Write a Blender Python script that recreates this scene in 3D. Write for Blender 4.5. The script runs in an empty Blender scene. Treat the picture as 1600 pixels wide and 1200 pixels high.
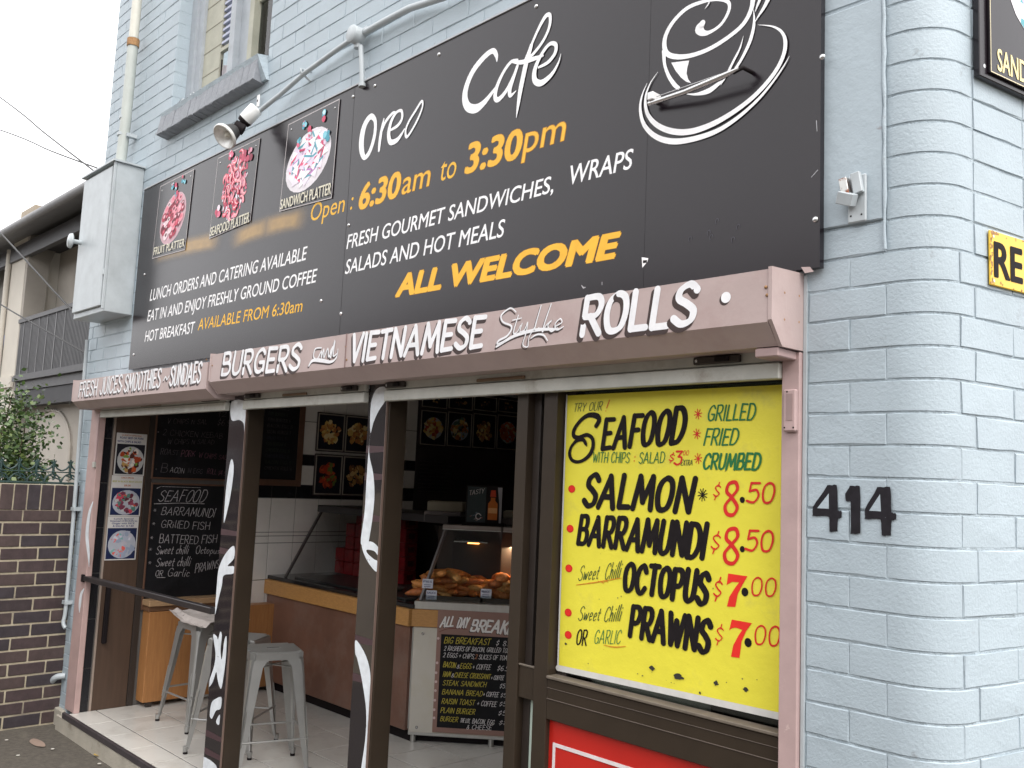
import bpy, bmesh, math, random
from mathutils import Vector, Matrix
R = math.radians
scene = bpy.context.scene
col = scene.collection

# ------------------------------------------------------------------ camera, sky, sun, exposure
cam_data = bpy.data.cameras.new('camera')
cam = bpy.data.objects.new('camera', cam_data); col.objects.link(cam)
_m = [[0.696393, 0.047905, 0.71606], [0.716408, -0.105318, -0.689686], [0.042374, 0.993284, -0.107663]]
cam.matrix_world = Matrix.Translation(Vector((1.0006, -2.3519, 1.6))) @ Matrix(_m).to_4x4()
cam_data.sensor_width = 36.0
cam_data.lens = 31.95
cam_data.clip_start = 0.05
cam_data.clip_end = 600.0
scene.camera = cam

world = bpy.data.worlds.new("World"); scene.world = world
world.use_nodes = True
wn = world.node_tree.nodes; wl = world.node_tree.links
bg = wn['Background']
sky = wn.new('ShaderNodeTexSky'); sky.sky_type = 'NISHITA'; sky.sun_disc = False
SUN_EL, SUN_AZ = R(50), R(104)      # azimuth clockwise from +Y
sky.sun_elevation = SUN_EL; sky.sun_rotation = SUN_AZ
sky.air_density = 1.0; sky.dust_density = 4.0; sky.ozone_density = 1.0
mixw = wn.new('ShaderNodeMix'); mixw.data_type = 'RGBA'
mixw.inputs[0].default_value = 0.88
mixw.inputs[7].default_value = (10.2, 10.1, 10.15, 1)   # overcast cloud layer
wl.new(sky.outputs[0], mixw.inputs[6]); wl.new(mixw.outputs[2], bg.inputs[0])
bg.inputs[1].default_value = 0.12
sun_d = bpy.data.lights.new('sun', 'SUN'); sun_d.energy = 1.35; sun_d.angle = R(38); sun_d.color = (1, .97, .93)
sun = bpy.data.objects.new('sun', sun_d); col.objects.link(sun)
sd = Vector((math.sin(SUN_AZ)*math.cos(SUN_EL), math.cos(SUN_AZ)*math.cos(SUN_EL), math.sin(SUN_EL)))
sun.rotation_euler = sd.to_track_quat('Z', 'Y').to_euler()
scene.view_settings.view_transform = 'Standard'; scene.view_settings.look = 'None'
scene.view_settings.gamma = 1.0; scene.view_settings.use_curve_mapping = False
scene.view_settings.exposure = 1.0

# ------------------------------------------------------------------ helpers
def tag(o, label=None, cat=None, group=None, kind=None):
    if label: o['label'] = label
    if cat: o['category'] = cat
    if group: o['group'] = group
    if kind: o['kind'] = kind
    return o
def empty(name, loc=(0, 0, 0), rz=0, **k):
    o = bpy.data.objects.new(name, None); col.objects.link(o)
    o.location = loc; o.rotation_euler = (0, 0, rz); o.empty_display_size = .1
    return tag(o, **k)

class Plane2D:
    """a flat board in the world: u along it, v up, n out of it"""
    def __init__(s, o, u, n, v=(0, 0, 1)):
        s.o, s.u, s.v, s.n = Vector(o), Vector(u), Vector(v), Vector(n)
    def __call__(s, u, v, off=0.0):
        return s.o + s.u*u + s.v*v + s.n*off
BOARD = Plane2D((0, -.03, 0), (1, 0, 0), (0, -1, 0))
FASCIA = Plane2D((0, -.178, 0), (1, 0, 0), (0, -1, 0))
POSTER = Plane2D((0, .04, 0), (1, 0, 0), (0, -1, 0))
WALL = Plane2D((0, 0, 0), (1, 0, 0), (0, -1, 0))
POST = Plane2D((0, -.004, 0), (1, 0, 0), (0, -1, 0))
PANEL = Plane2D((0, .02, 0), (1, 0, 0), (0, -1, 0))
PLATTER = Plane2D((0, -.0345, 0), (1, 0, 0), (0, -1, 0))
LWALL = Plane2D((-5.55, 0, 0), (0, 1, 0), (1, 0, 0))
SIDE = Plane2D((.11, 0, 0), (.217, .976, 0), (.976, -.217, 0))
MENU = Plane2D((-3.7025, 1.3903, 0.0), (0.7385, 0.6743, 0.0), (0.6743, -0.7385, 0))

class MB:
    def __init__(s): s.v = []; s.f = []; s.m = []; s.mats = []; s.smooth = []
    def mi(s, m):
        if m not in s.mats: s.mats.append(m)
        return s.mats.index(m)
    def face(s, pts, m, sm=False):
        i = len(s.v); s.v += [tuple(p) for p in pts]; s.f.append(tuple(range(i, i+len(pts)))); s.m.append(s.mi(m)); s.smooth.append(sm)
    def mesh(s, vs, fs, m, sm=False):
        i = len(s.v); s.v += [tuple(p) for p in vs]; k = s.mi(m)
        for f in fs: s.f.append(tuple(i+q for q in f)); s.m.append(k); s.smooth.append(sm)
    def box(s, x0, x1, y0, y1, z0, z1, m, mat=None):
        vs = [Vector((x, y, z)) for x in (x0, x1) for y in (y0, y1) for z in (z0, z1)]
        if mat: vs = [mat @ v for v in vs]
        s.mesh(vs, [(0, 1, 3, 2), (4, 6, 7, 5), (0, 4, 5, 1), (2, 3, 7, 6), (0, 2, 6, 4), (1, 5, 7, 3)], m)
    def cbox(s, x0, x1, y0, y1, z0, z1, m, c=.004, mat=None):
        """box with chamfered edges (24 vertices, 44 triangles)"""
        bm = bmesh.new()
        bmesh.ops.create_cube(bm, size=1)
        for v in bm.verts: v.co = Vector(((x0+x1)/2+v.co.x*(x1-x0), (y0+y1)/2+v.co.y*(y1-y0), (z0+z1)/2+v.co.z*(z1-z0)))
        bmesh.ops.bevel(bm, geom=bm.edges[:], offset=c, segments=1, affect='EDGES')
        bm.verts.index_update()
        vs = [(mat @ v.co if mat else v.co) for v in bm.verts]
        s.mesh([tuple(v) for v in vs], [tuple(v.index for v in f.verts) for f in bm.faces], m); bm.free()
    def pbox(s, pl, u0, u1, v0, v1, n0, n1, m, c=0):
        """box standing on a Plane2D"""
        mt = Matrix((pl.u, pl.v, pl.n)).transposed().to_4x4(); mt.translation = pl.o
        if c: s.cbox(u0, u1, v0, v1, n0, n1, m, c, mt)
        else: s.box(u0, u1, v0, v1, n0, n1, m, mt)
    def prism(s, prof, axis_fn, t0, t1, m, sm=False):
        """profile [(a,b)] swept from t0 to t1; axis_fn(a,b,t)->point"""
        n = len(prof); vs = [axis_fn(a, b, t0) for a, b in prof]+[axis_fn(a, b, t1) for a, b in prof]
        fs = [(i, (i+1) % n, n+(i+1) % n, n+i) for i in range(n)]
        s.mesh(vs, fs, m, sm); s.mesh(vs, [tuple(range(n-1, -1, -1)), tuple(range(n, 2*n))], m)
    def tube(s, pts, r, m, n=10, caps=True, sm=True):
        pts = [Vector(p) for p in pts]; rs = r if isinstance(r, (list, tuple)) else [r]*len(pts)
        vs = []; prev = None
        for i, p in enumerate(pts):
            d = ((pts[min(i+1, len(pts)-1)]-p).normalized() + (p-pts[max(i-1, 0)]).normalized()).normalized()
            a = d.orthogonal().normalized() if prev is None else (prev-d*prev.dot(d)).normalized()
            prev = a; b = d.cross(a)
            vs += [p+(a*math.cos(2*math.pi*k/n)+b*math.sin(2*math.pi*k/n))*rs[i] for k in range(n)]
        fs = [(i*n+k, i*n+(k+1) % n, (i+1)*n+(k+1) % n, (i+1)*n+k) for i in range(len(pts)-1) for k in range(n)]
        s.mesh(vs, fs, m, sm)
        if caps:
            s.mesh(vs[:n], [tuple(range(n-1, -1, -1))], m); s.mesh(vs[-n:], [tuple(range(n))], m)
    def lathe(s, prof, m, mat, n=20, sm=True):
        vs = [mat @ Vector((r*math.cos(2*math.pi*k/n), r*math.sin(2*math.pi*k/n), z)) for r, z in prof for k in range(n)]
        fs = [(i*n+k, i*n+(k+1) % n, (i+1)*n+(k+1) % n, (i+1)*n+k) for i in range(len(prof)-1) for k in range(n)]
        s.mesh(vs, fs, m, sm)
    def poly(s, pl, pts, m, off):
        s.face([pl(u, v, off) for u, v in pts], m)
    def disc(s, pl, u, v, r, m, off, n=12, ry=None):
        ry = ry or r
        s.face([pl(u+r*math.cos(2*math.pi*k/n), v+ry*math.sin(2*math.pi*k/n), off) for k in range(n)], m)
    def build(s, name, parent=None, bevel=0, me=None):
        me = bpy.data.meshes.new(name)
        me.from_pydata(s.v, [], s.f)
        for m in s.mats: me.materials.append(m)
        me.polygons.foreach_set('material_index', s.m); me.polygons.foreach_set('use_smooth', s.smooth)
        me.update()
        o = bpy.data.objects.new(name, me); col.objects.link(o)
        if parent: o.parent = parent
        if bevel:
            b = o.modifiers.new('bevel', 'BEVEL'); b.width = bevel; b.segments = 2; b.limit_method = 'ANGLE'
        return o

# ------------------------------------------------------------------ materials
_mc = {}
def M(name, c, rough=.6, metal=0.0, var=.12, vs=6, bump=0.0, bs=90, spec=.5, wear=None, coat=0, stretch=None, em=None, wear2=None):
    """procedural material: base colour broken up by world-space noise, optional bump and worn patches"""
    if name in _mc: return _mc[name]
    m = bpy.data.materials.new(name); m.use_nodes = True; _mc[name] = m
    nt = m.node_tree; b = nt.nodes['Principled BSDF']; L = nt.links.new
    b.inputs['Roughness'].default_value = rough; b.inputs['Metallic'].default_value = metal
    b.inputs['Specular IOR Level'].default_value = spec; b.inputs['Coat Weight'].default_value = coat
    b.inputs['Coat Roughness'].default_value = .08
    m.diffuse_color = (*c, 1)
    geo = nt.nodes.new('ShaderNodeNewGeometry'); pos = geo.outputs['Position']
    if stretch:
        mp = nt.nodes.new('ShaderNodeMapping'); mp.inputs['Scale'].default_value = stretch; L(pos, mp.inputs[0]); pos = mp.outputs[0]
    def noise(sc, det=5, ro=.6):
        n = nt.nodes.new('ShaderNodeTexNoise'); n.inputs['Scale'].default_value = sc; n.inputs['Detail'].default_value = det
        n.inputs['Roughness'].default_value = ro; L(pos, n.inputs['Vector']); return n.outputs['Fac']
    def ramp(fac, p0, p1, c0, c1):
        r = nt.nodes.new('ShaderNodeValToRGB'); r.color_ramp.elements[0].position = p0; r.color_ramp.elements[1].position = p1
        r.color_ramp.elements[0].color = (*c0, 1); r.color_ramp.elements[1].color = (*c1, 1); L(fac, r.inputs[0]); return r.outputs[0]
    lo = tuple(max(0, x*(1-var)) for x in c); hi = tuple(min(1, x*(1+var)) for x in c)
    out = ramp(noise(vs), .3, .7, lo, hi)
    for wr in (wear, wear2):      # (colour, noise scale, threshold 0..1, softness)
        if not wr: continue
        wc, wsc, th, so = wr
        mk = ramp(noise(wsc, 8, .7), th, min(1, th+so), (0, 0, 0), (1, 1, 1))
        mx = nt.nodes.new('ShaderNodeMix'); mx.data_type = 'RGBA'; L(mk, mx.inputs[0]); L(out, mx.inputs[6]); mx.inputs[7].default_value = (*wc, 1)
        out = mx.outputs[2]
    L(out, b.inputs['Base Color'])
    if bump:
        bp = nt.nodes.new('ShaderNodeBump'); bp.inputs['Strength'].default_value = bump; bp.inputs['Distance'].default_value = .01
        L(noise(bs, 6, .65), bp.inputs['Height']); L(bp.outputs[0], b.inputs['Normal'])
    if em:
        b.inputs['Emission Color'].default_value = (*em[0], 1); b.inputs['Emission Strength'].default_value = em[1]
    return m
def ink(name, c, rough=.5): return M(name, c, rough, var=.08, vs=20, spec=.3)

def glass(name, tint=(.85, .9, .88), rough=.02, mixf=None):
    """thin clear pane: transparent with fresnel reflection"""
    if name in _mc: return _mc[name]
    m = bpy.data.materials.new(name); m.use_nodes = True; _mc[name] = m; nt = m.node_tree
    nt.nodes.remove(nt.nodes['Principled BSDF']); out = nt.nodes['Material Output']
    t = nt.nodes.new('ShaderNodeBsdfTransparent'); t.inputs[0].default_value = (*tint, 1)
    g = nt.nodes.new('ShaderNodeBsdfGlossy'); g.inputs['Roughness'].default_value = rough
    fr = nt.nodes.new('ShaderNodeFresnel'); fr.inputs[0].default_value = 1.5
    mx = nt.nodes.new('ShaderNodeMixShader'); nt.links.new(fr.outputs[0], mx.inputs[0]); nt.links.new(t.outputs[0], mx.inputs[1])
    nt.links.new(g.outputs[0], mx.inputs[2]); nt.links.new(mx.outputs[0], out.inputs[0]); return m

def wood(name, c, dark, sc=(1, 1, 12), rough=.45):
    if name in _mc: return _mc[name]
    m = M(name, c, rough, var=.1, vs=14, stretch=sc, wear=(dark, 9, .45, .4), bump=.05, bs=40)
    return m

PAINT = M('grey_blue_masonry_paint', (.385, .455, .50), .5, var=.06, vs=3, bump=.28, bs=110, wear=((.35, .41, .455), 2.2, .5, .3), wear2=((.21, .225, .24), 9, .63, .10))
PAINT_EDGE = M('grey_blue_paint_mortar', (.385, .455, .50), .6, var=.10, vs=18, bump=.9, bs=90, wear=((.17, .19, .21), 12, .66, .05))
RENDER = M('grey_blue_smooth_render', (.385, .455, .50), .5, var=.05, vs=5, bump=.25, bs=30, wear=((.30, .31, .33), 14, .68, .05))
SILLP = M('slate_grey_sill_paint', (.23, .245, .27), .6, var=.12, vs=20, bump=.5, bs=60)
PIPE = M('pale_grey_pipe_paint', (.42, .46, .48), .4, var=.1, vs=9, bump=.08, bs=40)
PIPEW = M('cream_pipe_paint', (.60, .59, .52), .4, var=.1, vs=9)
RUST = M('rust', (.36, .20, .09), .85, var=.4, vs=60, bump=.5, bs=120)
PINK = M('dusty_pink_sheet_metal', (.44, .345, .33), .5, var=.07, vs=4, spec=.4, wear=((.40, .30, .285), 3.0, .54, .14), bump=.25, bs=5, wear2=((.27, .19, .17), 16, .69, .05))
PINKD = M('dusty_pink_frame_paint', (.42, .30, .29), .55, var=.1, vs=8, bump=.05, bs=60, wear=((.55, .42, .40), 20, .66, .05))
BLACKB = M('black_laminated_sign_panel', (.009, .0055, .0085), .23, var=.15, vs=2.5, spec=.46, wear=((.034, .030, .032), 26, .68, .12))
BROWN = M('dark_brown_anodised_aluminium', (.034, .024, .016), .42, var=.1, vs=6, spec=.3, bump=.03, bs=200, wear=((.13, .11, .09), 34, .76, .03))
BROWND = M('very_dark_brown_frame', (.03, .022, .018), .5, var=.15, vs=9)
STEEL = M('brushed_stainless_steel', (.52, .52, .50), .36, .9, var=.07, vs=6, stretch=(6, 6, .6), bump=.03, bs=60)
STOOLM = M('grey_powder_coated_steel', (.40, .40, .39), .32, .65, var=.05, vs=8, spec=.6)
ALU = M('shutter_aluminium', (.46, .46, .42), .5, .2, var=.12, vs=10, bump=.05, bs=50, wear=((.25, .22, .18), 5, .55, .2))
WHITE = ink('white_vinyl_print', (.90, .90, .91)); YELL = ink('golden_yellow_vinyl_print', (.84, .47, .045)); ORDK = ink('dark_orange_outline', (.42, .17, .01))
BLKPAINT = M('black_paint', (.012, .009, .010), .65, var=.2, vs=30, spec=.15)
STENCIL = M('worn_black_stencil_paint', (.016, .014, .018), .7, var=.3, vs=40, spec=.2, wear=((.30, .33, .37), 70, .70, .03))
SHADOWP = ink('brown_shadow_paint', (.05, .032, .03)); LETTERW = ink('white_sign_writing_paint', (.80, .80, .82))
YPOST = M('yellow_poster_vinyl', (.79, .71, .06), .42, var=.05, vs=5, wear=((.60, .54, .09), 5, .56, .2), spec=.4, bump=.5, bs=4, wear2=((.40, .36, .10), 40, .74, .05))
REDP = ink('red_sign_paint', (.66, .025, .02)); GREENP = ink('green_sign_paint', (.02, .17, .055)); DKGREENP = ink('dark_green_sign_paint', (.03, .07, .03))
ORANGEP = ink('orange_sign_paint', (.62, .22, .02))
CHROME = M('screw_steel', (.6, .6, .6), .25, .9)
CHALKB = M('chalkboard_black', (.010, .010, .012), .75, var=.4, vs=5, wear=((.03, .03, .035), 4, .55, .3), spec=.2)
CHALK = M('white_chalk', (.42, .40, .41), .9, var=.5, vs=80, wear=((.10, .09, .10), 60, .5, .2)); CHALKDIM = M('faded_chalk', (.10, .085, .095), .9, var=.6, vs=60, wear=((.02, .02, .02), 40, .48, .2))
CHALKPINK = M('pink_chalk', (.16, .07, .10), .9, var=.5, vs=60)

# ------------------------------------------------------------------ lettering
# brush alphabet: strokes in a cell of cap height 1; 'l' straight, 'c' smooth
GL = {
'A': (.76, "l 0,0 .38,1 .70,0|l .12,.34 .60,.34"), 'B': (.62, "l .06,0 .06,1|c .06,1 .42,1 .52,.78 .42,.57 .08,.53|c .08,.53 .48,.52 .60,.28 .46,.03 .06,.01"),
'C': (.64, "c .60,.80 .42,1 .16,.85 .04,.45 .16,.08 .40,0 .62,.20"), 'D': (.66, "l .06,0 .06,1|c .06,1 .40,.97 .62,.70 .62,.32 .40,.03 .06,.01"),
'E': (.56, "l .54,.98 .06,1 .06,0 .54,.02|l .06,.52 .44,.52"), 'F': (.54, "l .56,.98 .08,1 .06,0|l .07,.52 .44,.52"),
'G': (.66, "c .60,.82 .42,1 .16,.85 .04,.45 .16,.08 .40,0 .60,.14|l .62,.08 .62,.42 .36,.42"), 'H': (.64, "l .06,0 .06,1|l .60,0 .60,1|l .06,.5 .6,.5"),
'I': (.14, "l .07,0 .07,1"), 'J': (.50, "c .46,1 .46,.25 .32,.01 .12,.04 .02,.22"), 'K': (.62, "l .06,0 .06,1|l .58,1 .08,.44|l .22,.58 .60,0"),
'L': (.50, "l .06,1 .06,.01 .50,.02"), 'M': (.84, "l .03,0 .14,1 .42,.22 .70,1 .82,0"), 'N': (.66, "l .05,0 .07,1 .60,.02 .62,1"),
'O': (.66, "c .33,1 .10,.82 .04,.45 .14,.08 .33,0 .54,.12 .63,.52 .56,.88 .33,1"), 'P': (.60, "l .06,0 .06,1|c .06,1 .46,1 .58,.76 .42,.48 .07,.46"),
'Q': (.66, "c .33,1 .10,.82 .04,.45 .14,.08 .33,0 .54,.12 .63,.52 .56,.88 .33,1|l .4,.25 .66,-.05"),
'R': (.62, "l .06,0 .06,1|c .06,1 .44,1 .56,.77 .42,.50 .07,.48|l .26,.47 .60,0"), 'S': (.58, "c .56,.84 .36,1 .12,.88 .10,.66 .34,.50 .54,.32 .50,.08 .26,0 .03,.15"),
'T': (.58, "l .30,0 .30,1|l .02,.98 .58,1"), 'U': (.62, "c .06,1 .05,.32 .15,.04 .38,.01 .56,.24 .59,1"), 'V': (.60, "l .02,1 .28,0 .60,1"),
'W': (.90, "l .02,1 .22,0 .44,.78 .64,0 .90,1"), 'X': (.6, "l 0,0 .58,1|l .04,1 .58,0"), 'Y': (.58, "l .02,1 .30,.48 .58,1|l .30,.48 .27,0"), 'Z': (.58, "l .04,1 .56,1 .02,0 .56,0"),
'a': (.48, "c .42,.50 .22,.56 .05,.30 .14,.01 .32,.12 .42,.50|c .43,.56 .40,.12 .50,.02"), 'b': (.46, "l .06,0 .06,1|c .06,.3 .22,.55 .42,.35 .32,.05 .06,.05"),
'c': (.40, "c .38,.44 .20,.56 .05,.28 .16,.01 .38,.12"), 'd': (.48, "c .42,.50 .22,.56 .05,.30 .14,.01 .32,.12 .42,.45|c .50,1 .44,.5 .40,.12 .50,.02"),
'e': (.42, "c .06,.28 .32,.34 .36,.50 .20,.58 .05,.30 .14,.02 .38,.12"), 'f': (.36, "c .40,.95 .24,1 .17,.6 .12,-.2|l .04,.52 .34,.55"), 'g': (.46, "c .40,.48 .20,.56 .05,.30 .16,.05 .36,.2 .42,.52|c .42,.5 .38,-.15 .2,-.3 .04,-.18"),
'h': (.46, "l .06,0 .08,1|c .07,.25 .22,.55 .38,.45 .38,0"), 'i': (.16, "l .07,0 .09,.54|l .11,.74 .12,.78"), 'k': (.44, "l .06,0 .08,1|l .38,.52 .08,.22|l .18,.32 .40,0"),
'l': (.16, "c .13,1 .06,.3 .14,.01"), 'm': (.66, "l .05,0 .07,.54|c .06,.25 .2,.56 .33,.45 .32,0|c .33,.25 .45,.56 .60,.45 .59,0"), 'n': (.44, "l .05,0 .07,.54|c .06,.25 .22,.56 .38,.45 .38,.0"),
'o': (.44, "c .22,.55 .06,.4 .06,.12 .20,0 .38,.14 .38,.42 .22,.55"), 'p': (.46, "l .06,-.32 .08,.54|c .07,.4 .25,.58 .42,.38 .32,.04 .08,.08"), 'r': (.34, "l .05,0 .07,.54|c .06,.3 .18,.54 .34,.50"),
's': (.36, "c .34,.48 .18,.56 .08,.42 .30,.22 .26,.03 .03,.08"), 't': (.32, "c .18,.85 .13,.2 .20,.02 .32,.08|l .02,.56 .32,.56"), 'u': (.46, "c .06,.54 .06,.1 .22,.0 .38,.2 .41,.54|l .41,.54 .42,0"),
'w': (.62, "c .04,.54 .12,.02 .3,.45 .4,.02 .60,.54"), 'y': (.44, "c .04,.54 .10,.15 .30,.15 .40,.54|c .40,.54 .34,-.2 .18,-.36 .02,-.24"),
'0': (.58, "c .29,1 .09,.82 .04,.45 .12,.08 .29,0 .46,.12 .55,.52 .49,.88 .29,1"), '1': (.3, "l .02,.8 .18,1 .18,0"), '2': (.56, "c .04,.78 .24,1 .48,.86 .44,.55 .04,.02|l .04,.02 .56,.02"),
'3': (.54, "l .06,.98 .50,.98 .26,.60|c .26,.60 .52,.52 .50,.15 .26,0 .02,.12"), '4': (.58, "l .40,0 .40,1 .02,.30 .58,.30"), '5': (.56, "l .54,.98 .14,.98 .10,.56|c .10,.56 .40,.64 .54,.36 .36,.02 .03,.08"),
'6': (.54, "c .48,.98 .16,.75 .05,.30 .22,0 .46,.12 .48,.42 .26,.54 .06,.34"), '7': (.54, "l .02,.97 .54,1 .20,0"), '8': (.54, "c .27,.54 .08,.72 .14,.96 .38,1 .46,.78 .27,.54 .06,.28 .14,.03 .38,.0 .50,.24 .27,.54"),
'9': (.54, "c .46,.62 .24,.48 .06,.66 .14,.96 .40,.98 .48,.66 .36,.2 .10,0"), '$': (.5, "c .46,.74 .28,.86 .08,.72 .24,.50 .44,.32 .24,.14 .03,.26|l .34,1.05 .28,.80|l .22,.18 .16,-.08"),
'*': (.40, "l .20,.30 .20,.80|l .0,.42 .40,.68|l .0,.68 .40,.42"), '+': (.44, "l .22,.2 .22,.68|l 0,.44 .44,.44"), '&': (.5, "c .48,.1 .2,.6 .16,.84 .34,.9 .3,.62 .04,.28 .16,0 .34,.06 .48,.4"),
'.': (.16, "l .07,.03 .09,.05"), ',': (.16, "l .10,.06 .03,-.14"), ':': (.16, "l .07,.12 .09,.15|l .09,.56 .11,.60"), '!': (.16, "l .12,1 .06,.30|l .04,.03 .05,.06"), "'": (.12, "l .10,1 .04,.8"),
'"': (.22, "l .08,1 .04,.82|l .18,1 .14,.82"), '-': (.4, "l .02,.44 .38,.44"), '~': (.7, "c 0,.36 .2,.56 .45,.36 .7,.56"), ' ': (.34, ""),
}
def crm(p, n=5):
    """Catmull-Rom through points of any dimension"""
    if len(p) < 3: return [tuple(q) for q in p]
    out = []; closed = p[0][:2] == p[-1][:2] and len(p) > 3
    q = ([p[-2]]+list(p)+[p[1]]) if closed else ([p[0]]+list(p)+[p[-1]])
    for i in range(1, len(q)-2):
        for k in range(n):
            t = k/n
            out.append(tuple(.5*((2*b)+(-a+c)*t+(2*a-5*b+4*c-d)*t*t+(-a+3*b-3*c+d)*t**3) for a, b, c, d in zip(q[i-1], q[i], q[i+1], q[i+2])))
    out.append(tuple(p[-1])); return out
def ribbon(mb, pl, pts, w, m, off, caps=True, step=1.2e-5, nib=None):
    """flat painted stroke; w a width or None when the points carry (u, v, width)"""
    P = [Vector(p[:2]) for p in pts]; W = [p[2] if w is None else w for p in pts]; KE = {}
    n = len(P); L = []; Rr = []
    for i in range(n):
        d = P[min(i+1, n-1)]-P[max(i-1, 0)]
        if d.length < 1e-9: d = Vector((1, 0))
        d.normalize(); k = 1.0
        if nib is not None: k = .70+.30*abs(math.sin(math.atan2(d.y, d.x)-nib))
        KE[i] = k
        if 0 < i < n-1:
            a = (P[i]-P[i-1]); b = (P[i+1]-P[i])
            if a.length > 1e-9 and b.length > 1e-9:
                cs = a.normalized().dot(b.normalized()); k *= min(1.25, 1/max(.3, math.sqrt(max(0, (1+cs)/2))))
        h = Vector((-d.y, d.x))*W[i]*.5*k; L.append(P[i]+h); Rr.append(P[i]-h)
    for i in range(n-1):
        o = off+i*step
        mb.face([pl(*Rr[i], o), pl(*Rr[i+1], o), pl(*L[i+1], o), pl(*L[i], o)], m)
    if caps:
        for j, e in ((0, 1), (n-1, 2)):
            if W[j] > .0008: mb.disc(pl, P[j].x, P[j].y, W[j]*.5*KE[j], m, off+(n+e)*step, 12)
    return off+(n+4)*step
def brush(mb, s, pl, T, wf, m, off=.0006, shear=.22, jit=.02, seed=1, sp=.13, nib=.5, wmul=None, dx=0, dz=0):
    """sign-writer's lettering fitted between (u0,v0) and (u1,v1), cap heights h0 -> h1"""
    u0, v0, u1, v1, h0, h1 = T
    rnd = random.Random(seed); tot = sum(GL[c][0]+sp for c in s)-sp; x = 0
    L = math.hypot(u1-u0, v1-v0); ux, uv = (u1-u0)/L, (v1-v0)/L
    for c in s:
        g = GL[c]; t = (x+g[0]/2)/tot; h = h0+(h1-h0)*t
        jr = rnd.uniform(-jit, jit); jy = rnd.uniform(-jit, jit)*h; js = 1+rnd.uniform(-jit, jit)
        o = off
        for st in filter(None, g[1].split('|')):
            kind, pts = st[0], [tuple(float(q) for q in p.split(',')) for p in st[2:].split()]
            pts = crm(pts, 6) if kind == 'c' else pts
            if kind == 'l' and len(pts) > 2:      # keep corners crisp: one ribbon per leg
                segs = [pts[i:i+2] for i in range(len(pts)-1)]
            else: segs = [pts]
            for sg in segs:
                q = []
                for a, b in sg:
                    b2 = b*js*h; al = (x+a)/tot*L + (shear+jr)*b2
                    q.append((u0+ux*al+dx, v0+uv*al+b2+jy+dz))
                if len(q) == 2:
                    q = [q[0], ((q[0][0]+q[1][0])/2, (q[0][1]+q[1][1])/2), q[1]]
                o = ribbon(mb, pl, q, wf*h*(wmul or 1), m, o, nib=nib)
        x += g[0]+sp
_font = {}
def sans(mb, s, pl, T, m, off=.0008, shear=.2, bold=0.0, outline=None, aligncap=.70, step=0):
    """printed sans lettering fitted between two baseline points"""
    u0, v0, u1, v1, h0, h1 = T
    key = s
    if key not in _font:
        c = bpy.data.curves.new('lettering', 'FONT'); c.body = s; c.resolution_u = 4
        o = bpy.data.objects.new('lettering', c); me = o.to_mesh()
        _font[key] = ([tuple(v.co[:2]) for v in me.vertices], [tuple(p.vertices) for p in me.polygons])
        o.to_mesh_clear(); bpy.data.objects.remove(o); bpy.data.curves.remove(c)
    vs, fs = _font[key]
    a = min(v[0] for v in vs); b = max(v[0] for v in vs); L = math.hypot(u1-u0, v1-v0); ux, uv = (u1-u0)/L, (v1-v0)/L
    out = []
    for x, y in vs:
        t = (x-a)/(b-a); h = (h0+(h1-h0)*t)*y/aligncap
        out.append((u0+ux*t*L+shear*h, v0+uv*t*L+h))
    q = bold*h0; shifts = [(0, 0)] if q <= 0 else [(0, 0), (-q, 0), (q, 0), (-q*.6, q*.6), (q*.6, -q*.6), (q*.6, q*.6), (-q*.6, -q*.6)]
    for i, (du, dv) in enumerate(shifts):      # each pass of ink a hair above the last
        mb.mesh([pl(u+du, v+dv, off+i*2e-5) for u, v in out], fs, m)

def line_of(parent, name, fn, *a, **k):
    b = MB(); fn(b, *a, **k); return childbuild(b, name, parent)
def plate_picture(mb, pl, cu, cv, ru, rv, cols, n, seed, off, rot=0, plate=None, size=.2, piled=1.0):
    """printed photograph of a dish: plate ellipse with irregular pieces of food"""
    rnd = random.Random(seed); cr, sr = math.cos(rot), math.sin(rot)
    def E(x, y): return (cu+(x*cr*ru-y*sr*rv), cv+(x*sr*ru+y*cr*rv))
    if plate:
        mb.face([pl(*E(math.cos(a*.314), math.sin(a*.314)), off) for a in range(20)], plate)
        off += 1e-5
    for i in range(n):
        a = rnd.uniform(0, 2*math.pi); r = math.sqrt(rnd.random())*.82*piled
        x, y = r*math.cos(a), r*math.sin(a); off += 6e-6; k = rnd.randint(5, 8); s0 = size*rnd.uniform(.5, 1.3); an = rnd.uniform(0, 3.14); el = rnd.uniform(.4, 1)
        pts = []
        for j in range(k):
            t = 2*math.pi*j/k; rr = s0*rnd.uniform(.7, 1.15); px, py = rr*math.cos(t), rr*el*math.sin(t)
            pts.append(E(x+px*math.cos(an)-py*math.sin(an), y+px*math.sin(an)+py*math.cos(an)))
        mb.face([pl(*p, off) for p in pts], rnd.choice(cols))
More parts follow.
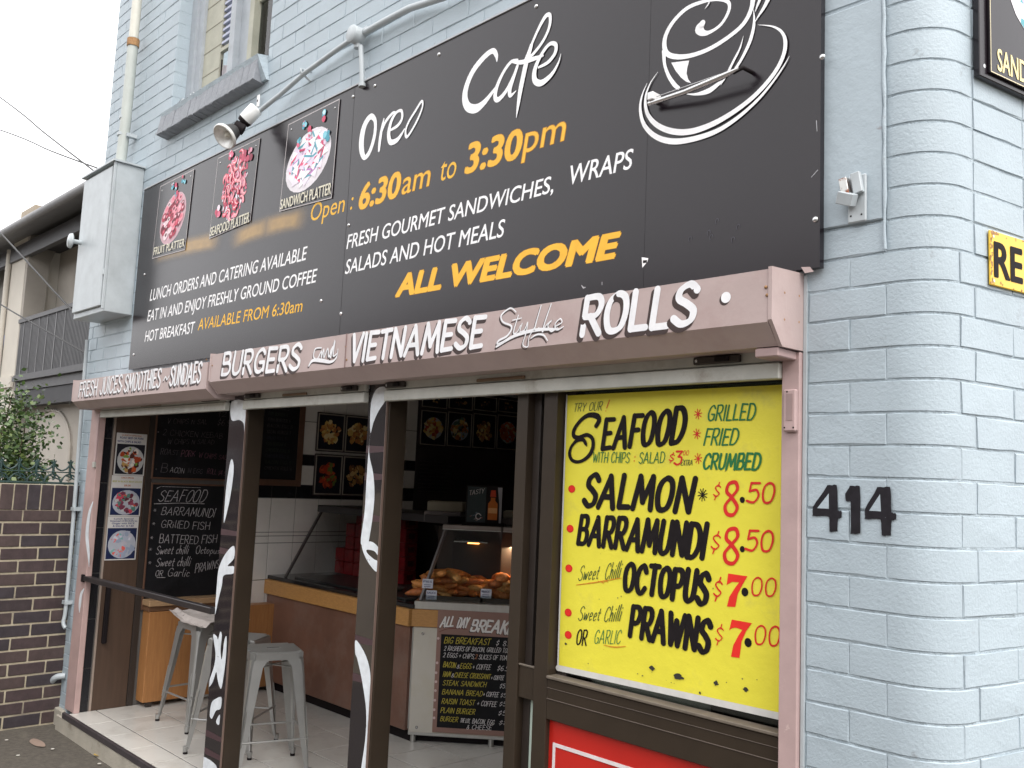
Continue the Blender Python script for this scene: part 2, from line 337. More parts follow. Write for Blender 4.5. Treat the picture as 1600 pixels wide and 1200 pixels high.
def dish(mb, pl, kind, cu, cv, ru, rv, rot, off, seed):
    """printed platters: sliced fruit, prawns or sandwich wedges set out in rings"""
    rr = random.Random(seed); cr, sr = math.cos(rot), math.sin(rot)
    def E(x, y): return (cu+(x*cr*ru-y*sr*rv), cv+(x*sr*ru+y*cr*rv))
    o = off
    items = [(r, a+rr.uniform(-.15, .15)) for r, n in ((.80, 15), (.55, 11), (.30, 7), (.05, 3)) for a in [2*math.pi*i/n for i in range(n)]]
    for r, a in items:
        x, y = r*math.cos(a), r*math.sin(a); o += 9e-5
        if kind == 'fruit':
            c = rr.choice(pal((150, 35, 60), (205, 70, 95), (120, 25, 50), (235, 150, 165), (240, 215, 220), (175, 50, 75))); s = rr.uniform(.12, .2)
            mb.face([pl(*E(x+s*math.cos(t), y+s*math.sin(t)), o) for t in [k*.52 for k in range(12)]], c)
            mb.face([pl(*E(x+.02+s*.45*math.cos(t), y+.03+s*.4*math.sin(t)), o+3e-5) for t in [k*.79 for k in range(8)]], rr.choice(pal((240, 190, 200), (225, 110, 130), (90, 20, 40))))
        elif kind == 'prawn':
            c = rr.choice(pal((225, 85, 105), (205, 65, 90), (240, 150, 160), (230, 110, 125))); a2 = rr.uniform(0, 6.28); q = []
            for k in range(5): t = a2+k*.55; q.append((*E(x+.17*math.cos(t), y+.13*math.sin(t)), ru*.17*(1-.17*k)))
            ribbon(mb, pl, crm(q, 3), None, c, o, step=1.5e-6); ribbon(mb, pl, [(p[0], p[1]+.002, p[2]*.3) for p in q[:4]], None, rr.choice(pal((250, 215, 220), (245, 190, 200))), o+5e-5, step=1.5e-6)
        else:
            s = rr.uniform(.20, .27); t0 = a+rr.uniform(-.4, .4)+1.57
            w = [(x+s*math.cos(t0+k), y+s*math.sin(t0+k)) for k in (0, 2.2, 4.0)]
            mb.face([pl(*E(*p), o) for p in w], rr.choice(pal((248, 244, 248), (240, 230, 242), (228, 212, 232))))
            ribbon(mb, pl, [E(*w[0]), E((w[0][0]+w[1][0])/2, (w[0][1]+w[1][1])/2), E(*w[1])], ru*.055, rr.choice(pal((230, 90, 130), (200, 70, 110), (90, 165, 180), (190, 130, 190))), o+3e-5, step=1.5e-6)
def pal(*cs): return [ink('print_%02x%02x%02x' % c, tuple((x/255)**2.2 for x in c), .45) for c in cs]

# ================================================================== SETTING
rnd = random.Random(7)
mb = MB(); ASPH = M('worn_brown_asphalt', (.095, .083, .068), .9, var=.25, vs=30, bump=.7, bs=160, wear=((.14, .125, .10), 5, .56, .15))
gx = [-60, -20, -12, -8] + [-7+.5*i for i in range(19)] + [6, 12, 30, 60]
gy = [-60, -20, -10, -6] + [-4+.5*i for i in range(12)] + [3, 8, 20, 60]
gv = []; 
for y in gy:
    for x in gx: gv.append((x, y, -.20 + (rnd.uniform(-.006, .006) if -7 < x < 3 and -4 < y < 1.5 else 0) - (.0 if x > -13 else 0)))
nx = len(gx); fs = [(j*nx+i, j*nx+i+1, (j+1)*nx+i+1, (j+1)*nx+i) for j in range(len(gy)-1) for i in range(nx-1)]
mb.mesh(gv, fs, ASPH, True); tag(mb.build('pavement'), kind='structure')

FLOOR = -.07
CAM = cam.matrix_world.translation
# ------------------------------------------------------------------ the cafe building
bld = empty('cafe_building', (-3, 0, -.2), label='two storey grey blue painted brick corner building holding the cafe', cat='building')
def childbuild(mb, name, parent, bevel=0):
    """build in world coordinates under a parent with an offset origin"""
    o = mb.build(name, None, bevel); o.parent = parent
    base = parent; t = Vector((0, 0, 0))
    while base: t += base.location; base = base.parent
    o.location = -t; return o
H0 = 1.8237-.086*23; CH = .086; TOP = 6.2
def zc(k): return H0+k*CH       # bed joint heights
OPX0, OPX1 = -5.70, -.262       # shop front opening
mb = MB(); D = .0031             # backing wall lies behind the brick faces
mb.box(-5.97, OPX0, D, .30, -.25, 2.04, PAINT_EDGE)
mb.box(OPX1, .0, D, .22, -.25, 2.04, PAINT_EDGE)
mb.box(-5.97, -4.82, D, .30, 2.04, TOP, PAINT_EDGE)
mb.box(-4.82, -3.53, D, .30, 2.04, 3.86, PAINT_EDGE)
mb.box(-4.82, -3.53, D, .30, 5.6, TOP, PAINT_EDGE)
mb.box(-3.53, .0, D, .30, 2.04, TOP, PAINT_EDGE)
mb.box(-5.97, -5.75, .30, 8, -.25, TOP, PAINT_EDGE)
front = childbuild(mb, 'front_wall', bld)
# rounded corner and side wall backing
VX, TL, DX, DY = .11, .11, .217, .976
NXs, NYs = DY, -DX
RAD = .137; ACX, ACY = 0.0, RAD
def corner_pt(s, off=0.0):
    """point on the outer face: s<0 front (x=s), 0..arc round the bullnose, beyond: side wall; off = outwards"""
    arc = RAD*1.352
    if s <= 0: return (s, -off)
    if s < arc:
        a = s/RAD; return (ACX+(RAD+off)*math.sin(a), ACY-(RAD+off)*math.cos(a))
    a = 1.352; bx, by = ACX+RAD*math.sin(a), ACY-RAD*math.cos(a); t = s-arc
    dx, dy = math.cos(a), math.sin(a)
    return (bx+dx*t+off*dy, by+dy*t-off*dx)
mb = MB()
ss = [RAD*1.352*i/10 for i in range(11)]+[1.2, 3.0, 8.0]
vs = [(*corner_pt(s, -D), z) for z in (-.25, TOP) for s in ss]+[(*corner_pt(s, -.25), z) for z in (-.25, TOP) for s in ss]
n = len(ss)
mb.mesh(vs, [(i, i+1, n+i+1, n+i) for i in range(n-1)]+[(n+i, n+i+1, 3*n+i+1, 3*n+i) for i in range(n-1)], PAINT_EDGE)
side = childbuild(mb, 'side_wall', bld)

# bricks -----------------------------------------------------------
def brick_mesh(name, L, H, depth, mat, c, seed, rough=.0012):
    r = random.Random(seed); m = MB()
    j = lambda: r.uniform(-rough, rough)
    cv = c*.5; k = rough          # eight points round each ring, so that the painted arris wavers
    def ring(x0, x1, z0, z1, y, q):
        return [(x0+q*j(), y+j()*.5, z0+q*j()), (x0+(x1-x0)*r.uniform(.28, .4), y+j()*.5, z0+q*j()), (x0+(x1-x0)*r.uniform(.6, .72), y+j()*.5, z0+q*j()), (x1+q*j(), y+j()*.5, z0+q*j()),
                (x1+q*j(), y+j()*.5, z1+q*j()), (x0+(x1-x0)*r.uniform(.6, .72), y+j()*.5, z1+q*j()), (x0+(x1-x0)*r.uniform(.28, .4), y+j()*.5, z1+q*j()), (x0+q*j(), y+j()*.5, z1+q*j())]
    f = ring(cv, L-cv, c, H-c, 0, 1.0); e = ring(0, L, 0, H, c+.0005, 1.1)
    b = [(p[0], depth, p[2]) for p in e]
    mid = (L/2+j()*8, -abs(j())*.6, H/2)
    vs = f+e+b+[mid]
    fs = [(i, (i+1) % 8, 24) for i in range(8)]+[(8+i, 8+(i+1) % 8, (i+1) % 8, i) for i in range(8)]+[(16+i, 16+(i+1) % 8, 8+(i+1) % 8, 8+i) for i in range(8)]
    me = bpy.data.meshes.new(name); me.from_pydata(vs, [], fs); me.materials.append(mat); return me
BL, JT, JV = .2375, .005, .0015      # the many coats of paint have half filled the joints
variants = [brick_mesh('brick', BL, CH-JT, .03, PAINT, .0026, 20+i, .0019) for i in range(9)]
def brick_custom(L, seed): return brick_mesh('brick', L, CH-JT, .03, PAINT, .0026, seed, .0019)
cust = {}
cands = []      # (visible size, mesh, matrix)
def add_brick(me, loc, rz, cx, cy, cz, w, nrm):
    v = Vector((cx, cy, cz))-CAM; d = v.length
    facing = max(.02, -v.normalized().dot(Vector((*nrm, 0))))
    c = cam.matrix_world.inverted() @ Vector((cx, cy, cz)); k = cam_data.lens/36*2
    inside = c.z < -.2 and abs(c.x/-c.z*k) < 1.04 and abs(c.y/-c.z*k) < .80
    cands.append(((w*facing*CH/d/d if inside else 0), me, loc, rz))
def in_window(x0, x1, z0, z1): return x1 > -4.82 and x0 < -3.53 and z1 > 3.86 and z0 < 5.6
kmax = int((TOP-H0)/CH)
for k in range(0, kmax):
    z0 = zc(k)
    # full-height front facade, running bond measured from the joint at x = -.125 / -.025
    x = -.125 if k % 2 else -.025
    while x > -5.97:
        xa = max(x-BL, -5.968); xb = x
        if k % 2 == 0 and x == -.025: xa, xb = -.25+.005, x
        pieces = [(xa, xb)]
        z1 = z0+CH
        if z1 < 2.06:
            pieces = [(max(a, L0), min(b, L1)) for a, b in pieces for L0, L1 in ((-5.968, OPX0-.004), (OPX1+.016, .2)) if min(b, L1)-max(a, L0) > .03]
        if in_window(xa, xb, z0, z1):
            pieces = [(a, min(b, -4.82)) for a, b in pieces if a < -4.85]+[(max(a, -3.53), b) for a, b in pieces if b > -3.50]
        for a, b in pieces:
            if z0 > 2.33 and z1 < 3.40 and a > -4.95 and b < -.26: continue           # behind the sign board
            if a < 0 and z0 > 2.30 and z1 < 2.99 and b > -.20 and b < -.02: b = min(b, -.19)
            if b-a < .04: continue
            L = round(b-a-JV, 3)
            if abs(L-(BL-JV)) < .012: me = rnd.choice(variants); sx = L/BL
            else:
                key = round(L, 2)
                if key not in cust: cust[key] = brick_custom(key, int(key*1000))
                me = cust[key]; sx = L/key
            off = rnd.uniform(-.0008, .0012)
            add_brick(me, (a+JV/2, off, z0+JT/2, sx), rnd.uniform(-.004, .004), (a+b)/2, 0, z0+CH/2, b-a, (0, -1))
        x -= BL+.0025
# bullnose corner bricks
arc = RAD*1.352
def bull_mesh(s0, s1, seed):
    r = random.Random(seed); m = MB(); N = 9; H = CH-JT; c = .004
    S = [s0+(s1-s0)*i/N for i in range(N+1)]
    c = .0022; rows = [(0, .03), (0, .0028), (c, 0), (H*.5, -.0004), (H-c, 0), (H, .0028), (H, .03)]
    vs = []
    for z, dpt in rows:
        for s in S:
            e = min(s-s0, s1-s); dd = dpt+(.0022 if e < .001 else 0)+r.uniform(-.0004, .0004)
            vs.append((*corner_pt(s, -dd), z+(r.uniform(-.0016, .0016) if (z < .001 or z > H-.001) and dpt < .02 else 0)))
    nn = N+1; fs = [(j*nn+i, j*nn+i+1, (j+1)*nn+i+1, (j+1)*nn+i) for j in range(6) for i in range(N)]
    me = bpy.data.meshes.new('corner_brick'); me.from_pydata(vs, [], fs); me.materials.append(PAINT)
    me.polygons.foreach_set('use_smooth', [True]*len(fs)); me.set_sharp_from_angle(angle=R(28)); return me
bullA = [bull_mesh(-.125+.0015, arc-.0165, i) for i in range(3)]; bullB = [bull_mesh(-.025+.0015, arc+.0485, 10+i) for i in range(3)]
corner_list = []
for k in range(0, kmax):
    z0 = zc(k)
    covered = 2.30 < z0+CH and z0 < 2.99
    me = (bullA if k % 2 else bullB)[k % 3]
    if k % 2 and z0 > 2.28 and z0 < 2.99: me = bullB[k % 3]
    corner_list.append((me, (0, 0, z0+JT/2)))
    s = arc-.0165+.0015 if k % 2 else arc+.05
    if k % 2 and z0 > 2.28 and z0 < 2.99: s = arc+.05
    while s < 2.6:
        ex, ey = corner_pt(s+.0015); cx, cy = corner_pt(s+BL/2)
        off = rnd.uniform(-.0015, .0018)
        add_brick(rnd.choice(variants), (ex+off*DY, ey-off*DX, z0+JT/2, (BL-JV)/BL), math.atan2(DY, DX)+rnd.uniform(-.003, .003), cx, cy, z0+CH/2, BL, (NXs, NYs))
        s += BL+.0025
cands.sort(key=lambda c: -c[0])
t_front = Vector(bld.location)
def put(me, loc, rz, parent):
    o = bpy.data.objects.new('brick', me); col.objects.link(o); o.parent = parent
    o.location = Vector(loc[:3])-t_front; o.rotation_euler = (0, 0, rz); o.scale = (loc[3], 1, 1); return o
front.location = -t_front; side.location = -t_front
def put_under(me, loc, rz, parent):
    o = bpy.data.objects.new('brick', me); col.objects.link(o); o.parent = parent
    o.location = Vector(loc[:3]); o.rotation_euler = (0, 0, rz); o.scale = (loc[3] if len(loc) > 3 else 1, 1, 1); return o
NB = 262
for a, me, loc, rz in cands[:NB]:
    put_under(me, loc, rz, side if rz > .5 else front)
for me, loc in corner_list[8:46]: put_under(me, loc, 0, side)
far = MB(); rest = [(me, loc, rz) for a, me, loc, rz in cands[NB:]]+[(me, loc, 0) for me, loc in corner_list[:8]+corner_list[46:]]
for me, loc, rz in rest:
    mt = Matrix.Translation(Vector(loc[:3])) @ Matrix.Rotation(rz, 4, 'Z') @ Matrix.Diagonal((loc[3] if len(loc) > 3 else 1, 1, 1, 1))
    far.mesh([mt @ v.co for v in me.vertices], [tuple(p.vertices) for p in me.polygons], PAINT)
tag(childbuild(far, 'small_bricks', bld), kind='stuff')
# rendered patch and raised plaster bead beside the sign
mb = MB()
mb.cbox(-.262, -.030, -.007, .02, 2.345, 2.975, RENDER, .003)
mb.cbox(-.262, -.030, -.003, .02, 2.986, 4.2, RENDER, .003)
childbuild(mb, 'rendered_patch', bld)
mb = MB()
pts = [(-.026+rnd.uniform(-.002, .002), -.006, 2.26+i*.05) for i in range(40)]
mb.tube(pts, [.0045+rnd.uniform(-.0015, .002) for _ in pts], PAINT, 8)
mb.box(-.258, -.2485, -.006, .01, -.2, 2.22, PIPE)
childbuild(mb, 'plaster_bead', bld)
# painted house number
mb = MB(); o_ = .0035
for q in (
    [(-0.1848, 1.6294), (-0.1583, 1.6311), (-0.1553, 1.5618), (-0.1445, 1.5624), (-0.1453, 1.5419), (-0.1552, 1.5422), (-0.156, 1.5055), (-0.1796, 1.5039), (-0.1798, 1.5451), (-0.228, 1.5441), (-0.2282, 1.5668)],
    [(-0.1215, 1.6297), (-0.0942, 1.6306), (-0.0932, 1.5048), (-0.1194, 1.503), (-0.1196, 1.5873), (-0.1338, 1.5892), (-0.1348, 1.6071)],
    [(-0.0468, 1.6288), (-0.0132, 1.6307), (-0.0108, 1.5643), (0.0015, 1.5634), (0.0015, 1.5463), (-0.0109, 1.5455), (-0.0118, 1.5047), (-0.0368, 1.5038), (-0.0384, 1.5464), (-0.0811, 1.5439), (-0.0811, 1.569)]):
    rr = random.Random(3); pts = []
    for i in range(len(q)):
        a, b = q[i], q[(i+1) % len(q)]
        for t in (0, .25, .5, .75): pts.append((a[0]+(b[0]-a[0])*t+rr.uniform(-.0012, .0012), a[1]+(b[1]-a[1])*t+rr.uniform(-.0012, .0012)))
    mb.poly(WALL, pts, STENCIL, o_)
for q in ([(-0.181, 1.607), (-0.1808, 1.5657), (-0.2141, 1.5657)], [(-0.04, 1.6107), (-0.0376, 1.5662), (-0.069, 1.5662)]):
    mb.poly(WALL, q, PAINT, o_+.0004)
childbuild(mb, 'house_number', bld)

# ------------------------------------------------------------------ upstairs window
WF = M('weathered_grey_window_paint', (.36, .39, .42), .5, var=.1, vs=12, bump=.15, bs=60); CREAMW = M('aged_cream_window_paint', (.40, .395, .32), .6, var=.12, vs=8, bump=.2, bs=40)
mb = MB(); SY = -.06
mb.mesh([Vector(p) for p in ((-4.84, SY, 3.925), (-3.545, SY, 3.925), (-3.50, -.02, 3.776), (-4.74, -.02, 3.776), (-4.84, .14, 3.96), (-3.545, .14, 3.96), (-3.50, .14, 3.776), (-4.74, .14, 3.776))], [(0, 3, 2, 1), (0, 1, 5, 4), (3, 7, 6, 2), (0, 4, 7, 3), (1, 2, 6, 5)], PAINT_EDGE)
win = childbuild(mb, 'window_sill', bld)
for i in range(17):
    a = -4.845+i*.0762; m = brick_mesh('sill_brick', .072, .150, .12, SILLP, .004, 300+i, .0025)
    o = bpy.data.objects.new('sill_brick', m); col.objects.link(o); o.parent = win
    o.location = (a, SY-.012+rnd.uniform(-.002, .002), 3.776); o.rotation_euler = (R(-9), 0, 0)
mb = MB()
mb.box(-4.82, -4.735, .088, .20, 3.93, 5.6, WF); mb.box(-4.735, -4.66, .105, .20, 3.93, 5.6, WF); mb.box(-3.60, -3.53, .088, .20, 3.93, 5.6, WF)
mb.box(-4.82, -3.53, .088, .24, 3.90, 3.945, WF); mb.box(-4.19, -4.125, .070, .18, 3.945, 5.6, WF); mb.box(-4.125, -4.00, .11, .20, 3.945, 5.6, WF)
mb.box(-4.0, -3.945, .10, .20, 3.945, 5.6, CREAMW); mb.box(-3.945, -3.60, .13, .17, 4.455, 4.50, CREAMW)
wf = childbuild(mb, 'window_frame', bld)
mb = MB(); mb.box(-4.66, -4.42, .125, .15, 3.945, 5.6, CREAMW)
for i in range(8): mb.box(-4.66, -4.42, .1225, .126, 4.02+i*.16, 4.024+i*.16, M('cream_joint', (.33, .31, .25), .7))
childbuild(mb, 'window_board', bld)
for k in range(0, kmax):                      # returns of the brickwork into the window opening
    z0 = zc(k)
    if z0 < 3.90 or z0 > 5.5: continue
    key = 'ret'
    if key not in cust: cust[key] = brick_mesh('brick', .086, CH-JT, .03, PAINT, .0022, 77, .001)
    o = bpy.data.objects.new('brick', cust[key]); col.objects.link(o); o.parent = front
    o.location = (-4.8195, .001, z0+JT/2); o.rotation_euler = (0, 0, R(90))
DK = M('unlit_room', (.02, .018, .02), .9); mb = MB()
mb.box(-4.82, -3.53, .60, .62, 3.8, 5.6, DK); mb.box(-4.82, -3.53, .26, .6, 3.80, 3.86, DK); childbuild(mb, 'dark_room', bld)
CLOTH = M('white_curtain_cloth', (.50, .55, .64), .8, var=.15, vs=20, bump=.1, bs=40)
mb = MB()   # gathered curtain tied at the side
N = 26; vs = []; lev = [(5.3, .34), (4.75, .32), (4.5, .27), (4.30, .17), (4.17, .085), (4.10, .08), (4.02, .11), (3.95, .14)]
for z, w in lev:
    for i in range(N+1):
        t = i/N; vs.append((-3.995-w*(1-t), .19+.022*math.sin(t*37+z*2), z))
mb.mesh(vs, [(j*(N+1)+i, j*(N+1)+i+1, (j+1)*(N+1)+i+1, (j+1)*(N+1)+i) for j in range(len(lev)-1) for i in range(N)], CLOTH, True)
mb.tube([(-4.10, .17, 4.12), (-4.05, .155, 4.15), (-3.99, .17, 4.19)], [.022, .03, .022], M('beige_tieback', (.45, .40, .32), .8))
childbuild(mb, 'curtain', bld)
mb = MB()    # slatted blind, hanging cloth and cable behind the left sash
for i in range(16): mb.box(-4.42, -4.20, .13, .155, 4.34+i*.045, 4.356+i*.045, M('blue_white_blind', (.45, .48, .60), .5))
mb.box(-4.42, -4.20, .125, .15, 4.285, 4.31, CREAMW)
childbuild(mb, 'blind', bld)
mb = MB(); N = 10
vs = [(-4.44+.02*math.sin(i*1.7)*.3+(.20*i/N), .15+.015*math.sin(i*2.3+j), 3.95+.24*j/4) for j in range(5) for i in range(N+1)]
mb.mesh(vs, [(j*(N+1)+i, j*(N+1)+i+1, (j+1)*(N+1)+i+1, (j+1)*(N+1)+i) for j in range(4) for i in range(N)], M('pale_hanging_cloth', (.55, .52, .55), .8, var=.1), True)
childbuild(mb, 'window_cloth', bld)
mb = MB()
mb.tube(crm([(-4.40, .125, 4.02), (-4.34, .125, 3.98), (-4.28, .125, 4.05), (-4.28, .125, 4.22)]), .006, BLKPAINT, 6); mb.tube(crm([(-4.38, .122, 4.22), (-4.37, .122, 4.08), (-4.30, .122, 4.0), (-4.24, .122, 4.03)]), .005, BLKPAINT, 6)
childbuild(mb, 'cable', bld)
mb = MB(); r2 = random.Random(5)  # crumpled white rag on the sill
for i in range(40):
    x = r2.uniform(-4.66, -4.40); y = r2.uniform(-.03, .06); z = 3.94+.02*r2.random()
    mb.face([(x+r2.uniform(-.03, .03), y+r2.uniform(-.03, .03), z+r2.uniform(-.01, .045)) for _ in range(3)], M('white_rag', (.66, .68, .70), .8))
tag(mb.build('rag'), 'crumpled white rag lying on the dark brick sill of the upstairs window', 'rag')

# sash panes
PANE = glass('window_glass')
mb = MB(); mb.box(-3.945, -3.60, .145, .149, 3.95, 4.455, PANE); mb.box(-3.945, -3.60, .145, .149, 4.50, 5.6, PANE); childbuild(mb, 'pane', bld)

# ================================================================== FIXTURES ON THE FACADE
# black sign board
t = empty('shop_sign', (-2.6, -.03, 2.23), label='long glossy black sign board with white and gold lettering and a coffee cup drawing', cat='sign board')
mb = MB(); mb.box(-5.075, -2.585, -.030, -.006, 2.235, 3.455, BLACKB); childbuild(mb, 'panel', t)
mb = MB(); mb.box(-2.5825, -.812, -.030, -.006, 2.232, 3.457, BLACKB); childbuild(mb, 'panel', t)
mb = MB(); mb.box(-.811, -.198, -.030, -.006, 2.232, 3.458, BLACKB); childbuild(mb, 'panel', t)
mb = MB(); mb.box(-5.08, -.19, -.036, -.004, 3.4585, 3.466, M('pale_edge_trim', (.42, .44, .46), .5)); childbuild(mb, 'top_trim', t)
for u, v in [(-2.5943, 3.4109), (-2.4167, 3.413), (-1.9492, 3.4158), (-1.3647, 3.4206), (-0.1933, 2.8421), (-0.2115, 2.3697), (-2.5627, 2.7704), (-2.5802, 2.35), (-4.9436, 2.8595), (-5.0081, 2.3311), (-2.7596, 2.4316)]:
    m = MB(); m.lathe([(.009, 0), (.009, .002), (.005, .005), (0, .0055)], CHROME, Matrix.Translation(BOARD(u, v, .0003)) @ Matrix.Rotation(R(90), 4, 'X'), 10); childbuild(m, 'screw', t)
IT = .0005
for s, T in (
    ('LUNCH ORDERS AND CATERING AVAILABLE', (-4.8216, 2.6673, -2.9298, 2.6588, 0.0758, 0.07)),
    ('EAT IN AND ENJOY FRESHLY GROUND COFFEE', (-4.8342, 2.5341, -2.823, 2.5311, 0.0731, 0.0682)),
    ('HOT BREAKFAST', (-4.8473, 2.4032, -4.1359, 2.3982, 0.0705, 0.0683)),
    ('FRESH GOURMET SANDWICHES,', (-2.5693, 2.6558, -1.2378, 2.6599, 0.0691, 0.0634)),
    ('WRAPS', (-1.1656, 2.6688, -0.8773, 2.6681, 0.0721, 0.0687)),
    ('SALADS AND HOT MEALS', (-2.5689, 2.5361, -1.4944, 2.5367, 0.0685, 0.0689))):
    line_of(t, 'lettering', sans, s, BOARD, T, WHITE, IT, .17, .012)
for s, T, b in (('AVAILABLE FROM 6:30am', (-4.0831, 2.4087, -2.9328, 2.3983, 0.0678, 0.0639), .008), ('Open :', (-2.9149, 2.851, -2.5442, 2.8443, 0.091, 0.0888), -.004), ('6:30', (-2.4905, 2.831, -2.1862, 2.8356, 0.1195, 0.1133), .05),
    ('am', (-2.1631, 2.8368, -1.9711, 2.8371, 0.1099, 0.1061), .0), ('to', (-1.9034, 2.8422, -1.8001, 2.8391, 0.1048, 0.1027), .0), ('3:30', (-1.7362, 2.84, -1.4246, 2.8343, 0.1208, 0.1134), .05), ('pm', (-1.4044, 2.8459, -1.1929, 2.8438, 0.1156, 0.1105), 0.0),
    ('ALL WELCOME', (-2.1582, 2.382, -0.9435, 2.3718, 0.0919, 0.0827), .095)):
    m = MB()
    if b > .03 or s in ('pm', 'am'): sans(m, s, BOARD, T, ORDK, .0003, .32 if s[:3] == 'ALL' else .17, max(b, .01)+.02)
    sans(m, s, BOARD, T, YELL, IT, .32 if s[:3] == 'ALL' else .17, b); childbuild(m, 'lettering', t)
mb = MB()   # brush-script shop name
def script(pl, strokes, m, off=.0005, mbx=None):
    for p in strokes: off = ribbon(mbx or mb, pl, crm(p, 6), None, m, off)
script(BOARD, [[(-2.437, 3.2681, 0.0293), (-2.4794, 3.2409, 0.0356), (-2.4984, 3.1864, 0.0396), (-2.4947, 3.1262, 0.0375), (-2.4689, 3.0795, 0.0254), (-2.4334, 3.0895, 0.0252), (-2.4054, 3.1338, 0.0251), (-2.3917, 3.1887, 0.0231), (-2.3994, 3.2419, 0.0232), (-2.437, 3.2681, 0.0293)], [(-2.3272, 3.2284, 0.0076), (-2.3386, 3.1895, 0.0171), (-2.3485, 3.1342, 0.0209), (-2.3518, 3.0845, 0.0152)], [(-2.3441, 3.162, 0.0133), (-2.3147, 3.2085, 0.017), (-2.2655, 3.2363, 0.0149), (-2.2404, 3.2352, 0.0093)], [(-2.2811, 3.1588, 0.0112), (-2.2194, 3.167, 0.0165), (-2.1882, 3.1927, 0.0164), (-2.1949, 3.2299, 0.0146), (-2.2332, 3.2318, 0.0148), (-2.2678, 3.1997, 0.0205), (-2.2822, 3.1462, 0.0242), (-2.2643, 3.1025, 0.0259), (-2.2186, 3.0983, 0.0238), (-2.1847, 3.1179, 0.0145), (-2.1643, 3.1373, 0.0072)], [(-2.0506, 3.2331, 0.0123), (-2.0906, 3.2013, 0.0133), (-2.1339, 3.1642, 0.0125), (-2.1547, 3.1278, 0.0126), (-2.1442, 3.0958, 0.0143), (-2.1101, 3.1163, 0.0124), (-2.0659, 3.1635, 0.0123), (-2.0411, 3.2084, 0.0105), (-2.0506, 3.2331, 0.0123)]], WHITE)
childbuild(mb, 'script_lettering', t)
mb = MB()
script(BOARD, [[(-1.5754, 3.2654, 0.0046), (-1.5798, 3.2922, 0.0184), (-1.6039, 3.3191, 0.0232), (-1.6575, 3.3075, 0.0267), (-1.7196, 3.2685, 0.0287), (-1.7553, 3.2139, 0.0305), (-1.7611, 3.1633, 0.0337), (-1.7372, 3.1208, 0.0366), (-1.6892, 3.1011, 0.0376), (-1.6441, 3.1109, 0.0278), (-1.6008, 3.1367, 0.0183), (-1.5544, 3.1705, 0.0091)], [(-1.455, 3.2335, 0.0103), (-1.4935, 3.2363, 0.0149), (-1.5347, 3.2054, 0.0165), (-1.5668, 3.1584, 0.0197), (-1.5747, 3.1166, 0.0212), (-1.5543, 3.1014, 0.0211), (-1.5123, 3.1237, 0.0178), (-1.4726, 3.1739, 0.0147), (-1.4459, 3.2213, 0.0117)], [(-1.4498, 3.2164, 0.0146), (-1.4722, 3.1676, 0.0176), (-1.4909, 3.1236, 0.0207), (-1.485, 3.0972, 0.0162), (-1.4559, 3.1073, 0.0044)], [(-1.4123, 3.2168, 0.013), (-1.3844, 3.263, 0.0129), (-1.3484, 3.3181, 0.0142), (-1.3104, 3.3596, 0.0183), (-1.2864, 3.3541, 0.0154), (-1.288, 3.3094, 0.014), (-1.3174, 3.2651, 0.0141), (-1.3639, 3.2319, 0.0143), (-1.404, 3.2173, 0.0115)], [(-1.3797, 3.2676, 0.0187), (-1.4013, 3.2134, 0.0245), (-1.4171, 3.1571, 0.0246), (-1.4304, 3.0999, 0.0231), (-1.4394, 3.0414, 0.0145), (-1.446, 2.9974, 0.0022)], [(-1.4849, 3.2368, 0.0119), (-1.433, 3.216, 0.0175), (-1.3666, 3.2085, 0.0185), (-1.3141, 3.205, 0.0084)], [(-1.3335, 3.1648, 0.0098), (-1.2847, 3.1705, 0.0152), (-1.2508, 3.1953, 0.0165), (-1.2502, 3.2278, 0.0165), (-1.2843, 3.2391, 0.0153), (-1.3263, 3.2077, 0.0169), (-1.3543, 3.1622, 0.0212), (-1.3519, 3.1192, 0.024), (-1.3163, 3.0978, 0.0251), (-1.2661, 3.1142, 0.0178), (-1.233, 3.1483, 0.0095), (-1.2202, 3.1825, 0.0014)]], WHITE)
childbuild(mb, 'script_lettering', t)
mb = MB()   # coffee cup drawing
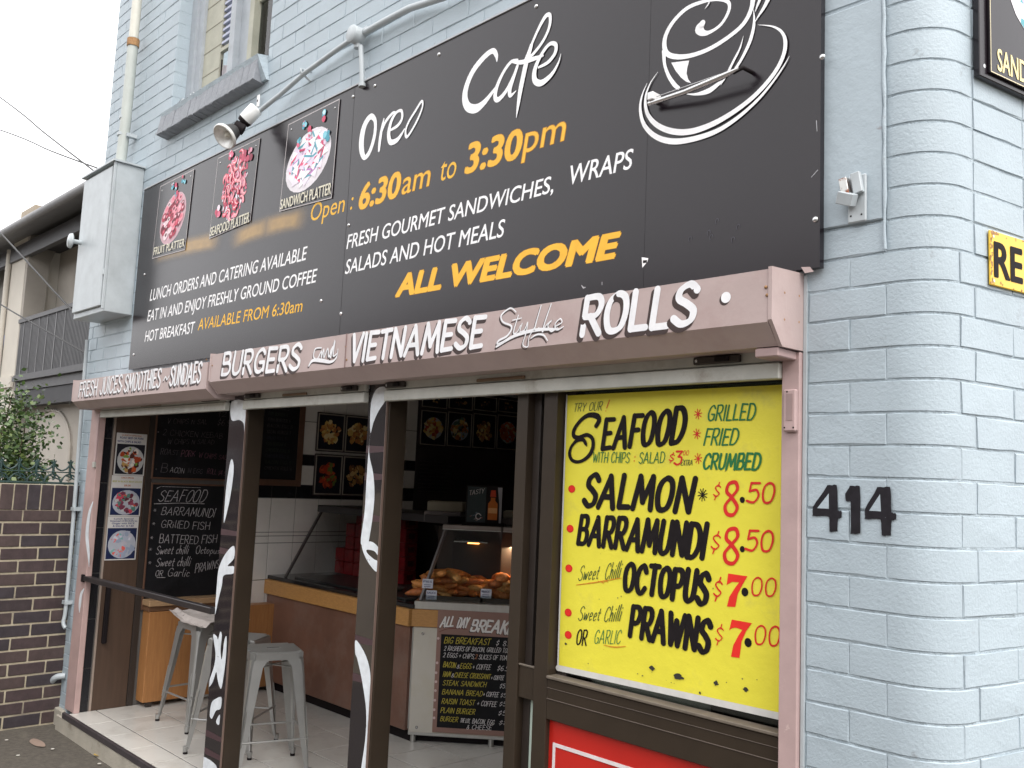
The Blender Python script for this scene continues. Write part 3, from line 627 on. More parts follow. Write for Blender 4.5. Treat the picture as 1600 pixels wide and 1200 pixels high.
script(BOARD, [[(-0.6019, 3.0845, 0.0229), (-0.6137, 3.0713, 0.0322), (-0.5987, 3.052, 0.0201), (-0.5722, 3.0464, 0.0118), (-0.5347, 3.0568, 0.0107), (-0.5096, 3.0839, 0.0115), (-0.5032, 3.1111, 0.0115), (-0.5175, 3.1312, 0.0116), (-0.5554, 3.149, 0.0109), (-0.6036, 3.1586, 0.012), (-0.6627, 3.1584, 0.0141), (-0.7126, 3.1342, 0.0153), (-0.7425, 3.1001, 0.0164), (-0.7507, 3.0628, 0.0174), (-0.7378, 3.0275, 0.0173), (-0.6988, 3.0039, 0.017), (-0.6435, 2.9906, 0.0148), (-0.5757, 2.99, 0.0144), (-0.5104, 3.0043, 0.0141), (-0.4562, 3.0274, 0.0147), (-0.4278, 3.0629, 0.0154), (-0.4196, 3.1054, 0.0163), (-0.4315, 3.1555, 0.0155), (-0.4684, 3.2075, 0.0088)], [(-0.7511, 3.0407, 0.0164), (-0.7471, 2.9951, 0.0115), (-0.7304, 2.9502, 0.0124), (-0.7063, 2.9123, 0.0141), (-0.6882, 2.8939, 0.0122)], [(-0.6625, 2.867, 0.0014), (-0.6206, 2.8536, 0.0082), (-0.5726, 2.8508, 0.0179), (-0.5353, 2.8637, 0.0124), (-0.5147, 2.87, 0.0013)], [(-0.4159, 3.0627, 0.0013), (-0.4139, 3.0168, 0.0094), (-0.4263, 2.9678, 0.0119), (-0.4522, 2.9229, 0.0103), (-0.4764, 2.8935, 0.0095)], [(-0.4502, 2.9902, 0.0009), (-0.4617, 2.9548, 0.006), (-0.4836, 2.9206, 0.0087), (-0.508, 2.8825, 0.0079), (-0.5282, 2.8562, 0.0013)], [(-0.391, 3.0947, 0.011), (-0.4016, 3.074, 0.0085), (-0.4101, 3.0545, 0.0013)], [(-0.3607, 3.0875, 0.0151), (-0.3796, 3.0578, 0.0118), (-0.3988, 3.0361, 0.0059), (-0.4104, 3.0205, 0.0008)], [(-0.5767, 3.1444, 0.0046), (-0.5838, 3.1362, 0.0037), (-0.5923, 3.1298, 0.0009)], [(-0.8156, 2.9483, 0.001), (-0.8358, 2.9102, 0.0064), (-0.8417, 2.8625, 0.0109), (-0.8226, 2.8039, 0.0147), (-0.7735, 2.7516, 0.0172), (-0.7059, 2.7183, 0.0196), (-0.6266, 2.7062, 0.0181), (-0.5414, 2.7097, 0.0158), (-0.4689, 2.7317, 0.0128), (-0.3992, 2.7691, 0.01), (-0.3486, 2.8102, 0.0074), (-0.3115, 2.8504, 0.0049), (-0.2937, 2.8754, 0.0008)], [(-0.772, 2.9726, 0.001), (-0.8031, 2.941, 0.0049), (-0.8203, 2.8968, 0.0088), (-0.8105, 2.8406, 0.0137), (-0.7695, 2.79, 0.0172), (-0.7069, 2.7521, 0.0196), (-0.637, 2.7333, 0.02), (-0.5606, 2.7354, 0.0186), (-0.4828, 2.7538, 0.0163), (-0.4081, 2.7857, 0.0151), (-0.3489, 2.8302, 0.0139), (-0.3159, 2.8754, 0.013), (-0.3065, 2.9199, 0.0122), (-0.319, 2.9578, 0.0082), (-0.3508, 2.986, 0.005), (-0.3984, 3.0074, 0.0008)]], WHITE)
mb.poly(BOARD, [(-0.7213, 2.9913), (-0.6505, 2.9766), (-0.6574, 2.9539), (-0.6594, 2.9351), (-0.6526, 2.9136), (-0.6411, 2.8973), (-0.6612, 2.9086), (-0.6816, 2.9288), (-0.7025, 2.957)], WHITE, .0005)
childbuild(mb, 'coffee_cup_logo', t)
SL = .0
SMEAR = M('smeared_gold_print', (.24, .14, .025), .5, var=.25, vs=9, wear=((.06, .05, .04), 10, .50, .18))
mb = MB()    # blurred line of gold print under the platter pictures
for (a, b) in [((-4.7236, 2.968), (-3.9672, 2.9277)), ((-3.6671, 2.8966), (-3.3683, 2.9028)), ((-3.3409, 2.9015), (-3.0284, 2.8865))]:
    for i in range(16):                   # soft edged: each inner patch of ink a little stronger
        g = ((i+1)/16)**1.9; w = .150-.0070*i; e = .055-.0075*i
        c = M('smear_%d' % i, tuple(x*(1-g)+y*g for x, y in zip((.009, .0055, .0085), (.30, .17, .03))), .27, var=.15, vs=14, spec=.5)
        ribbon(mb, BOARD, [(a[0]-e, a[1]), ((a[0]+b[0])/2, (a[1]+b[1])/2+.003), (b[0]+e, b[1])], w, c, .00012+i*6e-5, step=6e-6)
childbuild(mb, 'smeared_lettering', t)
mb = MB()    # sticker remains and scratches
mb.poly(BOARD, [(-0.8208, 2.3533), (-0.7931, 2.3459), (-0.7966, 2.3347), (-0.8169, 2.3173)], WHITE, .0012); mb.poly(BOARD, [(-0.8151, 2.3417), (-0.7981, 2.3403), (-0.7991, 2.3319), (-0.8148, 2.332)], BLKPAINT, .0014)
for q in ([(-1.0811, 2.2923, 0.0026), (-1.0718, 2.2821, 0.0052), (-1.063, 2.2832, 0.0026)], [(-0.9881, 2.2916, 0.0025), (-0.9878, 2.2826, 0.0025)], [(-0.2096, 2.6569, 0.0027), (-0.2075, 2.6261, 0.0019)], [(-0.224, 2.4949, 0.0019), (-0.2048, 2.5112, 0.0023)]):
    ribbon(mb, BOARD, q, None, M('scratch_grey', (.4, .4, .42), .7), .001)
SCUFF = M('pale_scuff', (.07, .07, .085), .8)
for u, v in [(-0.6305, 2.3821), (-0.5527, 2.3752), (-0.4754, 2.3544), (-0.533, 2.4222), (-0.4584, 2.391), (-0.5623, 2.391)]:
    ribbon(mb, BOARD, crm([(u+.006*math.cos(a), v+.009*math.sin(a)) for a in (0, 1, 2, 3, 4)], 3), .0022, SCUFF, .0011)
childbuild(mb, 'scuff_marks', t)
mb = MB(); mb.poly(BOARD, [(-0.2532, 2.2389), (-0.226, 2.236), (-0.2143, 2.2206), (-0.2413, 2.2198)], PINK, .0012); childbuild(mb, 'torn_corner', t)

# slim metal bracket fixed across the cup drawing
t = empty('metal_bracket', (-0.676, -0.05, 2.8792), label='thin silver rod bracket with a white end screwed across the coffee cup drawing', cat='bracket')
mb = MB(); A1 = Vector((-0.7856, -0.06, 2.8593)); A2 = Vector((-0.4671, -0.1, 2.8473)); A3 = Vector((-0.4294, -0.09, 2.8594))
mb.tube([A1, A1.lerp(A2, .5)+Vector((0, -.004, -.008)), A2, A3], [.0075, .0085, .009, .004], CHROME, 10); childbuild(mb, 'rod', t)
mb = MB(); mb.tube([Vector((-0.7472, -0.07, 2.8691)), Vector((-0.4294, -0.09, 2.8614))], .0015, CHROME, 6); childbuild(mb, 'wire', t)
mb = MB(); p = Vector((-0.7706, -0.06, 2.8792)); mb.cbox(p.x-.012, p.x+.012, p.y-.015, -.03, p.z-.014, p.z+.012, M('white_plastic', (.8, .8, .8), .4), .002); childbuild(mb, 'mount', t)
mb = MB(); mb.tube([A3+Vector((-.02, 0, -.006)), A3+Vector((.008, .01, .004)), Vector((A3.x+.01, -.03, A3.z+.006))], [.008, .007, .006], BLKPAINT, 8); childbuild(mb, 'black_tip', t)

# platter picture boards on the sign
def platter(lab, quad, txt, T, blob, cols, plate, seed, rot, n, extra=None):
    """quad: tl, tr, br, bl on the PLATTER plane"""
    t = empty('picture_board', PLATTER(*quad[3]), label=lab, cat='picture board', group='platter picture boards on the black sign')
    mb = MB(); f = [PLATTER(*q, 0) for q in quad]; b = [PLATTER(*q, -.0035) for q in quad]
    mb.mesh(f+b, [(3, 2, 1, 0), (4, 5, 6, 7), (0, 1, 5, 4), (1, 2, 6, 5), (2, 3, 7, 6), (3, 0, 4, 7)], BLACKB); childbuild(mb, 'panel', t)
    mb = MB()
    for i in (0, 1, 2, 3):
        a, c = quad[i], quad[(i+1) % 4]; ribbon(mb, PLATTER, [a, ((a[0]+c[0])/2, (a[1]+c[1])/2), c], .005, M('pale_panel_edge', (.5, .46, .46), .5), .0005)
    childbuild(mb, 'edge', t)
    mb = MB(); u, v, ru, rv = blob
    if plate: mb.face([PLATTER(u+ru*math.cos(q_)*math.cos(rot)-rv*math.sin(q_)*math.sin(rot), v+ru*math.cos(q_)*math.sin(rot)+rv*math.sin(q_)*math.cos(rot), .0003) for q_ in [a_*.2618 for a_ in range(24)]], plate)
    plate_picture(mb, PLATTER, u, v, ru*.95, rv*.95, cols, n//2, seed, .0004, rot, None, .08, 1.05)
    dish(mb, PLATTER, {3: 'fruit', 4: 'prawn', 5: 'wedge'}[seed], u, v+.01, ru*.95, rv*.92, rot, .0013, seed)
    if extra: extra(mb)
    childbuild(mb, 'food_print', t)
    mb = MB(); sans(mb, txt, PLATTER, T, ink('cream_print', (.74, .70, .56)), .0056, .05, .02); childbuild(mb, 'lettering', t)
    for q in (quad[0], quad[1]):
        m = MB(); c = (q[0]*.93+quad[2 if q is quad[0] else 3][0]*.07, q[1]-.035)
        m.lathe([(.006, 0), (.006, .0015), (0, .003)], CHROME, Matrix.Translation(PLATTER(*c, .0005)) @ Matrix.Rotation(R(90), 4, 'X'), 8); childbuild(m, 'screw', t)
pinks = pal((200, 70, 100), (225, 110, 140), (240, 170, 190), (150, 40, 70), (240, 225, 235), (180, 60, 90)); teal = pal((70, 150, 170), (130, 200, 215), (200, 225, 235))
whites = pal((240, 235, 245), (225, 205, 225), (200, 170, 200), (235, 130, 170), (90, 160, 170), (245, 240, 245))
PLW = ink('plate_white', (.78, .74, .78)); PLP = ink('plate_pink', (.62, .40, .45))
def splash(pl, pts, r, cols):
    def f(mb):
        rr = random.Random(9); o = .0052
        for u, v in pts:
            for k in range(5):
                o += 1e-5; mb.disc(pl, u+rr.uniform(-r, r), v+rr.uniform(-r, r), r*rr.uniform(.3, .8), rr.choice(cols), o, 7)
    return f
platter('black picture board of fruit platter, leftmost of the three platter boards', [(-4.7949, 3.4255), (-4.3075, 3.4309), (-4.341, 2.9321), (-4.8286, 2.9492)], 'FRUIT PLATTER', (-4.802, 2.9664, -4.3448, 2.9528, 0.0505, 0.0498),
    (-4.5603, 3.1696, 0.195, 0.15), pinks+pal((110, 30, 50), (240, 225, 235), (90, 25, 45)), PLP, 3, .5, 230, splash(PLATTER, [(-4.5316, 3.364), (-4.5315, 3.3139), (-4.4362, 3.3977), (-4.603, 3.3915)], .022, teal+pinks[:1]))
platter('black picture board of seafood platter, middle one of the three platter boards', [(-3.9847, 3.4269), (-3.4913, 3.4267), (-3.5304, 2.9664), (-4.0182, 2.9467)], 'SEAFOOD PLATTER', (-4.0037, 2.9577, -3.5363, 2.9584, 0.0516, 0.0595),
    (-3.744, 3.2031, 0.17, 0.235), pinks+pinks[:3]+whites[:1], None, 4, -.25, 420, splash(PLATTER, [(-3.6324, 3.3539), (-3.5885, 3.3547), (-3.7982, 3.4005), (-3.9381, 3.0977)], .03, pinks))
platter('black picture board of sandwich platter, rightmost of the three, beside the shop name', [(-3.1857, 3.4237), (-2.7076, 3.4287), (-2.7214, 2.9345), (-3.2147, 2.9608)], 'SANDWICH PLATTER', (-3.2025, 2.9671, -2.7235, 2.9525, 0.0514, 0.0591),
    (-2.9665, 3.1808, 0.215, 0.15), whites+whites[:3]+pinks[:2]+teal[:2], PLW, 5, .3, 300, splash(PLATTER, [(-2.9475, 3.3208), (-2.8472, 3.3749), (-3.0025, 3.3723), (-2.7937, 3.2651), (-3.047, 3.2847)], .024, teal+pinks[:2]))

# ------------------------------------------------------------------ pink shutter boxes
def shutter_box(lab, x0, x1, z1, z0, zc_, right_cap, left_cap, seam=None):
    t = empty('shutter_box', (x0, 0, z0), label=lab, cat='shutter box', group='pink metal roller shutter boxes over the shop front')
    prof = [(-.004, z1+.012), (-.175, z1), (-.175, z0), (-.118, zc_), (-.004, zc_+.002)]
    mb = MB(); mb.prism(prof, lambda a, b, x: (x, a, b), x0+.012, x1-.012, PINK); childbuild(mb, 'cover', t)
    for flag, xa in ((left_cap, x0), (right_cap, x1-.010)):
        if flag:
            m = MB(); m.prism([(a*1.015 if a < -.1 else a, b+(.006 if b > zc_+.02 else -.003)) for a, b in prof], lambda a, b, x: (x, a, b), xa, xa+.0115, PINK)
            childbuild(m, 'end_cap', t)
            for y, z in ((-.11, z0+.09), (-.11, z0+.015), (-.03, z0+.095), (-.03, z0+.02)):
                k = MB(); k.disc(Plane2D((xa+.0115, 0, 0), (0, 1, 0), (1, 0, 0)), y, z, .0035, RUST, .0006, 8); childbuild(k, 'rivet', t)
    return t
sbL = shutter_box('short pink shutter box reading fresh juices smoothies sundaes, at the left end', -5.66, -3.600, 2.172, 2.028, 1.982, False, True)
sbR = shutter_box('long pink shutter box reading burgers and Vietnamese style rolls', -3.585, -.2605, 2.208, 2.062, 2.004, True, True)
mb = MB(); mb.box(-2.302, -2.299, -.1785, -.17, 2.061, 2.209, M('pink_seam', (.22, .15, .14), .7))
childbuild(mb, 'seam', sbR)
for u, v in [(-3.5557, 2.1494), (-2.3033, 2.1526), (-2.2896, 2.0945), (-0.2785, 2.1581), (-0.2743, 2.1354), (-3.629, 2.1852)]:
    m = MB(); m.lathe([(.005, 0), (.005, .0015), (0, .003)], RUST, Matrix.Translation(FASCIA(u, v, -.0025)) @ Matrix.Rotation(R(90), 4, 'X'), 8); childbuild(m, 'screw', sbR)
FA = Plane2D((0, -.1752, 0), (1, 0, 0), (0, -1, 0))
def signwrite(parent, items):
    a, b = MB(), MB()
    for s, T, wf, sh, sd_ in items:
        dx = T[4]*.08; brush(a, s, FA, T, wf*1.25, SHADOWP, .0002, sh, .015, sd_, dx=-dx, dz=-dx*1.25)
        brush(b, s, FA, T, wf, LETTERW, .0006, sh, .015, sd_)
        childbuild(a, 'lettering_shadow', parent); childbuild(b, 'lettering', parent); a, b = MB(), MB()
signwrite(sbL, [('FRESH JUICES', (-5.533, 2.0573, -4.788, 2.0633, 0.0939, 0.1064), .15, .1, 2), ('SMOOTHIES', (-4.7357, 2.059, -4.2043, 2.0666, 0.1016, 0.1062), .15, .1, 3), ('~', (-4.1597, 2.0645, -4.091, 2.0687, 0.098, 0.0971), .10, .1, 3), ('SUNDAES', (-4.0737, 2.0679, -3.6848, 2.0686, 0.1081, 0.1094), .15, .1, 4), ('.', (-4.7898, 2.0936, -4.7638, 2.0924, 0.082, 0.0817), .25, 0, 1)])
signwrite(sbR, [('BURGERS', (-3.4481, 2.0921, -2.6784, 2.0777, 0.1092, 0.1145), .20, .16, 5), ('VIETNAMESE', (-2.2643, 2.0845, -1.4251, 2.0874, 0.112, 0.1089), .20, .16, 6), ('ROLLS', (-0.9495, 2.0876, -0.5136, 2.081, 0.1168, 0.1176), .215, .16, 7)])
a, b = MB(), MB()
for st in [[(-2.4942, 2.1625, 0.0056), (-2.5459, 2.1614, 0.0071), (-2.5566, 2.1264, 0.0085), (-2.5252, 2.1141, 0.007), (-2.4924, 2.1472, 0.007), (-2.4924, 2.1169, 0.007), (-2.4751, 2.156, 0.0069), (-2.4703, 2.1153, 0.0069), (-2.4425, 2.1555, 0.0069), (-2.4309, 2.1176, 0.0082), (-2.3954, 2.1648, 0.0068), (-2.4194, 2.1417, 0.0068), (-2.4159, 2.1116, 0.0068), (-2.3891, 2.1872, 0.0081), (-2.3956, 2.1201, 0.0081), (-2.3648, 2.1278, 0.0054)], [(-2.5914, 2.0878, 0.01), (-2.562, 2.1094, 0.0142), (-2.4873, 2.1044, 0.018), (-2.4138, 2.0935, 0.0122), (-2.3713, 2.1085, 0.0081), (-2.3617, 2.1473, 0.004)], [(-1.2532, 2.1932, 0.0047), (-1.2835, 2.21, 0.0057), (-1.3281, 2.189, 0.0068), (-1.3172, 2.1637, 0.0068), (-1.2727, 2.1434, 0.0076), (-1.2912, 2.1132, 0.0076), (-1.3339, 2.0992, 0.0077), (-1.3413, 2.087, 0.0058), (-1.3015, 2.0965, 0.0038)], [(-1.2412, 2.18, 0.0047), (-1.2624, 2.1226, 0.0057), (-1.2444, 2.121, 0.0038), (-1.228, 2.1431, 0.0037)], [(-1.2695, 2.1654, 0.0038), (-1.225, 2.1688, 0.0037)], [(-1.2206, 2.1503, 0.0037), (-1.23, 2.122, 0.0047), (-1.2082, 2.1255, 0.0046), (-1.1933, 2.1515, 0.0046), (-1.1998, 2.113, 0.0046), (-1.2129, 2.0751, 0.0046), (-1.1884, 2.0653, 0.0037), (-1.1847, 2.0961, 0.0037), (-1.1596, 2.1288, 0.0037)], [(-1.1318, 2.2035, 0.0045), (-1.1521, 2.1475, 0.0055), (-1.159, 2.1172, 0.0055), (-1.1382, 2.1268, 0.0036)], [(-1.0846, 2.2035, 0.0045), (-1.1079, 2.1508, 0.0054), (-1.1214, 2.1099, 0.0054), (-1.1048, 2.1314, 0.0036), (-1.0785, 2.1464, 0.0044), (-1.0964, 2.1305, 0.0045), (-1.0797, 2.1084, 0.0053), (-1.0525, 2.1188, 0.0035)], [(-1.063, 2.1236, 0.0035), (-1.033, 2.1343, 0.0044), (-1.0408, 2.1479, 0.0044), (-1.0634, 2.1312, 0.0044), (-1.0542, 2.1114, 0.0053), (-1.0242, 2.1199, 0.0035)], [(-1.3465, 2.0777, 0.0078), (-1.2571, 2.1086, 0.0113), (-1.1485, 2.1201, 0.0118), (-1.0441, 2.1127, 0.007)], [(-1.1738, 2.0936, 0.0037), (-1.1476, 2.1038, 0.0064), (-1.1156, 2.0994, 0.0072), (-1.0958, 2.0794, 0.0044)]]:
    k = crm(st, 5); ribbon(a, FA, [(p[0]-.006, p[1]-.007, p[2]*1.05) for p in k], None, SHADOWP, .0002); ribbon(b, FA, k, None, LETTERW, .0007)
u, v = (-0.4043, 2.1446); a.disc(FA, u-.005, v-.006, .0165, SHADOWP, .0002, 20); b.disc(FA, u, v, .016, LETTERW, .0006, 20)
childbuild(a, 'script_shadow', sbR); childbuild(b, 'script_lettering', sbR)

# rolled-up shutters, guide rails and their catches
def shutter(lab, x0, x1, brackets, wears):
    t = empty('roller_shutter', (x0, 0, 1.93), label=lab, cat='roller shutter', group='rolled up aluminium shutters under the pink boxes')
    m = MB(); m.cbox(x0, x1, -.035, -.005, 1.925, 1.972, ALU, .003); childbuild(m, 'bottom_bar', t)
    m = MB(); m.cbox(x0, x1, -.030, -.008, 1.975, 2.03, ALU, .003); childbuild(m, 'slat', t)
    for xb, w in brackets:
        m = MB(); m.cbox(xb, xb+w, -.048, -.030, 1.980, 2.003, BROWND, .003); m.cbox(xb+w*.5, xb+w*.8, -.056, -.047, 1.984, 1.999, BLKPAINT, .002)
        m.disc(Plane2D((0, -.048, 0), (1, 0, 0), (0, -1, 0)), xb+.012, 1.991, .005, CHROME, .0008, 8); childbuild(m, 'lock', t)
    for xb, w in wears:
        m = MB(); m.cbox(xb, xb+w, -.040, -.030, 1.978, 1.990, M('bare_bronze_handle', (.20, .13, .08), .4, .4), .002); childbuild(m, 'pull_handle', t)
shutter('rolled up aluminium shutter over the chalkboard bay on the left', -5.50, -3.66, [(-3.93, .20)], [(-4.80, .30)])
shutter('rolled up aluminium shutter between the two coffee print posts', -3.46, -2.35, [(-3.43, .15), (-2.52, .12)], [(-3.05, .22)])
shutter('rolled up aluminium shutter over the entrance and the yellow poster', -2.20, -.317, [(-2.18, .13), (-.60, .16)], [(-1.60, .26)])
t = empty('guide_rail', (-.29, 0, FLOOR), label='pink painted shutter guide rail beside the house number 414', cat='guide rail', group='pink shutter guide rails')
mb = MB(); mb.cbox(-.3165, -.2605, -.02, .05, -.2, 2.0, PINKD, .003); childbuild(mb, 'rail', t)
mb = MB(); mb.cbox(-.345, -.2715, -.118, .02, 1.976, 2.001, PINKD, .003); childbuild(mb, 'head_flange', t)
mb = MB(); mb.cbox(-.303, -.2635, -.036, -.019, 1.774, 1.893, PINKD, .004); mb.box(-.292, -.273, -.0375, -.03, 1.805, 1.88, M('pink_recess', (.30, .21, .20), .6)); childbuild(mb, 'latch_cover', t)
for x, z in ((-.297, 1.785), (-.270, 1.785), (-.290, 1.886)):
    k = MB(); k.disc(Plane2D((0, -.0362, 0), (1, 0, 0), (0, -1, 0)), x, z, .0028, BLKPAINT, .0004, 8); childbuild(k, 'screw', t)
t = empty('guide_rail', (-5.6, 0, FLOOR), label='peeling pink guide rail at the left end, beside the photo posters', cat='guide rail', group='pink shutter guide rails')
mb = MB(); mb.cbox(-5.705, -5.53, -.018, .02, -.07, 1.985, M('peeling_pink_paint', (.43, .30, .28), .6, var=.12, vs=6, wear=((.55, .56, .56), 9, .68, .04), bump=.15, bs=50), .003); childbuild(mb, 'rail', t)
mb = MB(); mb.cbox(-5.56, -5.53, -.030, -.016, 1.62, 1.96, PINKD, .003); mb.cbox(-5.565, -5.53, -.034, -.018, 1.58, 1.62, ALU, .003); childbuild(mb, 'channel', t)
SWOOSH = M('silver_white_vinyl', (.72, .76, .80), .3, var=.12, vs=22, spec=.6)
for st in [[(-5.5265, 1.342, 0.0154), (-5.5697, 1.2741, 0.0427), (-5.5837, 1.1855, 0.0582), (-5.5738, 1.0986, 0.0579), (-5.5173, 0.9943, 0.0419), (-5.4872, 0.9108, 0.0075)], [(-5.5436, 0.7545, 0.0114), (-5.5872, 0.7108, 0.039), (-5.594, 0.6452, 0.0458), (-5.5881, 0.5943, 0.0114)]]:
    mb = MB(); script(Plane2D((0, -.0182, 0), (1, 0, 0), (0, -1, 0)), [st], SWOOSH, .0008); childbuild(mb, 'silver_print', t)

# electric floodlight on conduit --------------------------------------
t = empty('conduit', (-2.56, -0.045, 3.6973), label='grey steel conduit with round junction box running up the wall above the sign', cat='conduit')
mb = MB(); pts = [Vector(p) for p in [(-1.8669, -0.05, 3.6468), (-1.9708, -0.05, 3.6623), (-2.1602, -0.045, 3.695), (-2.3536, -0.045, 3.6994), (-2.5042, -0.04, 3.7028)]]
mb.tube([Vector((-.9, -.05, 3.86)), Vector((-1.5, -.05, 3.72))]+pts, .016, PIPE, 12); childbuild(mb, 'pipe', t)
mb = MB(); pts = [Vector(p) for p in [(-2.6114, -0.04, 3.7068), (-2.729, -0.042, 3.6958), (-3.046, -0.045, 3.6595), (-3.2471, -0.055, 3.6069), (-3.4481, -0.09, 3.5366)]]
mb.tube(pts, .0125, PIPE, 12); childbuild(mb, 'pipe', t)
mb = MB(); mb.tube([Vector(p) for p in [(-2.5403, -0.04, 3.6444), (-2.5225, -0.04, 3.549), (-2.5081, -0.04, 3.4366)]], .0125, PIPE, 12); mb.tube([Vector((-2.5092, -0.04, 3.4464)), Vector((-2.5075, -0.04, 3.43))], .018, PIPE, 12); childbuild(mb, 'pipe', t)
mb = MB(); p = Vector((-2.5677, -0.04, 3.7019)); mb.lathe([(0, .004), (.040, .004), (.043, 0), (.043, -.055)], PIPE, Matrix.Translation(p+Vector((0, -.040, 0))) @ Matrix.Rotation(R(90), 4, 'X'), 24); 
mb.tube([p+Vector((0, 0, -.03)), p+Vector((0, 0, -.06))], .019, PIPE, 12); mb.tube([p+Vector((.03, .008, .006)), p+Vector((.065, .008, .016))], .019, PIPE, 12); childbuild(mb, 'junction_box', t)
mb = MB(); p = Vector((-3.0529, -0.03, 3.6669)); mb.tube([p+Vector((0, .03, -.03)), p+Vector((0, -.03, -.005)), p+Vector((0, -.03, .015)), p+Vector((0, .03, .02))], .006, PIPE, 8); childbuild(mb, 'saddle_clip', t)
mb = MB(); p = Vector((-3.5669, -0.02, 3.6662)); mb.cbox(p.x-.012, p.x+.012, p.y-.006, p.y+.002, p.z-.035, p.z+.035, M('white_plastic', (.8, .8, .8), .4), .002); mb.disc(Plane2D((0, p.y-.0062, 0), (1, 0, 0), (0, -1, 0)), p.x, p.z, .007, BLKPAINT, .0006, 10); childbuild(mb, 'fixing_plate', t)

t = empty('floodlight', (-3.4601, -0.11, 3.5334), label='round floodlight with frosted reflector hanging from the conduit above the platter boards', cat='floodlight')
a = Vector((-3.4328, -0.1, 3.5582)); b_ = Vector((-3.4817, -0.13, 3.5002))
mb = MB(); mb.tube([a+(a-b_)*.1, a, b_], [.030, .040, .040], M('white_porcelain', (.66, .67, .66), .35, var=.1), 18); mb.tube([b_, b_+(b_-a)*.28], [.040, .034], BLKPAINT, 18); childbuild(mb, 'lamp_holder', t)
c = Vector((-3.4676, -0.17, 3.4371)); d_ = Vector((-3.4621, -0.2, 3.4049)); e = Vector((-3.4765, -0.245, 3.3699))
mb = MB(); mb.tube([b_+(b_-a)*.2, b_+(b_-a)*.7+Vector((.0, 0, .004)), c], [.016, .022, .027], BLKPAINT, 12); mb.tube([c+Vector((.012, .02, -.01)), c+Vector((-.012, -.022, .012))], .030, BLKPAINT, 12); childbuild(mb, 'swivel', t)
ax = (Vector((.10, -.67, -.62))).normalized(); q = ax.to_track_quat('Z', 'Y').to_matrix().to_4x4(); base = Matrix.Translation(e-ax*.075) @ q
mb = MB(); mb.lathe([(.030, -.015), (.040, 0), (.045, .02), (.056, .05), (.064, .07)], M('dark_lamp_body', (.05, .05, .05), .5), base, 24); childbuild(mb, 'body', t)
mb = MB(); mb.lathe([(.060, .062), (.070, .066), (.0715, .080), (.066, .086), (.063, .083)], M('cream_rim', (.72, .72, .69), .4), base, 24); childbuild(mb, 'rim', t)
mb = MB(); mb.lathe([(.063, .082), (.045, .055), (.02, .035), (0, .03)], M('worn_reflector', (.80, .80, .78), .3, .35, var=.2, vs=30), base, 24); mb.lathe([(0, .045), (.02, .05), (.0, .075)], M('bulb_glass', (.8, .78, .7), .2), base, 14); childbuild(mb, 'reflector', t)

# down pipe, meter box, thin pipes ------------------------------------
t = empty('downpipe', (-5.42, -.07, 3.63), label='grey green downpipe with rusty collar running down into the meter box', cat='downpipe')
mb = MB(); mb.tube([(-5.405, -.07, 6.1), (-5.415, -.07, 4.62)], .033, PIPEW, 16); childbuild(mb, 'upper_pipe', t)
mb = MB(); mb.tube([(-5.414, -.07, 4.64), (-5.42, -.07, 4.0), (-5.455, -.07, 3.60)], .036, M('sage_grey_pipe_paint', (.45, .48, .45), .5, var=.1, vs=5), 16); childbuild(mb, 'pipe', t)
mb = MB(); mb.tube([(-5.414, -.07, 4.575), (-5.414, -.07, 4.63)], .042, RUST, 16); childbuild(mb, 'rusty_collar', t)
mb = MB(); mb.tube([(-5.428, -.07, 4.04), (-5.43, -.07, 4.06)], .041, PIPE, 16); mb.tube([(-5.436, -.07, 3.915), (-5.437, -.07, 3.935)], .044, PIPE, 16); mb.box(-5.41, -5.37, -.07, .0, 3.905, 3.93, PIPE); childbuild(mb, 'pipe_bracket', t)
t = empty('meter_box', (-5.45, -.1, 2.61), label='grey blue steel meter box with round knob, high at the left end of the wall', cat='meter box')
mb = MB(); mb.cbox(-5.76, -5.177, -.185, -.0, 2.615, 3.64, PIPE, .004); childbuild(mb, 'body', t)
mb = MB(); mb.cbox(-5.745, -5.215, -.203, -.186, 2.655, 3.615, PIPE, .004); mb.cbox(-5.188, -5.1755, -.203, -.186, 2.63, 3.64, PIPE, .002); childbuild(mb, 'door', t)
mb = MB(); mb.box(-5.214, -5.189, -.192, -.1855, 2.70, 3.63, BROWND); childbuild(mb, 'door_gap', t)
mb = MB(); mb.cbox(-5.205, -5.187, -.207, -.19, 2.86, 2.90, PIPE, .002); childbuild(mb, 'catch', t)
mb = MB(); mb.box(-5.78, -5.16, -.215, .0, 3.64, 3.652, PIPE); childbuild(mb, 'rain_lip', t)
mb = MB(); kp = Vector((-5.70, -.20, 3.16)); mb.lathe([(.016, 0), (.016, .05), (.02, .06), (.055, .066), (.05, .08), (.0, .092)], PIPE, Matrix.Translation(kp) @ Matrix.Rotation(R(90), 4, 'X'), 20); childbuild(mb, 'knob', t)
t = empty('water_pipe', (-5.80, -.04, .4), label='thin pale blue pipe running down the left edge of the brick pier', cat='pipe')
mb = MB(); mb.tube(crm([(-5.88, -.035, 2.5), (-5.87, -.035, 2.15), (-5.83, -.035, 1.3), (-5.81, -.035, .62), (-5.805, -.045, .50), (-5.78, -.035, .46)], 4), .0135, PIPE, 10); childbuild(mb, 'pipe', t)
for z in (1.27, .62): mb = MB(); mb.box(-5.85, -5.79, -.052, .0, z, z+.025, PIPE); childbuild(mb, 'clip', t)
t = empty('drain_pipe', (-5.93, -.06, -.2), label='short bent pipe at the foot of the wall, painted grey above and cream below', cat='pipe')
mb = MB(); mb.tube(crm([(-5.80, .0, .13), (-5.83, -.05, .12), (-5.90, -.06, .06), (-5.925, -.06, -.03)], 5), .021, PIPE, 12); childbuild(mb, 'elbow', t)
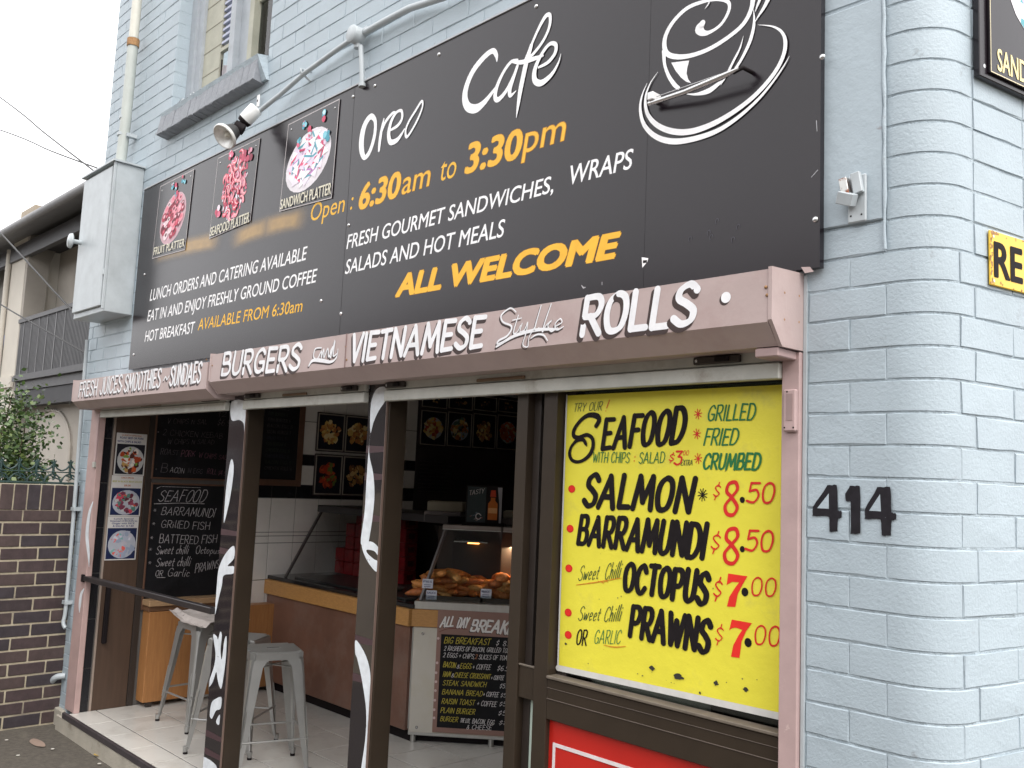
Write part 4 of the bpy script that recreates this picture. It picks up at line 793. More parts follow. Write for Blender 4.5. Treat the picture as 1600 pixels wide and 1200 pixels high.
mb = MB(); mb.tube([(-5.925, -.06, -.03), (-5.94, -.06, -.198)], .022, M('cream_pipe_paint', (.60, .59, .52), .4), 12); childbuild(mb, 'outlet', t)

# old fitting on the rendered patch, signs on the side wall -----------
t = empty('wall_fitting', (-.1, -.02, 2.4), label='old grey metal wall fitting with torn open housing beside the sign board', cat='wall fitting')
mb = MB(); mb.cbox(-.124, -.072, -.017, -.007, 2.345, 2.478, PIPE, .003)
for x in (-.114, -.084): mb.disc(Plane2D((0, -.0175, 0), (1, 0, 0), (0, -1, 0)), x, 2.364, .0028, BLKPAINT, .0004, 8)
childbuild(mb, 'backplate', t)
mb = MB(); mt = Matrix.Translation((-.115, -.038, 2.408)) @ Matrix.Rotation(R(22), 4, 'Y') @ Matrix.Rotation(R(14), 4, 'X')
mb.cbox(-.024, .022, -.016, .016, -.017, .017, PIPE, .002, mt); childbuild(mb, 'housing', t)
mb = MB(); mt = Matrix.Translation((-.109, -.030, 2.448)) @ Matrix.Rotation(R(-10), 4, 'Y'); mb.cbox(-.026, -.004, -.012, .01, -.024, .024, M('bare_torn_metal', (.5, .5, .48), .35, .8, wear=((.2, .08, .05), 40, .5, .1)), .001, mt)
mb.cbox(.004, .03, -.004, .012, -.03, .03, PIPE, .002, mt); childbuild(mb, 'torn_flap', t)

YEL_EN = M('yellow_enamel_plate', (.80, .50, .03), .3, var=.05, vs=10, wear=((.30, .12, .03), 16, .66, .06), spec=.6)
RE = [(0.2147, 2.3291), (0.2111, 2.1792)]
t = empty('street_sign', SIDE(RE[1][0], RE[1][1]), label='yellow enamel sign with rusty edges starting RE on the side wall', cat='sign')
L1 = .62; mb = MB()
mb.pbox(SIDE, RE[0][0], RE[0][0]+L1, RE[1][1], RE[0][1], .004, .010, YEL_EN, .002); childbuild(mb, 'plate', t)

mb = MB(); hgt = RE[0][1]-RE[1][1]
sans(mb, 'RESERVED', SIDE, (RE[0][0]+.025, RE[1][1]+hgt*.17, RE[0][0]+L1-.02, RE[1][1]+hgt*.17, hgt*.63, hgt*.63), BLKPAINT, .0108, 0, .055) if False else sans(mb, 'RE', SIDE, (RE[0][0]+.020, RE[1][1]+hgt*.17, RE[0][0]+.150, RE[1][1]+hgt*.17, hgt*.64, hgt*.64), BLKPAINT, .0108, 0, .05)
childbuild(mb, 'lettering', t)
mb = MB(); rr = random.Random(2)
for i in range(70):
    e_ = rr.random(); 
    if i % 3: u = RE[0][0]+rr.random()**1.5*.5; v = RE[1][1]+(rr.uniform(.002, .012) if e_ < .5 else hgt-rr.uniform(.002, .010))
    else: u = RE[0][0]+rr.uniform(.001, .010); v = RE[1][1]+rr.random()*hgt
    mb.disc(SIDE, u, v, rr.uniform(.0015, .005), RUST, .0104+i*4e-6, 6, rr.uniform(.0015, .006))
childbuild(mb, 'rust_spots', t)
for u, v in ((.014, hgt-.016), (.014, .012)):
    mb = MB(); mb.disc(SIDE, RE[0][0]+u, RE[1][1]+v, .004, CHROME, .012, 8); childbuild(mb, 'screw', t)
SW = [(0.1587, 2.7425), (0.1633, 2.9674), (0.2064, 2.7448), (0.2058, 2.9814), (0.4103, 2.7439), (0.4107, 2.7554)]
t = empty('picture_board', SIDE(SW[0][0], SW[0][1]), label='black picture board with gold sandwich lettering high on the side wall', cat='picture board')
mb = MB(); mb.pbox(SIDE, SW[0][0], SW[0][0]+.9, SW[0][1], SW[0][1]+.62, .004, .022, BLACKB, .002); childbuild(mb, 'backing_board', t)
mb = MB(); x0, z0 = SW[0][0]+.036, SW[0][1]+.016; mb.pbox(SIDE, x0, x0+.72, z0, z0+.56, .0225, .030, BLACKB, .001); childbuild(mb, 'panel', t)
mb = MB(); cr_ = ink('cream_print', (.74, .70, .56))
for a_, b2 in (((x0+.003, z0+.56), (x0+.003, z0+.003)), ((x0+.003, z0+.003), (x0+.72, z0+.003))): ribbon(mb, SIDE, [a_, b2], .0028, ink('cream_edge', (.7, .62, .42)), .0306)
LT = (0.2282, 2.7692, 0.4113, 2.7727, 0.0633, 0.0735)
sans(mb, 'SANDWICH', SIDE, (LT[0], LT[1]+.004, LT[0]+(LT[2]-LT[0])*1.60, LT[1]+(LT[3]-LT[1])*.2+.004, LT[4], LT[4]), ink('gold_cream_print', (.82, .70, .36)), .0312, 0, .02)
childbuild(mb, 'lettering', t)
mb = MB(); c_ = (0.4188, 3.0025); plate_picture(mb, SIDE, c_[0]+.02, c_[1]+.06, .16, .15, whites, 60, 8, .0308, -.2, PLW, .16); childbuild(mb, 'food_print', t)
mb = MB(); mb.disc(SIDE, SW[0][0]+.022, SW[0][1]+.032, .006, CHROME, .0225, 10); childbuild(mb, 'screw', t)

# ================================================================== SHOP FRONT
PRINTB = M('gloss_black_coffee_print', (.045, .038, .045), .08, .6, var=.35, vs=3, coat=.6, spec=.8, stretch=(1, 1, 2), wear=((.03, .025, .03), 3, .42, .25))
def post(lab, x0, x1, depth, shapes, bands, gap):
    t = empty('shopfront_post', (x0, 0, -.07), label=lab, cat='post', group='brown posts with coffee print facing')
    mb = MB(); mb.cbox(x0, x1, 0.004, depth, -.07, 2.02, BROWN, .003); childbuild(mb, 'post', t)
    mb = MB(); mb.box(x0-.001, x1-.012, -.004, .003, -.05, 2.02, PRINTB); childbuild(mb, 'print_panel', t)
    mb = MB(); mb.box(x1-.011, x1-.007, -.007, .003, -.05, 2.0, M('brown_edge_bead', (.16, .11, .09), .4)); childbuild(mb, 'edge_bead', t)
    o = .0012
    for q in shapes:
        m = MB()
        q = [(min(max(u, x0), x1-.0125), v) for u, v in q]; k = crm(q+[q[0]], 4)[:-1]; k = [(min(max(u, x0), x1-.0125), v) for u, v in k]
        m.face([POST(u, v, o) for u, v in k], SWOOSH); o += 1e-5; childbuild(m, 'silver_print', t)
    m = MB()
    for v, c in bands: m.poly(POST, [(x0, v-.018), (x1-.013, v-.012), (x1-.013, v+.012), (x0, v+.016)], ink('print_pinkish_band', (.07, .04, .045)), .0008)
    childbuild(m, 'print_bands', t)
    m = MB()
    for h in gap: m.disc(POST, *h, .0022, BLKPAINT, o+.0002, 8); m.disc(POST, h[0]+.014, h[1], .0022, BLKPAINT, o+.0002, 8)
    childbuild(m, 'screws', t); return t
post('brown shopfront post with coffee print facing, left one, in front of the stools', -3.655, -3.462, .098, [
    [(-3.6465, 1.9741), (-3.4788, 1.9615), (-3.4589, 1.8069), (-3.4903, 1.8518), (-3.5434, 1.8735), (-3.6308, 1.8752)],
    [(-3.6032, 1.6557), (-3.5663, 1.6287), (-3.5646, 1.5498), (-3.5833, 1.4398), (-3.6176, 1.3355), (-3.6321, 1.3347), (-3.6317, 1.5135)],
    [(-3.4959, 1.2054), (-3.4861, 1.143), (-3.55, 1.0972), (-3.4794, 1.1005), (-3.4807, 1.0639), (-3.5847, 1.0435), (-3.5975, 0.9885), (-3.6226, 0.9185), (-3.6523, 0.8308), (-3.6857, 1.0299), (-3.631, 1.1031), (-3.5689, 1.1694)],
    [(-3.6564, 0.723), (-3.6121, 0.7228), (-3.5951, 0.7087), (-3.5767, 0.7512), (-3.5559, 0.7344), (-3.5583, 0.6616), (-3.5365, 0.616), (-3.5242, 0.7161), (-3.5019, 0.7325), (-3.4948, 0.6228), (-3.5142, 0.48), (-3.5424, 0.478), (-3.5697, 0.5121), (-3.5891, 0.5415), (-3.6166, 0.4873), (-3.6552, 0.4538), (-3.6541, 0.4904), (-3.6158, 0.5698), (-3.6123, 0.6365)],
    [(-3.6242, 0.3153), (-3.6131, 0.3797), (-3.5604, 0.4128), (-3.5089, 0.426), (-3.5105, 0.3709), (-3.5574, 0.3517), (-3.5872, 0.3131), (-3.5997, 0.3008)], [(-3.5486, 0.2986), (-3.5314, 0.3247), (-3.5122, 0.3384), (-3.5119, 0.2934), (-3.5321, 0.2859)],
    [(-3.6775, 0.0651), (-3.6603, 0.0953), (-3.513, 0.0856), (-3.5102, 0.026), (-3.6782, -0.0164)]], [(v, 0) for v in (1.27, 1.17, .22, .13)], [(-3.5881, 0.6223), (-3.5659, 1.7873)])
post('brown shopfront post with coffee print facing, right one, in front of the counter', -2.350, -2.205, .102, [
    [(-2.2918, 1.9878), (-2.2021, 1.9866), (-2.2025, 1.9418), (-2.2724, 1.8879), (-2.3057, 1.8377), (-2.3253, 1.7927), (-2.3337, 1.9238)],
    [(-2.3253, 1.7927), (-2.3261, 1.705), (-2.2856, 1.613), (-2.2678, 1.5302), (-2.269, 1.4474), (-2.2814, 1.3586), (-2.2959, 1.3136), (-2.3482, 1.3068), (-2.3333, 1.444), (-2.3331, 1.5838), (-2.3309, 1.705)],
    [(-2.3382, 1.3048), (-2.2729, 1.3208), (-2.1984, 1.2994), (-2.193, 1.2676), (-2.2454, 1.2821), (-2.2999, 1.2831), (-2.2912, 1.2673), (-2.242, 1.2471), (-2.1972, 1.2403), (-2.1954, 1.1976), (-2.2622, 1.2154), (-2.314, 1.2572)],
    [(-2.3434, 0.8935), (-2.2825, 0.8598), (-2.2346, 0.8039), (-2.2052, 0.7407), (-2.2099, 0.651), (-2.2103, 0.5418), (-2.2149, 0.4297), (-2.2207, 0.3511), (-2.2522, 0.3432), (-2.2315, 0.5008), (-2.2362, 0.6144), (-2.2759, 0.7278), (-2.3205, 0.8135), (-2.3402, 0.8399)]],
    [(v, 0) for v in (1.72, 1.60, 1.42, .90, .74)], [(-2.2885, 1.2416)])

# entrance frame, side light and big shop window
t = empty('shop_window', (-1.2, .0, .2), label='brown framed shop window and side light right of the entrance, behind the yellow poster', cat='shop window')
def fr(name, *boxes, m=BROWN, c=.002):
    mb = MB()
    for b in boxes: mb.cbox(*b, m, c)
    return childbuild(mb, name, t)
fr('jamb', (-1.408, -1.352, .0, .075, -.07, 1.93)); fr('mullion', (-1.270, -1.205, .0, .075, -.07, 1.93))
fr('inner_jamb', (-1.3515, -1.318, .035, .075, -.07, 1.93), m=BROWND); fr('inner_bead', (-1.2045, -1.160, .045, .075, .82, 1.93), m=BROWND)
fr('transom', (-1.205, -.317, .0, .075, .80, .935), c=.003); fr('sill_bead', (-1.205, -.317, -.006, .045, .936, .946), m=M('worn_sill_edge', (.14, .115, .09), .5, var=.2, vs=20))
fr('groove', (-1.203, -.317, -.0022, .0, .868, .8705), (-1.203, -.317, -.0022, .0, .905, .9065), m=M('transom_groove', (.11, .085, .07), .5), c=.0005)
fr('side_transom', (-1.3515, -1.2705, .008, .075, .845, .955)); fr('side_bead', (-1.3515, -1.2705, .004, .0075, .955, .963), m=M('worn_sill_edge', (.14, .115, .09), .5))
fr('bottom_rail', (-1.205, -.317, .0, .075, -.07, .10)); fr('head', (-1.408, -.317, .01, .075, 1.931, 1.99), m=BROWND)
TINT = glass('tinted_window_glass', (.55, .62, .60))
mb = MB(); mb.box(-1.205, -.26, .056, .060, .93, 1.94, TINT); childbuild(mb, 'pane', t)
mb = MB(); mb.box(-1.318, -1.270, .056, .060, .95, 1.94, TINT); childbuild(mb, 'pane', t)
REDPN = M('red_gloss_panel', (.50, .018, .012), .3, var=.06, vs=6, spec=.5)
mb = MB(); mb.box(-1.205, -.3165, .022, .05, .10, .80, REDPN); childbuild(mb, 'red_panel', t)
mb = MB(); zz = (-1.1851, 0.7235); 
for b in ((zz[0]-.0, -.32, zz[1]-.012, zz[1]), (zz[0], zz[0]+.011, .15, zz[1]-.0125)): mb.box(b[0], b[1], .0195, .0217, b[2], b[3], ink('panel_white_line', (.72, .66, .66)))
childbuild(mb, 'white_border', t)
mb = MB(); mb.box(-1.3175, -1.2705, .04, .055, .0, .845, M('pale_green_panel', (.52, .62, .54), .4, var=.05)); childbuild(mb, 'green_panel', t)
mb = MB(); g = (-1.3245, 0.7508); mb.box(-1.304, -1.297, .038, .0396, .05, .745, REDP); mb.box(-1.297, -1.2705, .038, .0396, .738, .745, REDP); childbuild(mb, 'red_line', t)
mb = MB()
for q in (((-1.297, .68), (-1.283, .705), (-1.272, .73)), ((-1.297, .56), (-1.283, .585), (-1.272, .61))): ribbon(mb, Plane2D((0, .0396, 0), (1, 0, 0), (0, -1, 0)), list(q), .0012, DKGREENP, .0006)
childbuild(mb, 'green_line', t)

# ------------------------------------------------------------------ yellow poster
DOT_ = ink('bright_red_dot', (.78, .03, .02))
t = empty('menu_poster', (-1.1, .04, 1.0), label='big yellow hand painted poster of seafood prices in the shop window', cat='poster')
PQ = [(-1.1962, 1.918), (-0.312, 1.9169), (-0.3028, 0.9816), (-1.1922, 0.9683)]
mb = MB(); r3 = random.Random(4); nxp, nzp = 26, 26
vs = []
for j in range(nzp+1):
    for i in range(nxp+1):
        a, b = i/nxp, j/nzp
        u = (PQ[3][0]*(1-a)+PQ[2][0]*a)*(1-b)+(PQ[0][0]*(1-a)+PQ[1][0]*a)*b; v = (PQ[3][1]*(1-a)+PQ[2][1]*a)*(1-b)+(PQ[0][1]*(1-a)+PQ[1][1]*a)*b
        vs.append(POSTER(u, v, -.0008+.0006*math.sin(a*9+b*3)))
mb.mesh(vs, [(j*(nxp+1)+i, j*(nxp+1)+i+1, (j+1)*(nxp+1)+i+1, (j+1)*(nxp+1)+i) for j in range(nzp) for i in range(nxp)], YPOST, True); childbuild(mb, 'sheet', t)
mb = MB(); WB = ink('dirty_white_edge', (.62, .61, .58))
ribbon(mb, POSTER, [PQ[3], ((PQ[3][0]+PQ[2][0])/2, (PQ[3][1]+PQ[2][1])/2+.001), PQ[2]], .020, WB, .001); ribbon(mb, POSTER, [PQ[0], ((PQ[0][0]+PQ[3][0])/2-.001, (PQ[0][1]+PQ[3][1])/2), PQ[3]], .007, WB, .0012)
childbuild(mb, 'white_edge', t)
K, G_, RD, GD = MB(), MB(), MB(), MB(); O = .0008
for s, T, w, sh, sd_ in (('EAFOOD', (-1.0267, 1.7261, -0.6946, 1.7516, 0.0968, 0.108), .20, .16, 1), ('SALMON', (-1.1025, 1.531, -0.66, 1.5342, 0.1059, 0.1012), .22, .2, 12), ('BARRAMUNDI', (-1.1231, 1.4001, -0.6073, 1.3952, 0.0943, 0.1006), .21, .16, 3),
    ('OCTOPUS', (-0.9145, 1.2666, -0.595, 1.2585, 0.0867, 0.0934), .23, .12, 4), ('PRAWNS', (-0.8853, 1.123, -0.585, 1.1182, 0.0912, 0.0958), .22, .12, 5), ('OR', (-1.1132, 1.0596, -1.0671, 1.0656, 0.0489, 0.0484), .13, .15, 6)):
    line_of(t, 'lettering', brush, s, POSTER, T, w, BLKPAINT, O, sh, .02, sd_, sp=.17)
script(POSTER, [[(-1.0539, 1.8067, 0.0164), (-1.0417, 1.827, 0.0189), (-1.0532, 1.8411, 0.0215), (-1.0899, 1.8448, 0.0167), (-1.1263, 1.827, 0.0143), (-1.155, 1.7952, 0.0157), (-1.1555, 1.7726, 0.017), (-1.1311, 1.7668, 0.0155), (-1.0943, 1.776, 0.0141), (-1.0679, 1.7609, 0.0152), (-1.0665, 1.7276, 0.0164), (-1.0872, 1.6998, 0.014), (-1.1235, 1.6827, 0.0116), (-1.1575, 1.6862, 0.013), (-1.1722, 1.7075, 0.0144), (-1.1658, 1.733, 0.0118), (-1.1418, 1.7556, 0.013), (-1.1121, 1.7594, 0.0141), (-1.0988, 1.7459, 0.0128), (-1.094, 1.737, 0.0038)]], BLKPAINT, O, K)
childbuild(K, 'lettering', t); K = MB()
for x, y, r in [(1098, 773, 7)]:
    c = (-0.6141, 1.5875)
    for k in range(5):
        a = k*math.pi/5+.2; ribbon(K, POSTER, [(c[0]-.017*math.cos(a), c[1]-.019*math.sin(a)), c, (c[0]+.017*math.cos(a), c[1]+.019*math.sin(a))], .003, BLKPAINT, O+k*6e-5)
for c, r in (((-0.4745, 1.5778), 0.0085), ((-0.472, 1.4333), 0.0085), ((-0.4613, 1.31), 0.0115), ((-0.4484, 1.1671), 0.012)): K.disc(POSTER, *c, r, BLKPAINT, O, 14, r*1.1)
childbuild(K, 'black_dots', t)
for s, T, w, sh in (('TRY OUR', (-1.1626, 1.8596, -1.0323, 1.8606, 0.0274, 0.0289), .10, .25), ('WITH CHIPS', (-1.0652, 1.6818, -0.9055, 1.6819, 0.0342, 0.034), .10, .12), ('SALAD', (-0.8654, 1.6804, -0.7622, 1.6839, 0.0358, 0.0349), .10, .12), ('EXTRA', (-0.6975, 1.6767, -0.6541, 1.6774, 0.0172, 0.017), .12, .15),
    ('GRILLED', (-0.6031, 1.8169, -0.4395, 1.8157, 0.0459, 0.0478), .13, .2), ('FRIED', (-0.6154, 1.7415, -0.4971, 1.7415, 0.0498, 0.0483), .13, .25), ('CRUMBED', (-0.616, 1.6682, -0.4203, 1.6681, 0.0455, 0.047), .18, .2),
    ('Sweet', (-1.1143, 1.2746, -1.0255, 1.2881, 0.0497, 0.0488), .06, .3), ('Chilli', (-0.9975, 1.2911, -0.932, 1.302, 0.0506, 0.0561), .06, .3), ('Sweet', (-1.1082, 1.1416, -1.0142, 1.1522, 0.047, 0.046), .07, .3), ('Chilli', (-0.9947, 1.1528, -0.9241, 1.1645, 0.0458, 0.0533), .07, .3), ('GARLIC', (-1.0334, 1.076, -0.9213, 1.0911, 0.0438, 0.0427), .07, .2)):
    dk = s in ('TRY OUR', 'EXTRA', 'Sweet', 'Chilli')
    line_of(t, 'lettering', brush, s, POSTER, T, w, DKGREENP if dk else GREENP, O, sh, .02, 7)
for s, T, w, sh, sd_ in (('!', (-1.0178, 1.8558, -1.0064, 1.8555, 0.0398, 0.0397), .09, .3, 1), (':', (-0.8895, 1.6842, -0.8788, 1.6844, 0.0296, 0.0296), .14, .1, 1), ('$', (-0.7447, 1.6862, -0.7248, 1.6865, 0.0286, 0.0285), .14, .15, 1), ('3', (-0.7246, 1.6783, -0.6976, 1.6788, 0.0427, 0.0424), .16, .15, 1), ('00', (-0.6911, 1.7091, -0.6693, 1.7093, 0.0141, 0.0141), .14, .2, 1),
    ('$', (-0.577, 1.5773, -0.5542, 1.5782, 0.0467, 0.0464), .10, .15, 1), ('8', (-0.5398, 1.5309, -0.489, 1.5336, 0.0961, 0.0949), .13, .06, 1), ('50', (-0.4614, 1.5709, -0.3711, 1.5731, 0.0585, 0.0571), .13, .12, 1),
    ('$', (-0.5826, 1.4166, -0.5509, 1.4174, 0.0596, 0.0591), .09, .12, 1), ('8', (-0.5391, 1.388, -0.4842, 1.3911, 0.1007, 0.0993), .13, .05, 1), ('50', (-0.4634, 1.4303, -0.3734, 1.434, 0.0597, 0.0583), .13, .10, 1),
    ('$', (-0.5704, 1.2767, -0.5413, 1.2783, 0.0625, 0.062), .09, .10, 1), ('00', (-0.4421, 1.303, -0.3617, 1.3088, 0.0514, 0.0503), .11, .08, 1),
    ('$', (-0.5609, 1.1481, -0.5343, 1.1504, 0.0542, 0.0538), .08, .10, 1), ('00', (-0.4295, 1.1664, -0.348, 1.1718, 0.0524, 0.0548), .11, .08, 1)):
    line_of(t, 'lettering', brush, s, POSTER, T, w, REDP, O, sh, .0, sd_, nib=.9)
for q in ([(-0.5186, 1.3579), (-0.4536, 1.3562), (-0.4702, 1.3293), (-0.4848, 1.3017), (-0.4928, 1.263), (-0.5211, 1.2609), (-0.5129, 1.291), (-0.4938, 1.3193), (-0.4811, 1.3356), (-0.505, 1.3349), (-0.518, 1.3271), (-0.5232, 1.3228)], [(-0.5038, 1.2252), (-0.4367, 1.2241), (-0.4552, 1.1989), (-0.4696, 1.1676), (-0.476, 1.1191), (-0.5044, 1.1181), (-0.4972, 1.1524), (-0.4805, 1.1824), (-0.468, 1.2007), (-0.4895, 1.2039), (-0.5046, 1.1999), (-0.5119, 1.1922)]):
    m = MB(); m.poly(POSTER, q, DOT_, O); childbuild(m, 'lettering', t)
for c in [(-0.6366, 1.8377), (-0.6398, 1.7755), (-0.6332, 1.6986)]:
    RD = MB()
    for k in range(4):
        a = k*math.pi/4+.2; ribbon(RD, POSTER, [(c[0]-.014*math.cos(a), c[1]-.016*math.sin(a)), c, (c[0]+.014*math.cos(a), c[1]+.016*math.sin(a))], .0028, REDP, O+k*6e-5)
    childbuild(RD, 'asterisk', t)
DOT = ink('bright_red_dot', (.78, .03, .02))
for c in [(-1.1573, 1.5864), (-1.1583, 1.4483), (-1.1577, 1.3116), (-1.1535, 1.1615), (-1.1499, 1.0863)]: RD = MB(); RD.disc(POSTER, *c, .0165, REDP, O, 18, .0135); RD.disc(POSTER, *c, .0125, DOT, O+.0003, 16, .010); childbuild(RD, 'red_dot', t)
for p in ([(-1.1195, 1.2588, 0.0025), (-1.0363, 1.2764, 0.0039), (-0.924, 1.3029, 0.0019)], [(-0.9888, 1.0766, 0.0019), (-0.945, 1.0772, 0.0037), (-0.8972, 1.0867, 0.0018)], [(-1.0224, 1.2821, 0.0019), (-0.997, 1.2784, 0.0024), (-1.0112, 1.2833, 0.0019), (-0.9806, 1.2844, 0.0019)]):
    ribbon(GD, POSTER, crm(p, 4), None, ORANGEP, O)
childbuild(GD, 'orange_flourish', t)
mb = MB(); rr = random.Random(6)
for c, a, b in [((-0.7899, 1.0362), 0.02, 0.01), ((-0.6871, 1.0279), 0.03, 0.014), ((-0.554, 1.034), 0.016, 0.01), ((-0.4546, 1.0332), 0.014, 0.01), ((-1.1588, 1.0547), 0.009, 0.006), ((-0.6094, 0.9939), 0.008, 0.006), ((-0.335, 1.0809), 0.006, 0.02)]:
    k = 13; mb.face([POSTER(c[0]+a*.62*math.cos(2*math.pi*i/k)*rr.uniform(.5, 1.2), c[1]+b*.8*math.sin(2*math.pi*i/k)*rr.uniform(.5, 1.2), O+.0004) for i in range(k)], M('torn_hole', (.03, .028, .02), .7))
for i in range(26):
    u = rr.uniform(-1.1, -.36); v = 1.005+rr.uniform(0, .9)**2*.9; mb.disc(POSTER, u, v, rr.uniform(.001, .0028), M('grime_speck', (.22, .19, .05), .8), O+.0004, 5)
childbuild(mb, 'tears', t)

# ================================================================== INTERIOR
TILE = M('cream_floor_tile', (.60, .58, .54), .28, var=.08, vs=2.5, spec=.5, wear=((.42, .395, .36), 5, .50, .25), wear2=((.22, .20, .18), 22, .70, .06)); GROUT = M('dark_floor_grout', (.12, .11, .10), .9)
fl = MB(); fl.box(-5.545, -.26, -.045, 7.0, -.25, FLOOR-.004, GROUT); fl = tag(fl.build('floor'), kind='structure')
tm = MB(); TS = .333; tm.cbox(0, TS-.006, 0, TS-.006, -.004, .0, TILE, .0015); tile_me = None
for i in range(17):
    for j in range(8):
        x = -5.545+i*TS; y = -.040+j*TS if j == 0 else -.2+j*TS
        w = 1.0
        if j == 0: sy = .174/.333
        else: sy = 1.0
        if j == 0: y = -.04
        else: y = .140+(j-1)*TS
        if x+TS > -.25: continue
        if tile_me is None: tile_me = tm.build('tile'); o = tile_me
        else: o = bpy.data.objects.new('tile', tile_me.data); col.objects.link(o)
        o.parent = fl; o.location = (x+(.06 if j % 1 else 0), y, FLOOR+rnd.uniform(-.0004, .0004)); o.scale = (1, sy, 1)
mb = MB()
# step: dark nosing and rendered riser
NOSE = M('dark_slate_nosing', (.045, .038, .042), .45, var=.2, vs=12, bump=.15, bs=50)
tt = empty('door_step', (-3, -.06, -.2), label='rendered step with a dark nosing along the shop front threshold', cat='step')
mb.cbox(-5.60, -1.41, -.068, -.046, -.105, FLOOR+.003, NOSE, .003); childbuild(mb, 'nosing', tt)
mb = MB(); CONC = M('stained_cream_render', (.40, .37, .31), .85, var=.12, vs=7, bump=.5, bs=70, wear=((.20, .17, .13), 6, .60, .15))
mb.cbox(-5.72, -1.30, -.064, -.045, -.25, -.106, CONC, .003); mb.cbox(-5.97, -5.725, -.030, .02, -.25, -.09, CONC, .005); childbuild(mb, 'riser', tt)

WT = M('white_glazed_wall_tile', (.80, .77, .73), .22, var=.05, vs=5, spec=.5); BT = M('black_glazed_tile', (.012, .012, .015), .2, var=.2, spec=.5); WG = M('dark_tile_grout', (.14, .13, .12), .9)
iw = MB(); iw.box(-5.75, -5.558, .31, 7.0, -.25, 2.75, WG); iw.box(-5.695, -5.558, .022, .309, -.25, 2.0, WG); iw = tag(iw.build('interior_wall'), kind='structure')
tiles = {}
def wall_tile(y0, y1, z0, z1, m):
    key = (round(y1-y0, 3), round(z1-z0, 3), m.name)
    if key not in tiles:
        b = MB(); b.cbox(-.008, 0, 0, y1-y0-.005, 0, z1-z0-.005, m, .0012); o = b.build('tile'); tiles[key] = o.data
    else: o = bpy.data.objects.new('tile', tiles[key]); col.objects.link(o)
    o.parent = iw; o.location = (-5.55+rnd.uniform(-.0006, .0006), y0, z0)
rows = [(.47, .76, 0), (.76, 1.045, 0), (1.045, 1.10, 0), (1.10, 1.13, 0), (1.13, 1.40, 0), (1.40, 1.51, 1), (1.51, 1.67, 0), (1.67, 1.758, 1), (1.758, 2.03, 0), (2.03, 2.31, 0)]
for z0, z1, b in rows:
    y = 1.142
    while y < 2.75:
        if not (z1 < .75 and y > 1.4): wall_tile(y, y+.219, z0, z1, BT if b else WT)
        y += .219
for z0, z1 in ((-.07, .22), (.22, .55), (.55, .86), (.86, 1.17), (1.17, 1.48), (1.48, 1.79), (1.79, 2.0)): wall_tile(.003, .082, z0, z1, BT)
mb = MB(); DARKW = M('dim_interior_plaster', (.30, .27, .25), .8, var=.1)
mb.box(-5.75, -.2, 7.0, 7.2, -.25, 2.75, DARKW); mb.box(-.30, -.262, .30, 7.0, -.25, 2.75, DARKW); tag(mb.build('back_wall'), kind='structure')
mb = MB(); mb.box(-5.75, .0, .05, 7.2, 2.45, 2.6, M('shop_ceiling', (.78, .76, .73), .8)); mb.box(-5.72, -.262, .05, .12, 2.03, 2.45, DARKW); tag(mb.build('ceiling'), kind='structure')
mb = MB(); mb.box(-5.562, -5.545, 2.78, 7.0, -.07, 2.45, M('dark_brown_sheet', (.045, .035, .036), .6, var=.15)); mb.box(-5.545, -5.535, 2.80, 7, 1.16, 1.18, STEEL)  # dark brown sheet added for the dark stretch of interior, with a steel strip
tag(mb.build('dark_rear_sheet'), 'dark panelled stretch of wall under the row of four food pictures', 'wall panel')

DOORB = M('brown_timber_panel', (.075, .045, .030), .45, var=.15, vs=6, stretch=(1, 6, .6), bump=.04)
t = empty('folding_door', (-5.55, .2, -.07), label='brown folded back door panel carrying the three lunch posters', cat='door')
mb = MB(); mb.pbox(LWALL, .085, .335, -.07, 2.02, -.001, .006, DOORB, .002); childbuild(mb, 'panel', t)
mb = MB(); mb.pbox(LWALL, .0835, .097, -.07, 2.02, .0, .012, M('worn_pale_edge', (.30, .24, .20), .5), .001); mb.pbox(LWALL, .337, .380, -.07, 2.02, -.001, .012, BROWND, .002); childbuild(mb, 'frame', t)
mb = MB(); mb.pbox(LWALL, .125, .155, .38, .80, .006, .035, BLKPAINT, .004); childbuild(mb, 'handle', t)
t = empty('counter_ledge', (-4.6, 0, .85), label='narrow dark ledge bar across the chalkboard bay of the shop front', cat='ledge')
mb = MB(); mt = Matrix.Translation((-5.56, 0, .826)) @ Matrix.Rotation(-.0125, 4, 'Y'); mb.cbox(0, 1.90, -.030, .012, -.018, .016, M('dark_metal_ledge', (.035, .03, .032), .35, .3), .003, mt); childbuild(mb, 'bar', t)
mb = MB(); mb.cbox(-5.58, -5.545, -.034, .016, .80, .85, BLKPAINT, .003); childbuild(mb, 'end_bracket', t)

# three lunch posters
def lunch(lab, y0, y1, z0, z1, zt, heads, seed, cols, plate, bg_, lines):
    t = empty('lunch_poster', LWALL(y0, z0), label=lab, cat='poster', group='three lunch posters on the folded door')
    mb = MB(); mb.pbox(LWALL, y0, y1, z0, z1, .0065, .0085, M('off_white_card', (.62, .60, .58), .5, var=.05)); childbuild(mb, 'card', t)
    mb = MB(); mb.poly(LWALL, [(y0+.008, z0+.008), (y1-.008, z0+.008), (y1-.008, zt), (y0+.008, zt)], bg_, .0090)
    plate_picture(mb, LWALL, (y0+y1)/2+.004, (z0+zt)/2-.002, (y1-y0)*.44, (zt-z0)*.44, cols, 44, seed, .0094, .15, plate, .22)
    childbuild(mb, 'food_print', t)
    mb = MB()
    for s, T, c in lines: sans(mb, s, LWALL, T, c, .0090, 0, .03)
    childbuild(mb, 'lettering', t)
